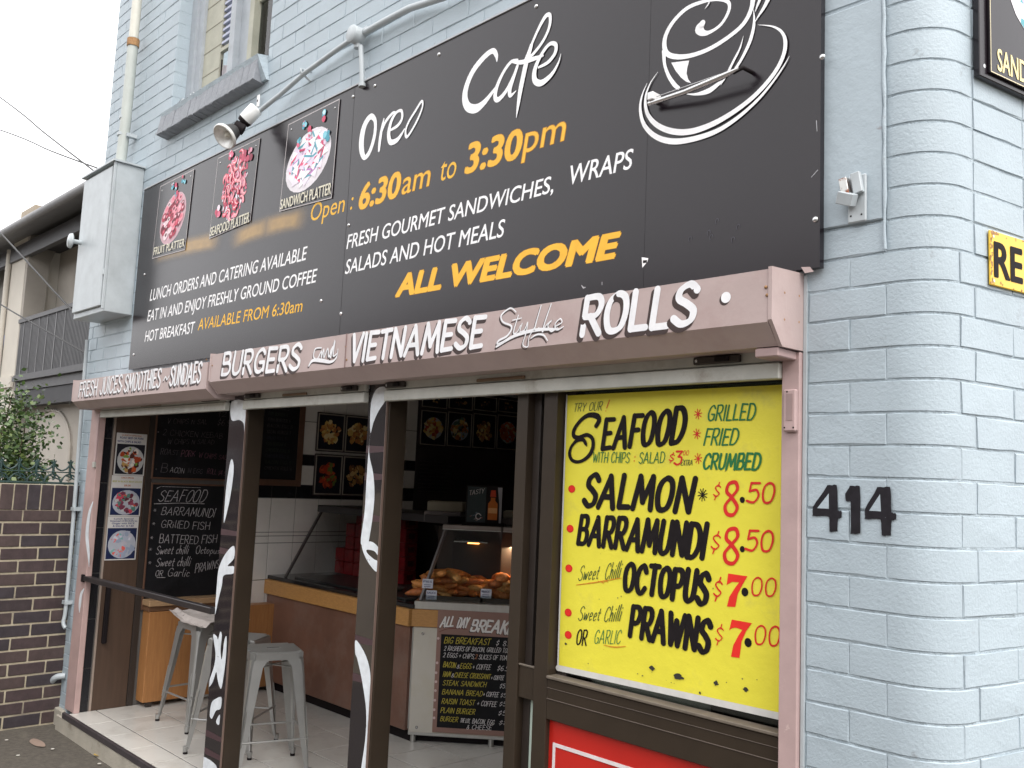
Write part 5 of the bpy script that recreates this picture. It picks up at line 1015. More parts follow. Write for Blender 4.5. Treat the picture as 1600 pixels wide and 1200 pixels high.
NAVY = ink('navy_print', (.02, .03, .16)); OR2 = ink('orange_print', (.45, .12, .03)); YG = ink('olive_print', (.40, .38, .06)); BG1 = ink('photo_black', (.012, .012, .02)); BG2 = ink('photo_navy', (.012, .02, .07))
lunch('upper lunch poster of roast beef with chips and salad on a white plate', .108, .322, 1.535, 1.832, 1.755, 0, 21, pal((90, 50, 40), (70, 40, 35), (190, 150, 90), (200, 90, 50), (120, 150, 70), (225, 215, 205), (100, 60, 50), (170, 70, 40)), ink('plate_grey', (.5, .5, .5)), BG1,
      [('LUNCH SPECIAL', (.145, 1.812, .285, 1.812, .010, .010), OR2), ('ROAST BEEF OR PORK', (.132, 1.792, .300, 1.792, .014, .014), NAVY), ('WITH CHIPS & SALAD', (.116, 1.766, .282, 1.766, .014, .014), NAVY)])
lunch('middle lunch poster with orange headings and a dark meat and rice plate', .100, .318, 1.248, 1.533, 1.445, 0, 22, pal((120, 60, 80), (100, 45, 60), (150, 70, 90), (210, 90, 60), (200, 70, 90), (190, 190, 190), (90, 130, 120)), ink('plate_blue_grey', (.42, .44, .5)), BG2,
      [('LUNCH SPECIAL', (.165, 1.512, .255, 1.512, .011, .011), OR2), ('BEEF IN BLACK BEAN SAUCE', (.108, 1.485, .312, 1.485, .012, .012), YG), ('$8.00', (.19, 1.457, .235, 1.457, .013, .013), OR2)])
lunch('lowest lunch poster of steamed chicken with rice and salad in blue print', .096, .314, .943, 1.246, 1.165, 0, 23, pal((170, 175, 190), (200, 200, 210), (150, 160, 180), (220, 100, 90), (120, 170, 165), (210, 120, 120), (185, 180, 190)), ink('plate_blue_grey', (.42, .44, .5)), BG2,
      [('Lunch Special', (.14, 1.225, .275, 1.225, .011, .011), NAVY), ('Steamed CHICKEN in', (.115, 1.209, .302, 1.209, .012, .012), NAVY), ('Ginger with RICE', (.128, 1.192, .285, 1.192, .012, .012), NAVY), ('& SALAD  $ 7.80', (.136, 1.174, .28, 1.174, .012, .012), NAVY)])

# chalkboards
FRW = M('red_brown_timber_frame', (.13, .065, .040), .5, var=.15, vs=14, bump=.05)
def board(lab, y0, y1, z0, z1, fr_=.03, off=.004):
    t = empty('chalkboard', LWALL(y0, z0), label=lab, cat='chalkboard', group='chalkboards on the left wall')
    mb = MB(); mb.pbox(LWALL, y0, y1, z0, z1, off, off+.008, CHALKB, .001); childbuild(mb, 'board', t)
    for a in ((y0-fr_, y0, z0-fr_, z1+fr_), (y1, y1+fr_, z0-fr_, z1+fr_), (y0, y1, z1, z1+fr_), (y0, y1, z0-fr_, z0)):
        mb = MB(); mb.pbox(LWALL, *a, off, off+.016, FRW, .002); childbuild(mb, 'frame_rail', t)
    return t
CBP = Plane2D((-5.5375, 0, 0), (0, 1, 0), (1, 0, 0))
t = board('lower chalkboard headed SEAFOOD with barramundi, grilled fish and prawns', .392, 1.08, .60, 1.478, .012)
mb = MB()
for s, T, w, sh in (
    ('SEAFOOD', (0.4362, 1.3569, 0.7928, 1.3531, 0.0782, 0.0907), .07, .35), ('BARRAMUNDI', (0.468, 1.2605, 0.8783, 1.2438, 0.0553, 0.0624), .08, .25), ('GRillED', (0.4759, 1.1685, 0.6842, 1.1584, 0.0552, 0.0517), .08, .12), ('FISH', (0.7143, 1.1535, 0.8504, 1.1481, 0.0566, 0.0573), .08, .1),
    ('BATTERED', (0.4712, 1.0584, 0.7682, 1.0445, 0.0642, 0.0567), .08, .1), ('FISH', (0.7929, 1.0489, 0.9147, 1.0518, 0.0616, 0.0576), .08, .12), ('Sweet chilli', (0.4547, 0.9765, 0.6946, 0.9755, 0.0594, 0.0609), .08, .2), ('Octopus', (0.7541, 0.9742, 0.9421, 0.9698, 0.0613, 0.0432), .08, .15),
    ('Sweet chilli', (0.4622, 0.8898, 0.7169, 0.8862, 0.0593, 0.0656), .08, .2), ('OR', (0.4634, 0.8216, 0.5152, 0.8195, 0.041, 0.0412), .10, .2), ('Garlic', (0.5532, 0.818, 0.7186, 0.8068, 0.0598, 0.0561), .08, .2), ('PRAWNS', (0.7609, 0.8332, 0.9456, 0.8645, 0.0658, 0.0575), .08, .1)):
    line_of(t, 'lettering', brush, s, CBP, T, w, CHALK, .0004, sh, .05, 3)
for q in ([(0.4144, 1.3381, 0.0056), (0.6047, 1.3456, 0.0038), (0.7936, 1.3436, 0.0049)], [(0.4782, 0.8119, 0.0046), (0.5397, 0.8094, 0.0037)], [(0.4236, 1.4488, 0.0046), (0.4507, 1.4634, 0.0028), (0.7535, 1.4622, 0.0029)]): ribbon(mb, CBP, q, None, CHALK, .0007)
for c in [(0.423, 1.2923), (0.4219, 1.1961), (0.4165, 1.0957), (0.4143, 1.0138), (0.4178, 0.9184)]:
    for k in range(3):
        a = k*1.05; ribbon(mb, CBP, [(c[0]-.011*math.cos(a), c[1]-.011*math.sin(a)), c, (c[0]+.011*math.cos(a), c[1]+.011*math.sin(a))], .002, CHALK, .0006+k*5e-5)
childbuild(mb, 'chalk_marks', t)
t = board('upper chalkboard with faint pinkish writing above the SEAFOOD board', .385, 1.08, 1.53, 2.25, .012)
mb = MB()
for s, T, m, h in (('2 CHICKEN KEBAB', (0.4332, 1.8348, 0.8966, 1.8411, 0.0419, 0.039), CHALKDIM, .08), ('W CHIPS N SALAD', (0.472, 1.7717, 0.833, 1.7932, 0.0373, 0.0339), CHALKDIM, .08), ('ROAST', (0.4262, 1.6945, 0.5605, 1.6967, 0.0417, 0.0329), CHALKDIM, .09), ('PORK', (0.5811, 1.6836, 0.689, 1.6937, 0.0471, 0.0381), CHALKPINK, .10), ('W CHIPS SALAD', (0.7197, 1.6857, 0.9941, 1.6795, 0.0382, 0.0343), CHALKPINK, .08),
    ('B', (0.4373, 1.5649, 0.4898, 1.5622, 0.0648, 0.0604), CHALKDIM, .09), ('ACON', (0.5086, 1.5676, 0.6158, 1.5623, 0.0373, 0.0377), CHALK, .08), ('N EGG', (0.6449, 1.5681, 0.7598, 1.5676, 0.0331, 0.0335), CHALKDIM, .09), ('ROLL $4.5', (0.7952, 1.5689, 0.9458, 1.5599, 0.0384, 0.0341), CHALKPINK, .09), ('V CHIPS N SAL', (0.4593, 1.9211, 0.7645, 1.9392, 0.0374, 0.0338), CHALKDIM, .09), ('$6.9', (0.8472, 1.9356, 0.9518, 1.9384, 0.0486, 0.0442), CHALKDIM, .09), ('12', (0.8471, 1.9993, 0.9143, 2.0096, 0.0341, 0.0343), CHALKDIM, .09)):
    line_of(t, 'lettering', brush, s, CBP, T, h, m, .0004, .12, .06, 5)
for c in [(0.3982, 1.8558), (0.4071, 1.5869)]: mb.disc(CBP, *c, .007, CHALKDIM, .0006, 7)
childbuild(mb, 'chalk_marks', t)
t = board('smaller framed chalkboard with dense faint writing on the white tiles', 1.20, 1.555, 1.545, 2.25, .05)
mb = MB(); rr = random.Random(12); greens = [ink('faint_green_chalk', (.035, .05, .035)), ink('faint_blue_chalk', (.035, .035, .06)), CHALKDIM]
for i in range(11):
    z = 2.10-i*.048; line_of(t, 'lettering', brush, rr.choice(['CHICKEN ROLL 6', 'STEAK BURGER 7', 'FISH BURGER 6', 'BACON EGG 5', 'SALAD ROLL 5']), CBP, (1.27, z, 1.27+rr.uniform(.16, .25), z, .026, .026), .09, rr.choice(greens), .0006, .1, .05, i)

# framed food pictures
FRS = M('silver_picture_frame', (.50, .46, .40), .4, .3); FRD = M('dark_picture_frame', (.045, .03, .03), .4)
def picture(lab, y0, y1, z0, z1, cols, seed, plate, grp, x=0.0, n=40, sq=.8):
    t = empty('food_picture', LWALL(y0, z0), label=lab, cat='picture', group=grp)
    mb = MB(); mb.pbox(LWALL, y0, y1, z0, z1, x+.006, x+.022, FRD, .002); childbuild(mb, 'frame', t)
    mb = MB(); w = .008
    for a in ((y0+.006, y0+.006+w, z0+.01, z1-.01), (y1-.006-w, y1-.006, z0+.01, z1-.01), (y0+.015, y1-.015, z1-.018, z1-.010), (y0+.015, y1-.015, z0+.010, z0+.018)): mb.pbox(LWALL, *a, x+.0222, x+.026, FRS, .001)
    childbuild(mb, 'silver_bead', t)
    mb = MB(); PL_ = Plane2D((-5.55+x+.0222, 0, 0), (0, 1, 0), (1, 0, 0))
    mb.poly(PL_, [(y0+.02, z0+.025), (y1-.02, z0+.025), (y1-.02, z1-.025), (y0+.02, z1-.025)], BG1, .0006)
    plate_picture(mb, PL_, (y0+y1)/2, (z0+z1)/2, (y1-y0)*.36*sq/.8, (z1-z0)*.30, cols, n, seed, .001, 0, plate, .26, 1.1); childbuild(mb, 'food_print', t)
fry = pal((225, 190, 110), (205, 150, 80), (235, 210, 150), (185, 120, 70)); red_ = pal((180, 70, 45), (200, 90, 55), (140, 55, 40), (110, 120, 60)); brn = pal((190, 145, 85), (150, 100, 60), (215, 180, 120), (120, 85, 65))
g1 = 'framed food pictures beside the small chalkboard'
picture('framed picture of cheese topped fried tray, upper left of four beside the small chalkboard', 1.722, 1.992, 1.790, 2.115, fry, 31, None, g1, n=70)
picture('framed picture of golden wrap pieces, upper right of four beside the small chalkboard', 1.996, 2.262, 1.790, 2.115, fry+brn[:2], 32, None, g1, n=70)
picture('framed picture of red saucy meatballs, lower left of four beside the small chalkboard', 1.722, 1.992, 1.425, 1.770, red_, 33, None, g1, n=60)
picture('framed picture of noodle box with white fork, lower right of four beside the small chalkboard', 1.996, 2.262, 1.425, 1.770, brn, 34, None, g1, n=60)
g2 = 'row of framed food pictures above the dark counter'
for i, (lab, cols, pl_) in enumerate((('framed picture of chips with egg and sausage, first of the row above the hot food', fry+red_[:2], ink('plate_grey', (.5, .5, .5))), ('framed picture of chips heaped on a blue rimmed bowl, second of the row', fry+pal((60, 50, 60), (90, 120, 110)), ink('plate_blue_grey', (.42, .44, .5))),
    ('framed picture of chips with two round fritters, third of the row', fry+brn, None), ('framed picture of orange prawns on a plate, fourth of the row', pal((190, 80, 40), (210, 110, 60), (220, 190, 150)), ink('plate_grey', (.5, .5, .5))))):
    picture(lab, 2.80+i*.318, 2.80+i*.318+.310, 1.90+i*.004, 2.235+i*.012, cols, 40+i, pl_, g2, n=60)
for i in range(4): picture('food picture mostly hidden behind the shutter, %s of the top row' % ['first', 'second', 'third', 'fourth'][i], 2.80+i*.318, 2.80+i*.318+.310, 2.245+i*.012, 2.43, brn, 50+i, None, g2, n=10, sq=.5)
t = empty('notice_sheet', LWALL(2.72, 1.46), label='dim grey sheet of printed lines below the row of food pictures', cat='notice')
mb = MB(); mb.pbox(LWALL, 2.80, 3.30, 1.44, 1.79, .0, .004, M('dim_grey_card', (.22, .21, .22), .6)); childbuild(mb, 'sheet', t)
mb = MB()
for i in range(9): mb.pbox(LWALL, 2.83, 3.05+.18*rnd.random(), 1.755-i*.034, 1.764-i*.034, .0042, .005, ink('dim_print', (.40, .39, .39)))
childbuild(mb, 'printed_lines', t)

# long wooden cabinet under the chalkboards
CABW = wood('orange_veneer', (.40, .185, .065), (.30, .12, .04), (6, 6, .5))
t = empty('wooden_cabinet', (-5.5, .8, -.07), label='low orange wood veneer cabinet against the left wall, behind the stools', cat='cabinet')
mb = MB(); mb.cbox(-5.545, -5.425, .40, 1.40, -.035, .585, CABW, .003); childbuild(mb, 'carcass', t)
mb = MB(); mb.cbox(-5.548, -5.405, .385, 1.0, .625, .665, wood('pale_bench_edge', (.42, .27, .15), (.34, .2, .1)), .004); childbuild(mb, 'top', t)
mb = MB(); mb.cbox(-5.545, -5.43, .392, 1.0, .588, .623, M('brown_recess', (.16, .08, .04), .6), .002); childbuild(mb, 'rail', t)
for y in (.43, .95, 1.36):
    mb = MB(); mb.cbox(-5.46, -5.43, y, y+.04, -.068, -.035, BROWND, .002); childbuild(mb, 'foot', t)
mb = MB(); mb.box(-5.4252, -5.4245, .90, .904, -.03, .58, BROWND); childbuild(mb, 'door_gap', t)

# newspaper over the first stool
NEWS = M('newsprint', (.50, .45, .42), .85, var=.12, vs=14, wear=((.18, .15, .14), 22, .58, .06)); mb = MB()
rn = random.Random(3); N = 12; vs = []
cx_, cy_ = -4.87, .56
for j in range(N+1):
    for i in range(N+1):
        a = -.25+.50*i/N; b = -.16+.34*j/N; x = cx_+a; y = cy_+b
        z = .618+rn.uniform(0, .007)+max(0, -.03-a)*.10*(1+math.sin(b*30))
        if a < -.16: z += (-.16-a)*.1
        if b < -.13: z -= .03
        vs.append((x, y, z))
mb.mesh(vs, [(j*(N+1)+i, j*(N+1)+i+1, (j+1)*(N+1)+i+1, (j+1)*(N+1)+i) for j in range(N) for i in range(N)], NEWS, False)
tag(mb.build('newspaper'), 'crumpled newspaper spread over the stool nearest the cabinet', 'newspaper')

# metal stools ---------------------------------------------------------
def make_stool():
    t = empty('metal_stool'); H = .67; s, f = .148, .205   # half seat, half footprint
    mb = MB(); bm = bmesh.new(); bmesh.ops.create_cube(bm, size=1)
    for v in bm.verts: v.co = Vector((v.co.x*2*s, v.co.y*2*s, H-.022+v.co.z*.044))
    bmesh.ops.bevel(bm, geom=[e for e in bm.edges if abs((e.verts[0].co-e.verts[1].co).z) > .03], offset=.028, segments=4, affect='EDGES')
    top = [e for e in bm.edges if all(v.co.z > H-.001 for v in e.verts)]
    bmesh.ops.bevel(bm, geom=top, offset=.007, segments=3, affect='EDGES'); bm.verts.index_update()
    mb.mesh([tuple(v.co) for v in bm.verts], [tuple(v.index for v in fc.verts) for fc in bm.faces], STOOLM, True); bm.free()
    so = mb.build('seat', t); so.data.set_sharp_from_angle(angle=R(35))
    mb = MB(); mb.cbox(-.035, .035, -.009, .009, H+.0002, H+.0012, BLKPAINT, .0004); mb.box(-.04, .04, -.013, -.0095, H+.0002, H+.0022, STOOLM); o = mb.build('hand_slot', so)
    for sx, sy in ((-1, -1), (1, -1), (1, 1), (-1, 1)):
        m = MB(); prof = []   # folded L-section tapering to the foot
        lv = [(H-.040, .098), (H*.88, .072), (H*.6, .058), (H*.3, .042), (.03, .024)]
        for z, w in lv:
            k = 1-(z/(H-.02)); px, py = sx*(s-.001+(f-s)*k), sy*(s-.001+(f-s)*k)
            th = .003; rad = w*.22
            ring = [(px-sx*w, py), (px-sx*rad, py), (px-sx*rad*.3, py-sy*rad*.3), (px, py-sy*rad), (px, py-sy*w), (px-sx*th, py-sy*w), (px-sx*th, py-sy*(rad+.004)), (px-sx*(rad+.004), py-sy*th), (px-sx*w, py-sy*th)]
            prof.append([(a, b, z) for a, b in ring])
        n = 9; vs = [p for r_ in prof for p in r_]; fs = []
        for i in range(len(prof)-1):
            for j in range(n): fs.append((i*n+j, i*n+(j+1) % n, (i+1)*n+(j+1) % n, (i+1)*n+j))
        if sx*sy > 0: fs = [tuple(reversed(f_)) for f_ in fs]
        m.mesh(vs, fs, STOOLM, False)
        leg = m.build('leg', t)
        m = MB(); fx = f-.006; m.tube([(sx*fx, sy*fx, .045), (sx*(fx+.001), sy*(fx+.001), .012)], [.017, .0135], STOOLM, 8); m.tube([(sx*fx, sy*fx, .014), (sx*fx, sy*fx, .0)], .0145, BLKPAINT, 8); m.build('foot', leg)
        m = MB(); k0, k1 = .45, .75       # pressed rib on each leg face
        a = Vector((sx*(s+(f-s)*k0+.001), sy*(s+(f-s)*k0-.018), H*(1-k0))); b = Vector((sx*(s+(f-s)*k1+.001), sy*(s+(f-s)*k1-.013), H*(1-k1))); m.tube([a, b], .0035, STEEL, 6)
        a = Vector((sx*(s+(f-s)*k0-.018), sy*(s+(f-s)*k0+.001), H*(1-k0))); b = Vector((sx*(s+(f-s)*k1-.013), sy*(s+(f-s)*k1+.001), H*(1-k1))); m.tube([a, b], .0035, STEEL, 6); m.build('rib', leg)
    kz = 1-.26; q = s+(f-s)*kz-.006
    for (ax, ay), (bx, by), z in (((-1, -1), (1, -1), .20), ((1, -1), (1, 1), .22), ((1, 1), (-1, 1), .20), ((-1, 1), (-1, -1), .22)):
        m = MB(); m.tube([(ax*q, ay*q, z), (bx*q, by*q, z)], .0065, STOOLM, 8); m.build('foot_rail', t)
    m = MB(); q2 = s+(f-s)*.12-.006
    m.tube([(-q2, -q2, H-.09), (q2, q2, H-.10)], .005, STOOLM, 6); m.tube([(-q2, q2, H-.09), (q2, -q2, H-.095)], .005, STOOLM, 6); m.build('cross_brace', t)
    return t
def copy_thing(o, parent=None):
    c = o.copy(); col.objects.link(c); c.parent = parent
    for ch in list(o.children): copy_thing(ch, c)
    return c
st0 = make_stool()
for i, (x, y, rz, lab) in enumerate(((-3.765, .425, R(71.6), 'grey metal stool between the two coffee print posts, nearest the street'), (-4.245, .47, R(38), 'grey metal stool just behind the left post, its seat edge showing past it'), (-4.875, .565, R(3), 'grey metal stool with the newspaper lying on its seat'))):
    o = st0 if i == 0 else copy_thing(st0)
    o.location = (x, y, FLOOR); o.rotation_euler = (0, 0, rz); tag(o, lab, 'stool', 'grey metal stools in the cafe')
    if i: o.scale = (1, 1, .985)

# ------------------------------------------------------------------ service counter
RIM = wood('honey_timber_rim', (.50, .26, .085), (.36, .17, .05), (3, 3, 12), .4)
RUSTP = M('red_brown_metal_panel', (.20, .105, .075), .38, .25, var=.2, vs=2.5, wear=((.26, .20, .17), 2.2, .48, .3), spec=.6)
BTOP = M('black_granite_top', (.018, .017, .018), .15, var=.4, vs=30)
YF = 1.356
cxr = -3.7048
t = empty('service_counter', (-4.6, YF, -.07), label='long service counter with honey timber rim, brown side panel and steel end', cat='counter')
M0 = MENU(0, 0); mu = MENU.u; MZ = [0.6674, 0.765, -0.0198]
ZR0, ZR1 = MZ[0]-.012, MZ[1]+.0
x_c = M0.x     # corner between long face and angled end
mb = MB(); mb.cbox(-5.545, x_c, YF-.012, YF+.62, ZR0, ZR1, RIM, .004); childbuild(mb, 'timber_rim', t)
mb = MB(); mb.cbox(-5.545, x_c-.02, YF+.02, YF+.60, .005, ZR0-.001, RUSTP, .003); childbuild(mb, 'side_panel', t)
mb = MB(); mb.box(-5.545, x_c-.02, YF+.07, YF+.58, -.069, .004, BLKPAINT); childbuild(mb, 'dark_kick_gap', t)  # black box stands for the shade in the kick gap
mb = MB(); mb.cbox(-5.546, x_c+.01, YF+.012, YF+.66, ZR1+.001, ZR1+.030, BTOP, .004); childbuild(mb, 'black_top', t)
mb = MB(); mb.pbox(MENU, -.015, 1.9, ZR0, ZR1, -.60, .012, RIM, .003); childbuild(mb, 'end_rim', t)
mb = MB(); mb.pbox(MENU, 0, 1.9, -.02, ZR0-.001, -.60, .0, STEEL, .003); childbuild(mb, 'steel_end', t)
LCREAM = M('cream_laminate', (.55, .52, .46), .35, var=.04, vs=4, wear=((.5, .46, .36), 3, .5, .3))
mb = MB(); mb.pbox(MENU, .006, 1.88, .0, ZR0-.004, .001, .006, LCREAM, .002); childbuild(mb, 'cream_panel', t)
mb = MB(); mb.pbox(MENU, .03, 1.8, -.068, -.021, -.55, -.06, BLKPAINT); childbuild(mb, 'dark_end_gap', t)  # black box paints in the dark gap under the counter end
mb = MB()
for u in (-.0, .5): mb.tube([MENU(u+.03, -.069, -.03), MENU(u+.03, -.02, -.03)], .018, STEEL, 10)
childbuild(mb, 'foot', t)
mb = MB(); mb.pbox(MENU, .0, 1.9, ZR1+.001, ZR1+.052, -.6, .010, STEEL, .003); childbuild(mb, 'steel_edge', t)
mb = MB(); mb.pbox(MENU, -.004, -.0, .02, ZR0-.01, -.20, .002, STEEL)
childbuild(mb, 'corner_trim', t)
for q in [(0.0649, 0.6117), (0.0549, 0.0305)]:
    mb = MB(); mb.disc(MENU, *q, .009, BLKPAINT, .0064, 10); mb.disc(MENU, *q, .006, CHROME, .0068, 10); childbuild(mb, 'screw', t)

# all day breakfast board on the counter end
t = empty('breakfast_board', MENU(.4, .0, .01), label='brown edged black board headed ALL DAY BREAKFAST leaning on the counter end', cat='menu board')
b0 = [(0.1562, 0.7695), (0.1544, 0.0088), (0.1847, 0.6179), (0.1814, 0.0418)]
BU0, BV1, BV0 = b0[0][0], b0[0][1]-.0, b0[1][1]; IU0, IV1, IV0 = b0[2][0], b0[2][1], b0[3][1]
MF = M('mauve_brown_board', (.27, .155, .125), .5, var=.05)
mb = MB(); mb.pbox(MENU, BU0, BU0+.95, BV0, BV1, .008, .016, MF, .002); childbuild(mb, 'board', t)
mb = MB(); mb.pbox(MENU, IU0, BU0+.90, IV0, IV1, .0165, .018, CHALKB, .0005); childbuild(mb, 'black_field', t)
MB_ = Plane2D(MENU(0, 0, .0182), MENU.u, MENU.n); MB2 = Plane2D(MENU(0, 0, .0164), MENU.u, MENU.n)
YC = ink('yellow_chalk_paint', (.50, .42, .05)); WC = ink('white_chalk_paint', (.62, .60, .60)); OC = ink('orange_chalk_paint', (.50, .20, .10))
Wm, Ym = MB(), MB()
a, b = MB(), MB()
for s, T, w in (('ALL', (0.1742, 0.6616, 0.2566, 0.6698, 0.0602, 0.0602), .15), ('DAY', (0.2817, 0.6631, 0.3476, 0.6665, 0.0602, 0.0601), .15), ('BREAKFAST', (0.3691, 0.6475, 0.7801, 0.6369, 0.0681, 0.0837), .17)):
    d = T[4]*.07; brush(a, s, MB2, T, w*1.15, SHADOWP, .0002, .3, .03, 3, dx=-d, dz=-d); line_of(t, 'lettering', brush, s, MB2, T, w*1.25, ink('bright_sign_white', (.78, .76, .74)), .0006, .3, .03, 3)
ribbon(a, MB2, crm([(0.1701, 0.6302, 0.0028), (0.2162, 0.6501, 0.0036), (0.2737, 0.658, 0.0036), (0.3497, 0.6549, 0.0021)], 5), None, ink('maroon_line', (.16, .03, .03)), .0006)
childbuild(a, 'heading_shadow', t)
ln = [('y', 'BIG BREAKFAST', (0.2047, 0.5632, 0.4979, 0.566, 0.0378, 0.0377)), ('w', '$', (0.5375, 0.5653, 0.5554, 0.5662, 0.0335, 0.0335)), ('w', '8.50', (0.5805, 0.5662, 0.6665, 0.5665, 0.0293, 0.0292)), ('w', '2 RASHERS OF BACON, GRILLED TOMATO', (0.207, 0.5171, 0.6753, 0.5252, 0.0279, 0.0278)), ('w', '2 EGGS + CHIPS,', (0.2033, 0.4763, 0.4036, 0.4759, 0.0279, 0.0278)), ('o', '2', (0.4072, 0.4761, 0.4208, 0.4768, 0.0278, 0.0278)), ('w', 'SLICES OF TOAST', (0.4309, 0.4759, 0.6416, 0.4775, 0.0278, 0.0278)), ('y', 'BACON', (0.2064, 0.4151, 0.2844, 0.4123, 0.0334, 0.0334)), ('w', '&', (0.2931, 0.41, 0.3104, 0.4109, 0.025, 0.025)), ('y', 'EGGS', (0.3147, 0.4112, 0.3851, 0.4122, 0.0333, 0.0333)), ('w', '+ COFFEE', (0.3952, 0.4114, 0.5084, 0.4133, 0.0305, 0.0305)), ('w', '$6.50', (0.5529, 0.4116, 0.6444, 0.411, 0.0319, 0.0318)), ('y', 'HAM', (0.208, 0.356, 0.2541, 0.355, 0.0319, 0.0319)), ('w', '&', (0.2614, 0.354, 0.2771, 0.3549, 0.025, 0.025)), ('y', 'CHEESE CROISSANT', (0.28, 0.355, 0.5096, 0.3551, 0.0305, 0.0304)), ('w', '+ COFFEE', (0.5154, 0.3526, 0.5954, 0.3543, 0.0263, 0.0263)), ('y', 'STEAK SANDWICH', (0.2093, 0.3025, 0.4847, 0.3052, 0.0305, 0.0304)), ('w', '$5.50', (0.5733, 0.3046, 0.6489, 0.306, 0.0276, 0.0276)), ('y', 'BANANA BREAD', (0.2078, 0.247, 0.4644, 0.2474, 0.0304, 0.0303)), ('w', '+ COFFEE', (0.4701, 0.2478, 0.5658, 0.2476, 0.0289, 0.0289)), ('w', '$5', (0.5801, 0.2484, 0.6156, 0.2504, 0.0248, 0.0248)), ('y', 'RAISIN TOAST', (0.2079, 0.1888, 0.4171, 0.1896, 0.0317, 0.0317)), ('w', '+ COFFEE', (0.4343, 0.1892, 0.5557, 0.1877, 0.0303, 0.0302)), ('w', '$5', (0.5753, 0.1944, 0.618, 0.1968, 0.0261, 0.0261)), ('y', 'PLAIN BURGER', (0.2035, 0.1333, 0.4212, 0.1333, 0.0317, 0.0316)), ('w', '$5', (0.5707, 0.1377, 0.6204, 0.1405, 0.0274, 0.0274)), ('y', 'BURGER', (0.2047, 0.0824, 0.3151, 0.0805, 0.0289, 0.0288)), ('w', 'THE LOT,', (0.3322, 0.0815, 0.3937, 0.0795, 0.0247, 0.0247)), ('w', 'BACON, EGG', (0.408, 0.0789, 0.5463, 0.0773, 0.0288, 0.0287)), ('w', '& CHEESE', (0.3741, 0.0413, 0.5322, 0.0436, 0.0274, 0.0273)), ('w', '$8', (0.5775, 0.0804, 0.63, 0.0821, 0.026, 0.026))]
for c, s, T in ln:
    line_of(t, 'lettering', brush, s, MB_, T, .11, {'w': WC, 'y': YC, 'o': OC}[c], .0005, .22, .03, 4)
for q in [(0.1664, 0.5899), (0.167, 0.4374), (0.1637, 0.3758), (0.1659, 0.3203), (0.1651, 0.2654), (0.1646, 0.2058), (0.1633, 0.1476), (0.1652, 0.0974)]: mb = MB(); mb.disc(MB2, *q, .0085, ink('pale_pink_dot', (.62, .48, .46)), .0006, 12); childbuild(mb, 'dot', t)

# ------------------------------------------------------------------ glass display cases
CG = glass('case_glass', (.82, .86, .86)); DKST = M('dull_dark_steel', (.16, .15, .15), .35, .7)
ZT = ZR1+.031
t = empty('display_case', (-5.0, 1.6, ZT), label='left glass display case with slanting strut and red drink packs inside', cat='display case', group='glass display cases on the counter')
s0 = Vector((-5.3273, 1.4, 0.7924)); s1 = Vector((-5.3842, 1.72, 1.2978))
def strut(a, b, w=.012, m=STEEL, name='strut', par=None):
    k = MB(); k.tube([a, b], [w, w], m, 4, sm=False); return childbuild(k, name, par)
strut(Vector((s0.x, s0.y, ZT)), s1, .013, DKST, 'strut', t)
mb = MB(); mb.cbox(s1.x-.03, -3.78, s1.y-.02, s1.y+.45, s1.z, s1.z+.055, M('black_hood', (.02, .018, .02), .4), .004); childbuild(mb, 'hood', t)
mb = MB(); mb.mesh([(s0.x, s0.y, ZT), (-3.86, s0.y, ZT), (-3.80, s1.y, s1.z), (s1.x, s1.y, s1.z)], [(0, 1, 2, 3)], CG); childbuild(mb, 'front_glass', t)
mb = MB(); mb.cbox(s1.x, -3.80, s1.y+.42, s1.y+.44, ZT, s1.z, BLKPAINT, .003); childbuild(mb, 'back_panel', t)
mb = MB(); mb.cbox(s0.x+.05, -3.88, 1.45, 2.1, ZT, ZT+.012, DKST, .002); childbuild(mb, 'tray', t)
REDK = M('red_drink_pack', (.30, .012, .016), .35, var=.35, vs=30); DKRED = M('dark_red_label', (.12, .01, .012), .4)
def can_proto():
    k = MB(); k.cbox(-.062, .062, -.062, .062, 0, .100, REDK, .006); k.box(-.0628, .0628, -.03, .03, .03, .07, DKRED)
    return k
proto = None; ii = 0
for c_ in range(7):
    for r_ in range(5):
        zz = ZT+.015+r_*.102
        if c_ == 0 and r_ > 1 or c_ == 1 and r_ > 3: continue
        if proto is None: proto = can_proto().build('drink_pack'); o = proto
        else: o = bpy.data.objects.new('drink_pack', proto.data); col.objects.link(o)
        o.location = (s1.x+.06+c_*.132, 1.87+.07, zz); o.rotation_euler = (0, 0, rnd.uniform(-.08, .08)); ii += 1
        col_w = ['first', 'second', 'third', 'fourth', 'fifth', 'sixth', 'seventh'][c_]; row_w = ['bottom', 'second', 'middle', 'fourth', 'top'][r_]
        tag(o, 'red drink pack in the left display case, %s column from the strut, %s layer' % (col_w, row_w), 'drink pack', 'red drink packs stacked in the display case')
mb = MB(); mb.lathe([(0, 0), (.07, .002), (.085, .02), (.083, .022), (.07, .008), (0, .006)], STEEL, Matrix.Translation((-4.25, 1.62, ZT+.013)), 24)
tag(mb.build('steel_dish'), 'shallow steel dish inside the left display case', 'dish')

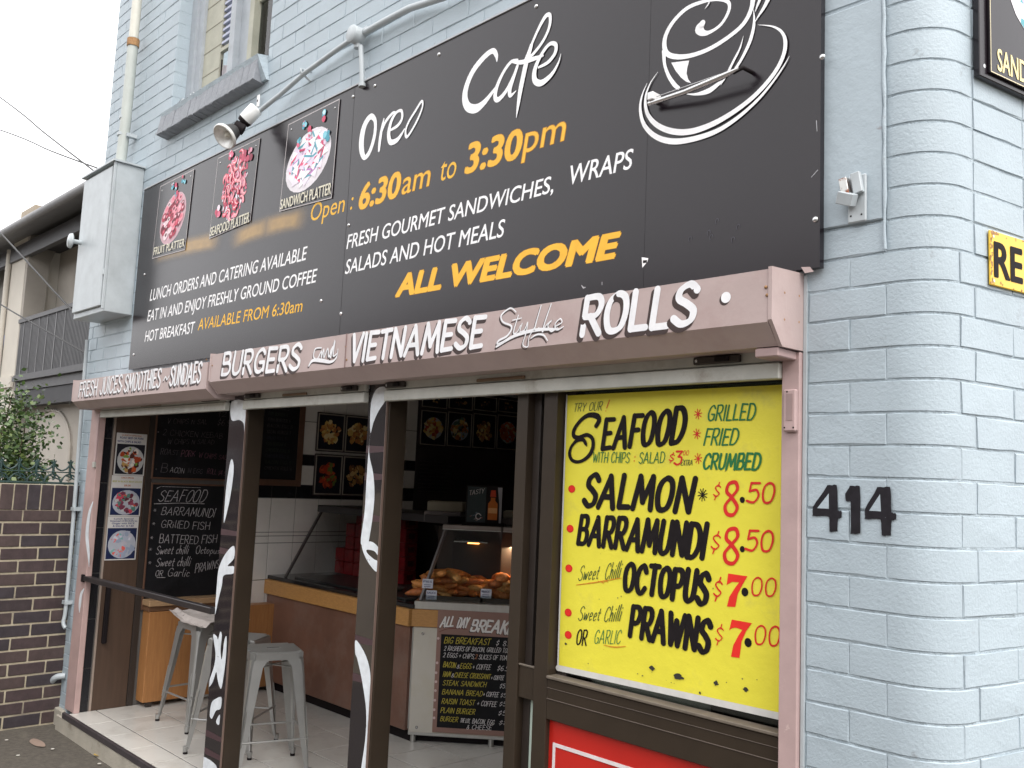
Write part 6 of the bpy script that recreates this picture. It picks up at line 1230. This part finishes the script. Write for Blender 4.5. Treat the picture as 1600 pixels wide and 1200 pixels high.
t = empty('display_case', MENU(.5, ZR1, -.2), label='hot food display case full of fried food above the breakfast board', cat='display case', group='glass display cases on the counter')
ZB = ZR1+.052
q0 = Vector((-3.6814, 1.42, 0.8231))
m0 = MENU(.035, ZB, -.03); m1 = MENU(.19, 0, -.24); top = Vector((-3.7545, 1.6679, 1.2714))
ZTOP = top.z; ut = (top-MENU.o).dot(MENU.u)
strut(m0, top, .013, M('grey_strut', (.22, .21, .21), .4, .5), 'strut', t); strut(MENU(1.7, ZB, -.03), MENU(1.65, ZTOP, -.24), .013, STEEL, 'strut', t)
mb = MB(); mb.pbox(MENU, ut-.02, 1.8, ZTOP, ZTOP+.028, -.60, -.215, M('grey_case_top', (.30, .26, .24), .35, .3), .003); childbuild(mb, 'top_shelf', t)
mb = MB(); mb.pbox(MENU, ut-.02, 1.8, ZTOP-.004, ZTOP, -.24, -.212, STEEL); childbuild(mb, 'top_edge', t)
mb = MB(); f = [m0, MENU(1.7, ZB, -.03), MENU(1.65, ZTOP, -.24), top]; mb.mesh(f, [(0, 1, 2, 3)], CG); childbuild(mb, 'front_glass', t)
mb = MB(); mb.pbox(MENU, ut+.05, 1.7, ZTOP-.09, ZTOP-.083, -.58, -.3, STEEL); childbuild(mb, 'inner_shelf', t)
mb = MB(); mb.pbox(MENU, .05, 1.75, ZB, ZTOP, -.60, -.59, M('dim_steel_back', (.07, .055, .05), .4, .5), .001); childbuild(mb, 'back_panel', t)
mb = MB(); mb.tube([MENU(ut+.14, ZTOP-.094, -.36), MENU(ut+.50, ZTOP-.094, -.36)], .007, M('lit_heat_lamp', (.9, .5, .2), .5, em=((1, .36, .08), 5.0)), 8); childbuild(mb, 'heat_lamp', t)
mb = MB(); mb.pbox(MENU, ut+.10, ut+.60, ZTOP-.088, ZTOP-.082, -.39, -.33, STEEL); childbuild(mb, 'lamp_reflector', t)
lamp_d = bpy.data.lights.new('heat_lamp_glow', 'AREA'); lamp_d.shape = 'RECTANGLE'; lamp_d.size = .5; lamp_d.size_y = .02; lamp_d.energy = 3.2; lamp_d.color = (1, .60, .32)
lo = bpy.data.objects.new('heat_lamp_glow', lamp_d); col.objects.link(lo); lo.location = MENU(ut+.35, ZTOP-.105, -.36); lo.parent = None

FRY = [M('fried_crumb_%d' % i, c, .5, var=.3, vs=60, bump=.5, bs=90) for i, c in enumerate(((.62, .25, .06), (.56, .19, .045), (.64, .33, .10), (.50, .16, .045)))]
TRAYM = M('dark_oven_tray', (.08, .065, .055), .35, .7)
def tray(u0, u1, n0, n1, z, lab):
    t = empty('food_tray', MENU(u0, z, n0), label=lab, cat='tray', group='trays in the hot food case')
    k = MB(); k.pbox(MENU, u0, u1, z, z+.006, n0, n1, TRAYM)
    for a in ((u0, u0+.006, n0, n1), (u1-.006, u1, n0, n1), (u0, u1, n0, n0+.006), (u0, u1, n1-.006, n1)): k.pbox(MENU, a[0], a[1], z+.006, z+.03, a[2], a[3], TRAYM)
    childbuild(k, 'pan', t)
tray(.06, .42, -.32, -.06, ZB, 'front left tray in the hot food case, under the long sausages'); tray(.43, .85, -.32, -.06, ZB, 'front tray in the hot food case under the nuggets with the white ticket'); tray(.10, .85, -.57, -.34, ZB+.03, 'rear tray in the hot food case')
def blob(r0, rz, L, seed, m):
    """irregular battered piece"""
    rr = random.Random(seed); k = MB(); bm = bmesh.new(); bmesh.ops.create_icosphere(bm, subdivisions=2, radius=1)
    for v in bm.verts:
        d = 1+rr.uniform(-.12, .12); v.co = Vector((v.co.x*L*d, v.co.y*r0*d, v.co.z*rz*d))
    k.mesh([tuple(v.co) for v in bm.verts], [tuple(v.index for v in f_.verts) for f_ in bm.faces], m, True); bm.free(); return k
protos = [blob(.028, .022, .085, i, FRY[i % 4]) for i in range(4)] + [blob(.04, .03, .05, 10+i, FRY[i % 4]) for i in range(4)]
pm = []
for k in protos: o = k.build('fried_piece'); pm.append(o.data); bpy.data.objects.remove(o)
rf = random.Random(17); names = []
def food(lo_u, hi_u, lo_n, hi_n, layers, kinds, where):
    cnt = 0
    for L in range(layers):
        nu = 7-L; nn = 3
        for i in range(nu):
            for j in range(nn):
                if cnt >= 60: return
                o = bpy.data.objects.new('fried_piece', pm[rf.choice(kinds)]); col.objects.link(o)
                u = lo_u+(hi_u-lo_u)*(i+.5+.2*L+rf.uniform(-.2, .2))/nu; n_ = lo_n+(hi_n-lo_n)*(j+.5+rf.uniform(-.2, .2))/nn
                o.location = MENU(u, ZB+.04+L*.036+rf.uniform(0, .008), n_); o.scale = (1.12,)*3; o.rotation_euler = (rf.uniform(-.3, .3), rf.uniform(-.3, .3), rf.uniform(-.5, .9))
                tag(o, where, 'fried food', where); cnt += 1
food(-.02, .44, -.36, -.11, 5, (0, 1, 2, 3), 'long orange battered piece piled in the front left of the hot food case')
food(.42, .84, -.34, -.10, 5, (4, 5, 6, 7), 'round orange fried nugget piled beside the white ticket')
food(.10, .80, -.56, -.38, 2, (0, 1, 4, 5), 'fried piece in the rear tray of the hot food case')
TK = M('white_ticket_card', (.60, .62, .70), .6)
for (u, z, n_, lab, s) in ((.07, ZB+.10, -.055, 'small white price ticket left of the strut in the hot food case', 'PIES'), (.455, ZB+.055, -.052, 'white ticket reading nuggets stuck in the hot food case', 'NUGGET'), (.10, ZB+.03, -.045, 'crumpled white ticket at the foot of the strut', 'SAUCE')):
    t = empty('price_ticket', MENU(u, z, n_), label=lab, cat='ticket'); P2 = Plane2D(MENU(u, z, n_), MENU.u, MENU.n)
    k = MB(); k.pbox(P2, -.035, .035, -.025, .035, -.001, .001, TK, .0005); childbuild(k, 'card', t)
    k = MB(); sans(k, s, P2, (-.028, .012, .028, .012, .013, .013), NAVY, .0018, 0, .02)
    for i in range(2): k.pbox(P2, -.024, .020, -.004-i*.011, -.001-i*.011, .0011, .0016, NAVY)
    childbuild(k, 'lettering', t)

# sauce sign and cartons standing on top of the case
t = empty('sauce_sign', top, label='small black stand-up sign with an orange sauce bottle on top of the hot food case', cat='sign')
SS = Plane2D(MENU(0, 0, -.30), MENU.u, MENU.n); ssq = [(0.2314, 1.3442), (0.4482, 1.3539), (0.2191, 1.592)]
ku = 1+ .30/2.9; su0 = ssq[0][0]*1.06+.025; su1 = ssq[1][0]*1.06+.045; sz0 = ZTOP+.03; sz1 = sz0+.27
mb = MB(); mb.pbox(SS, su0, su1, sz0, sz1, .0, .02, BLKPAINT, .003); mb.pbox(SS, su0-.02, su1+.02, sz0-.0015, sz0+.012, -.03, .05, BLKPAINT, .003); childbuild(mb, 'stand', t)
S3 = Plane2D(SS(0, 0, .0205), SS.u, SS.n); w = su1-su0
mb = MB(); mb.poly(S3, [(su0+.01, sz0+.02), (su0+w*.55, sz0+.02), (su0+w*.55, sz1-.01), (su0+.01, sz1-.01)], ink('dark_teal_print', (.03, .045, .05)), .0004)
plate_picture(mb, S3, su0+w*.30, sz0+.06, w*.2, .035, pal((120, 110, 110), (150, 90, 90), (90, 110, 120)), 14, 3, .0008); brush(mb, 'TASTY', S3, (su0+.02, sz1-.07, su0+w*.48, sz1-.05, .03, .03), .10, WC, .0012, .1)
ribbon(mb, S3, crm([(su0+w*.36+.018*math.cos(a), sz0+.06+.02*math.sin(a)) for a in (0.4, 1.5, 2.6, 3.7, 4.8, 5.9)], 4), .006, WC, .0016)
OB = ink('orange_bottle_print', (.55, .15, .02)); ub = su0+w*.74
mb.poly(S3, [(ub-w*.13, sz0+.04), (ub+w*.13, sz0+.04), (ub+w*.13, sz0+.15), (ub+w*.06, sz0+.17), (ub+w*.06, sz0+.19), (ub-w*.06, sz0+.19), (ub-w*.06, sz0+.17), (ub-w*.13, sz0+.15)], OB, .0008)
mb.poly(S3, [(ub-w*.08, sz0+.195), (ub+w*.08, sz0+.195), (ub+w*.06, sz0+.24), (ub-w*.06, sz0+.24)], ink('red_cap_print', (.55, .06, .02)), .0008)
mb.poly(S3, [(ub-w*.12, sz0+.085), (ub+w*.12, sz0+.085), (ub+w*.12, sz0+.12), (ub-w*.12, sz0+.12)], ink('pale_orange_label', (.75, .38, .15)), .0012)
mb.poly(S3, [(su1-.02, sz0+.02), (su1-.004, sz0+.02), (su1-.004, sz1-.01), (su1-.035, sz1-.01), (su1-.022, sz0+.15)], ink('grey_highlight_print', (.3, .3, .33)), .0004)
childbuild(mb, 'picture', t)
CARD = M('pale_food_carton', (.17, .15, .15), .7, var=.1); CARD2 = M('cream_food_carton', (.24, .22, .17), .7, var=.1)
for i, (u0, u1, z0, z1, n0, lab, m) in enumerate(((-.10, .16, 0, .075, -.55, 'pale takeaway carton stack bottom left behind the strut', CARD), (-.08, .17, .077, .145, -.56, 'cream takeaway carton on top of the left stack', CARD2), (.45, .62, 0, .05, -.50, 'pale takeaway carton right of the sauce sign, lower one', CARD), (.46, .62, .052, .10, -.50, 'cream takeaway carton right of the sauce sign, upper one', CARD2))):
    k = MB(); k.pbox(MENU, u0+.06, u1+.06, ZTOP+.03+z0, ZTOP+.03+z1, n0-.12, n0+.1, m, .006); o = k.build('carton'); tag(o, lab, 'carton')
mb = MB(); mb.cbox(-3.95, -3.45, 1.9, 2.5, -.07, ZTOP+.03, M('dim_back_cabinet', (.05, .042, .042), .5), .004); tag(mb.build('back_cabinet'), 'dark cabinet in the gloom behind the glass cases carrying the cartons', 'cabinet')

# ================================================================== LEFT OF THE CAFE
FX = -5.86
FB = [M('dark_brown_brick_%d' % i, c, .6, var=.25, vs=18, bump=.35, bs=120, spec=.4) for i, c in enumerate(((.042, .030, .032), (.052, .035, .036), (.038, .030, .035), (.062, .042, .040)))]
MORT = M('cream_mortar', (.42, .37, .27), .9, var=.15, vs=30, bump=.6, bs=150, wear=((.22, .19, .15), 5, .5, .2))
t = empty('garden_wall', (FX, -1.2, -.2), label='dark brown brick garden wall with cream mortar left of the cafe', cat='wall')
mb = MB(); mb.box(FX-.20, FX-.006, -2.9, .012, -.25, 1.445, MORT); core = childbuild(mb, 'mortar_bed', t)
vm = []
for i in range(8):
    k = MB(); r = random.Random(60+i); k.cbox(-.10, .0, 0, .228, 0, .0735, FB[i % 4], .003); o = k.build('brick'); vm.append(o.data); bpy.data.objects.remove(o)
    for v in vm[-1].vertices: v.co += Vector((r.uniform(-.0012, .0012),)*3)
sol = []
for i in range(4):
    k = MB(); k.cbox(-.11, .0, 0, .077, 0, .172, FB[i], .003); o = k.build('brick'); sol.append(o.data); bpy.data.objects.remove(o)
CHW = .0865; n_row = 19; zb = 1.268
def tuck(me, y, z, cut=None):
    o = bpy.data.objects.new('brick', me); col.objects.link(o); o.parent = core
    o.location = Vector((FX+rnd.uniform(-.0015, .0015), y, z)); o.rotation_euler = (0, 0, rnd.uniform(-.004, .004))
    if cut: o.scale = (1, cut, 1)
for k in range(17):
    z = zb-(k+1)*CHW+.012
    y = .005-(.240 if k % 2 else .120)
    tuck(rnd.choice(vm), .005-(.235 if k % 2 else .115), z, 1 if k % 2 else .49)
    y = .005-(.235 if k % 2 else .115)-.240
    while y > -2.7:
        if y > -1.6: tuck(rnd.choice(vm), y, z)
        y -= .240
y = -.075
while y > -1.6:
    tuck(rnd.choice(sol), y, 1.272); y -= .0865
# cast-iron cresting
IRON = M('dark_green_cast_iron', (.018, .045, .042), .5, var=.3, vs=30, bump=.2, spec=.5)
t = empty('iron_cresting', (FX-.03, -1.0, 1.45), label='dark green cast iron cresting along the top of the brick garden wall', cat='cresting')
mb = MB(); mb.cbox(FX-.05, FX-.02, -2.6, .0, 1.452, 1.466, IRON, .003); mb.cbox(FX-.045, FX-.025, -2.6, .0, 1.532, 1.540, IRON, .002); childbuild(mb, 'rail', t)
cr = MB(); x = 0
cr.tube(crm([(x, 0, .0), (x, .02, .045), (x, .055, .06), (x, .07, .035), (x, .055, .02)], 4), .006, IRON, 6); cr.tube(crm([(x, .11, .0), (x, .09, .045), (x, .055, .06)], 4), .006, IRON, 6)
cr.tube(crm([(x, 0, .085), (x, .03, .10), (x, .05, .13), (x, .035, .15)], 4), .006, IRON, 6); cr.tube(crm([(x, .11, .085), (x, .08, .10), (x, .06, .13), (x, .07, .155)], 4), .006, IRON, 6); cr.tube(crm([(x, .055, .06), (x, .055, .11), (x, .055, .165)], 3), [.009]*4+[.006]*3, IRON, 6)
cr.tube(crm([(x, .0, .02), (x, .03, .05), (x, .08, .03), (x, .11, .02)], 4), .005, IRON, 6)
co = cr.build('crest_motif'); cm_ = co.data; bpy.data.objects.remove(co)
y = -.12
while y > -1.3:
    o = bpy.data.objects.new('crest_motif', cm_); col.objects.link(o); o.parent = t; o.location = Vector((FX-.035, y, 1.462))-t.location; y -= .112

# bush behind the wall
LEAF = [M('glossy_leaf_%d' % i, c, .4, var=.3, vs=12, spec=.5) for i, c in enumerate(((.045, .085, .02), (.07, .12, .03), (.11, .15, .045), (.03, .055, .018)))]
t = empty('garden_bush', (-7.0, -.20, .2), label='leafy green bush rising behind the brick garden wall', cat='bush')
rl = random.Random(22); mb = MB(); bark = M('grey_bark', (.12, .09, .06), .85, bump=.4)
stems = []
for i in range(13):
    a = rl.uniform(0, 6.28); p0 = Vector((-7.0, -.20, .2)); p2 = p0+Vector((math.cos(a)*rl.uniform(.05, .30), math.sin(a)*rl.uniform(.05, .30), rl.uniform(1.2, 1.92)))
    p1 = p0.lerp(p2, .5)+Vector((rl.uniform(-.1, .1), rl.uniform(-.1, .1), .1)); k = crm([tuple(p0), tuple(p1), tuple(p2)], 5); stems.append(k); mb.tube(k, [.014-.001*j for j in range(len(k))], bark, 5)
childbuild(mb, 'stems', t)
mb = MB()
for i in range(9000):
    k = rl.choice(stems); j = rl.randint(3, len(k)-1); c = Vector(k[j])+Vector((rl.gauss(0, .10), rl.gauss(0, .10), rl.gauss(0, .09)))
    L = rl.uniform(.028, .055); d1 = Vector((rl.uniform(-1, 1), rl.uniform(-1, 1), rl.uniform(-.4, .9))).normalized(); d2 = d1.cross(Vector((rl.uniform(-1, 1), rl.uniform(-1, 1), rl.uniform(-1, 1)))).normalized()*L*.32
    mb.face([c, c+d1*L*.5+d2, c+d1*L, c+d1*L*.5-d2], LEAF[min(3, int(rl.random()**1.3*4))])
tag(childbuild(mb, 'foliage', t), kind='stuff')
mb = MB()
for i in range(3800):
    c = Vector((rl.uniform(-8.2, -6.1), rl.uniform(-1.5, .1), 0)); c.z = .8+rl.gauss(.2, .26)
    L = rl.uniform(.03, .055); d1 = Vector((rl.uniform(-1, 1), rl.uniform(-1, 1), rl.uniform(-.4, .9))).normalized(); d2 = d1.cross(Vector((rl.uniform(-1, 1), rl.uniform(-1, 1), 1))).normalized()*L*.35
    mb.face([c, c+d1*L*.5+d2, c+d1*L, c+d1*L*.5-d2], rl.choice(LEAF))
tag(mb.build('shrubs'), 'low shrubs filling the garden behind the brick wall', kind='stuff')

# terrace house
TAN = M('tan_stucco', (.36, .33, .29), .85, var=.08, vs=2, bump=.3, bs=40, wear=((.28, .26, .23), 1.5, .5, .3)); CRM = M('cream_stucco', (.60, .56, .49), .8, var=.05, vs=2, bump=.2, bs=40); CHAR = M('charcoal_metal', (.06, .06, .065), .5, var=.15)
GREYW = M('grey_rough_stucco', (.22, .21, .19), .9, var=.2, vs=1.5, bump=.3, bs=30)
t = empty('terrace_house', (-15, 2.4, -.2), label='old terrace house with charcoal balcony seen past the left end of the cafe', cat='house')
def tb(name, *boxes, m=TAN, c=0):
    k = MB()
    for b in boxes: (k.cbox(*b, m, c) if c else k.box(*b, m))
    return childbuild(k, name, t)
tb('wall', (-16.55, -9.0, 2.95, 3.2, -.2, 6.2)); 
tb('wing_wall', (-17.45, -16.62, 2.405, 5, -.2, 5.75), m=CRM); 
k = MB(); pr = [(2.4, -.2), (2.4, 5.62), (3.0, 5.62), (3.0, 4.0), (2.93, 4.0), (2.93, 4.9), (2.86, 5.2), (2.78, 5.35), (2.72, 5.4), (2.72, -.2)]
k.prism([(2.41, -.2), (2.41, 5.7), (2.95, 5.7), (2.95, 5.5), (2.85, 5.42), (2.78, 5.2), (2.76, 4.8), (2.76, -.2)], lambda a, b, x: (x, a, b), -16.62, -16.5, TAN); childbuild(k, 'fin', t)
# ground floor arch panel
k = MB(); k.box(-16.5, -9.0, 2.62, 2.95, -.2, 3.0, TAN); childbuild(k, 'porch_wall', t)
ap = [(-16.0, -.1), (-16.02, 1.75)]+[(-15.0-1.02*math.cos(a), 1.75+.72*math.sin(a)) for a in (.2, .45, .7, .95, 1.2, 1.57, 1.94, 2.2, 2.45, 2.7, 2.94)]+[(-13.98, 1.75), (-13.96, -.1)]
k = MB(); k.prism([(a, b) for a, b in reversed(ap)], lambda a, b, y: (a, y, b), 2.585, 2.62, M('paler_arch_panel', (.42, .385, .34), .85, var=.06, vs=2)); childbuild(k, 'arch_panel', t)
k = MB(); k.tube([(a, 2.585, b) for a, b in ap], .022, TAN, 6, caps=False); childbuild(k, 'arch_moulding', t)
tb('balcony_floor', (-16.5, -9.0, 2.4, 2.95, 2.82, 3.04), (-16.5, -9.0, 2.34, 2.42, 2.98, 3.06), m=CHAR); tb('balcony_soffit', (-16.5, -9, 2.42, 2.6, 2.55, 2.81), m=M('dark_soffit', (.05, .05, .055), .7))
k = MB(); k.box(-16.60, -9.0, 2.38, 2.44, 4.03, 4.10, CHAR); k.box(-16.6, -9.0, 2.39, 2.43, 3.06, 3.10, CHAR); childbuild(k, 'handrail', t)
bar = MB(); bar.box(-.018, .018, 2.40, 2.415, 3.10, 4.03, CHAR); bo = bar.build('baluster'); bd = bo.data; bpy.data.objects.remove(bo)
for i in range(58):
    o = bpy.data.objects.new('baluster', bd); col.objects.link(o); o.parent = t; o.location = Vector((-16.52+i*.062, 0, 0))-t.location
k = MB(); k.box(-16.6, -9.0, 2.422, 2.43, 3.08, 4.05, M('dark_grey_sheet', (.10, .10, .105), .6, var=.1)); childbuild(k, 'balcony_sheet', t)
k = MB()
for i in range(6): k.box(-16.3+i*.42, -16.285+i*.42, 2.392, 2.399, 3.1, 4.03, M('pale_grey_bar', (.25, .25, .26), .5))
childbuild(k, 'pale_bars', t)
k = MB(); k.mesh([(-22, 2.0, 5.56), (-6.2, 2.0, 5.56), (-6.2, 5.0, 6.5), (-22, 5.0, 6.5), (-22, 2.0, 5.50), (-6.2, 2.0, 5.50), (-6.2, 5.0, 6.4), (-22, 5.0, 6.4)], [(0, 1, 2, 3), (4, 7, 6, 5), (0, 4, 5, 1), (1, 5, 6, 2), (2, 6, 7, 3), (3, 7, 4, 0)], M('corrugated_roof', (.22, .22, .225), .6)); childbuild(k, 'verandah_roof', t)
k = MB(); k.tube([(-22, 1.97, 5.56), (-6.2, 1.97, 5.56)], .075, M('dark_gutter', (.20, .20, .205), .5), 10); childbuild(k, 'gutter', t)
k = MB(); k.box(-22, -6.2, 2.36, 2.46, 5.24, 5.5, CHAR); k.box(-16.6, -6.2, 2.46, 2.95, 5.42, 5.5, M('dark_soffit', (.05, .05, .055), .7)); childbuild(k, 'fascia', t)
k = MB(); k.tube([(-17.5, 2.36, -.2), (-17.5, 2.36, 5.5)], .05, CRM, 8); childbuild(k, 'downpipe', t)
k = MB(); k.box(-17.45, -16.62, 2.36, 2.42, 2.9, 3.1, CRM); childbuild(k, 'string_course', t)
t = empty('neighbour_house', (-20, 2.6, -.2), label='grey stucco house front with a blue arch at the far left edge', cat='house')
k = MB(); k.box(-24, -17.55, 2.75, 6, -.2, 5.7, GREYW); childbuild(k, 'wall', t)
BLUE = M('blue_paint', (.06, .12, .35), .5)
k = MB(); k.tube([(-20.0, 2.62, 2.2), (-19.9, 2.62, 3.0), (-19.4, 2.62, 3.6), (-18.6, 2.62, 3.85), (-17.6, 2.62, 3.9)], .12, BLUE, 8); childbuild(k, 'blue_arch', t)
t = empty('far_building', (-36, 10, 0), label='pale distant building with a grey roof above the verandah roof line', cat='building')
fb = [(-81.5745, 16.0, 19.443), (-70.2012, 16.0, 17.0738), (-70.6523, 16.0, 18.4271), (-82.334, 16.0, 21.3965), (-67.0332, 16.0, 17.6538), (-67.9874, 16.0, 18.4198), (-65.6567, 16.0, 17.683)]
k = MB(); k.box(fb[0][0]-10, fb[1][0]+1, 16, 22, 0, fb[1][2]+.6, M('pale_render', (.62, .60, .57), .8)); childbuild(k, 'wall', t)
k = MB(); k.box(fb[0][0]-10, fb[4][0]+1.2, 15.8, 22.4, fb[1][2]+.6, fb[4][2]+.75, M('grey_roof_metal', (.40, .42, .43), .6)); childbuild(k, 'roof', t)
k = MB(); k.box(fb[5][0]+.3, fb[6][0]+1.0, 15.6, 16.6, fb[4][2]+.3, fb[4][2]+1.2, M('tan_brick', (.24, .20, .15), .8)); childbuild(k, 'chimney', t)

# unseen houses added across the street for the sign board and posts to reflect
OW = [M('opposite_render_%d' % i, c, .85, var=.1) for i, c in enumerate(((.14, .115, .095), (.10, .07, .06), (.16, .145, .13)))]; OG = M('opposite_window_glass', (.03, .035, .04), .1); OR_ = M('opposite_roof', (.10, .09, .09), .8); OF = M('opposite_frame', (.5, .5, .48), .6)
for i, (x0, x1, h, lab) in enumerate(((-118, -98, 7.4, 'brown house at the far end of the terrace row across the street'), (-97.8, -80, 6.8, 'dark brick house near the far end of the row across the street'), (-79.8, -62, 7.3, 'grey house midway along the row across the street'), (-61.8, -46.2, 6.9, 'brown house left of the middle of the row across the street'), (-46, -30, 6.4, 'dark brick house in the middle of the row on the other side of the street'), (-29.8, -16, 7.0, 'dark brick house on the other side of the street'), (-15.8, -4, 6.6, 'pale grey house opposite the left end of the cafe'), (-3.8, 8, 7.2, 'brown rendered house straight opposite the yellow poster'), (8.2, 22, 6.6, 'dark brick house opposite the side wall corner'))):
    t = empty('unseen_opposite_house', (x0, -18, -.2), label=lab, cat='house', group='houses across the street')
    k = MB(); k.box(x0, x1, -26, -18, -.2, h, OW[i % 3]); childbuild(k, 'wall', t)
    k = MB(); k.prism([(-18.0+.5, h), (-22, h+1.3), (-26.5, h)], lambda a, b, x: (x, a, b), x0-.2, x1+.2, OR_); childbuild(k, 'roof', t)
    n_ = int((x1-x0)/2.6)
    for r_ in (0.9, 3.9):
        for j in range(n_):
            a = x0+1+j*2.6
            k = MB(); k.box(a-.08, a+1.18, -17.99, -17.95, r_-.08, r_+1.68, OF); w_ = childbuild(k, 'window', t)
            k = MB(); k.box(a, a+1.1, -17.97, -17.93, r_, r_+1.6, OG); o = k.build('pane'); o.parent = w_

# overhead and service cables
WIRE = M('black_cable', (.03, .03, .03), .6)
for pts, r, lab in (([(-27.1988, 1.6, 12.9998), (-16.0869, 1.6, 7.8075), (-13.3411, 1.6, 6.468), (-11.0462, 1.6, 5.3675)], .0115, 'upper overhead cable running down to the meter box across the sky'),
    ([(-27.2634, 1.8, 11.0649), (-16.7149, 1.8, 7.4484), (-13.6537, 1.8, 6.3253), (-11.4671, 1.8, 5.5518)], .0115, 'lower overhead cable crossing the white sky at the left'),
    ([(-16.1495, 1.2, 6.0384), (-13.5564, 1.2, 4.9015), (-11.5551, 1.2, 4.0089), (-9.8269, 1.2, 3.2347)], .0115, 'service cable crossing in front of the balcony opening'),
    ([(-15.5109, 1.2, 4.4789), (-13.168, 1.2, 3.7972), (-11.3403, 1.2, 3.3037), (-9.5608, 1.2, 2.8312)], .010, 'service cable crossing in front of the charcoal balustrade')):
    mb = MB(); mb.tube(crm([tuple(p) for p in pts], 6), r, WIRE, 6); tag(mb.build('cable'), lab, 'cable', 'cables at the left of the cafe')

# leaf litter and scraps on the pavement
mb = MB(); LFY = M('yellow_dead_leaf', (.45, .30, .05), .7)
c = (-4.9369, -0.0563, -0.198); mb.face([(c[0]-.05, c[1]-.01, -.191), (c[0]-.01, c[1]-.028, -.185), (c[0]+.045, c[1], -.189), (c[0]+.0, c[1]+.024, -.186)], LFY)
tag(mb.build('dead_leaf'), 'yellow dead leaf lying on the asphalt below the step', 'leaf')
for i, q in enumerate([(-5.589, -0.3996, -0.198), (-5.2289, -0.2332, -0.198), (-4.7724, -0.1117, -0.198), (-5.2122, -0.4375, -0.198), (-5.4625, -0.0159, -0.198)]):
    mb = MB(); mb.disc(Plane2D((0, 0, -.19), (1, 0, 0), (0, 0, 1), (0, 1, 0)), q[0], q[1], .012, M('paper_scrap', (.6, .58, .52), .8), .0, 6)
    tag(mb.build('paper_scrap'), ['pale paper scrap at the left edge of the asphalt', 'pale paper scrap below the cream pipe', 'pale paper scrap right of the yellow leaf', 'pale paper scrap low in the left corner', 'pale paper scrap against the cream step'][i], 'scrap')
mb = MB(); c = (-5.4229, -0.265, -0.198); mb.face([(c[0]+.11*math.cos(a)*(1+.1*math.sin(3*a)), c[1]+.035*math.sin(a), -.192) for a in [i*.4 for i in range(15)]], M('reddish_stain', (.26, .19, .15), .9)); tag(mb.build('pavement_stain'), kind='structure')
bpy.context.view_layer.update()
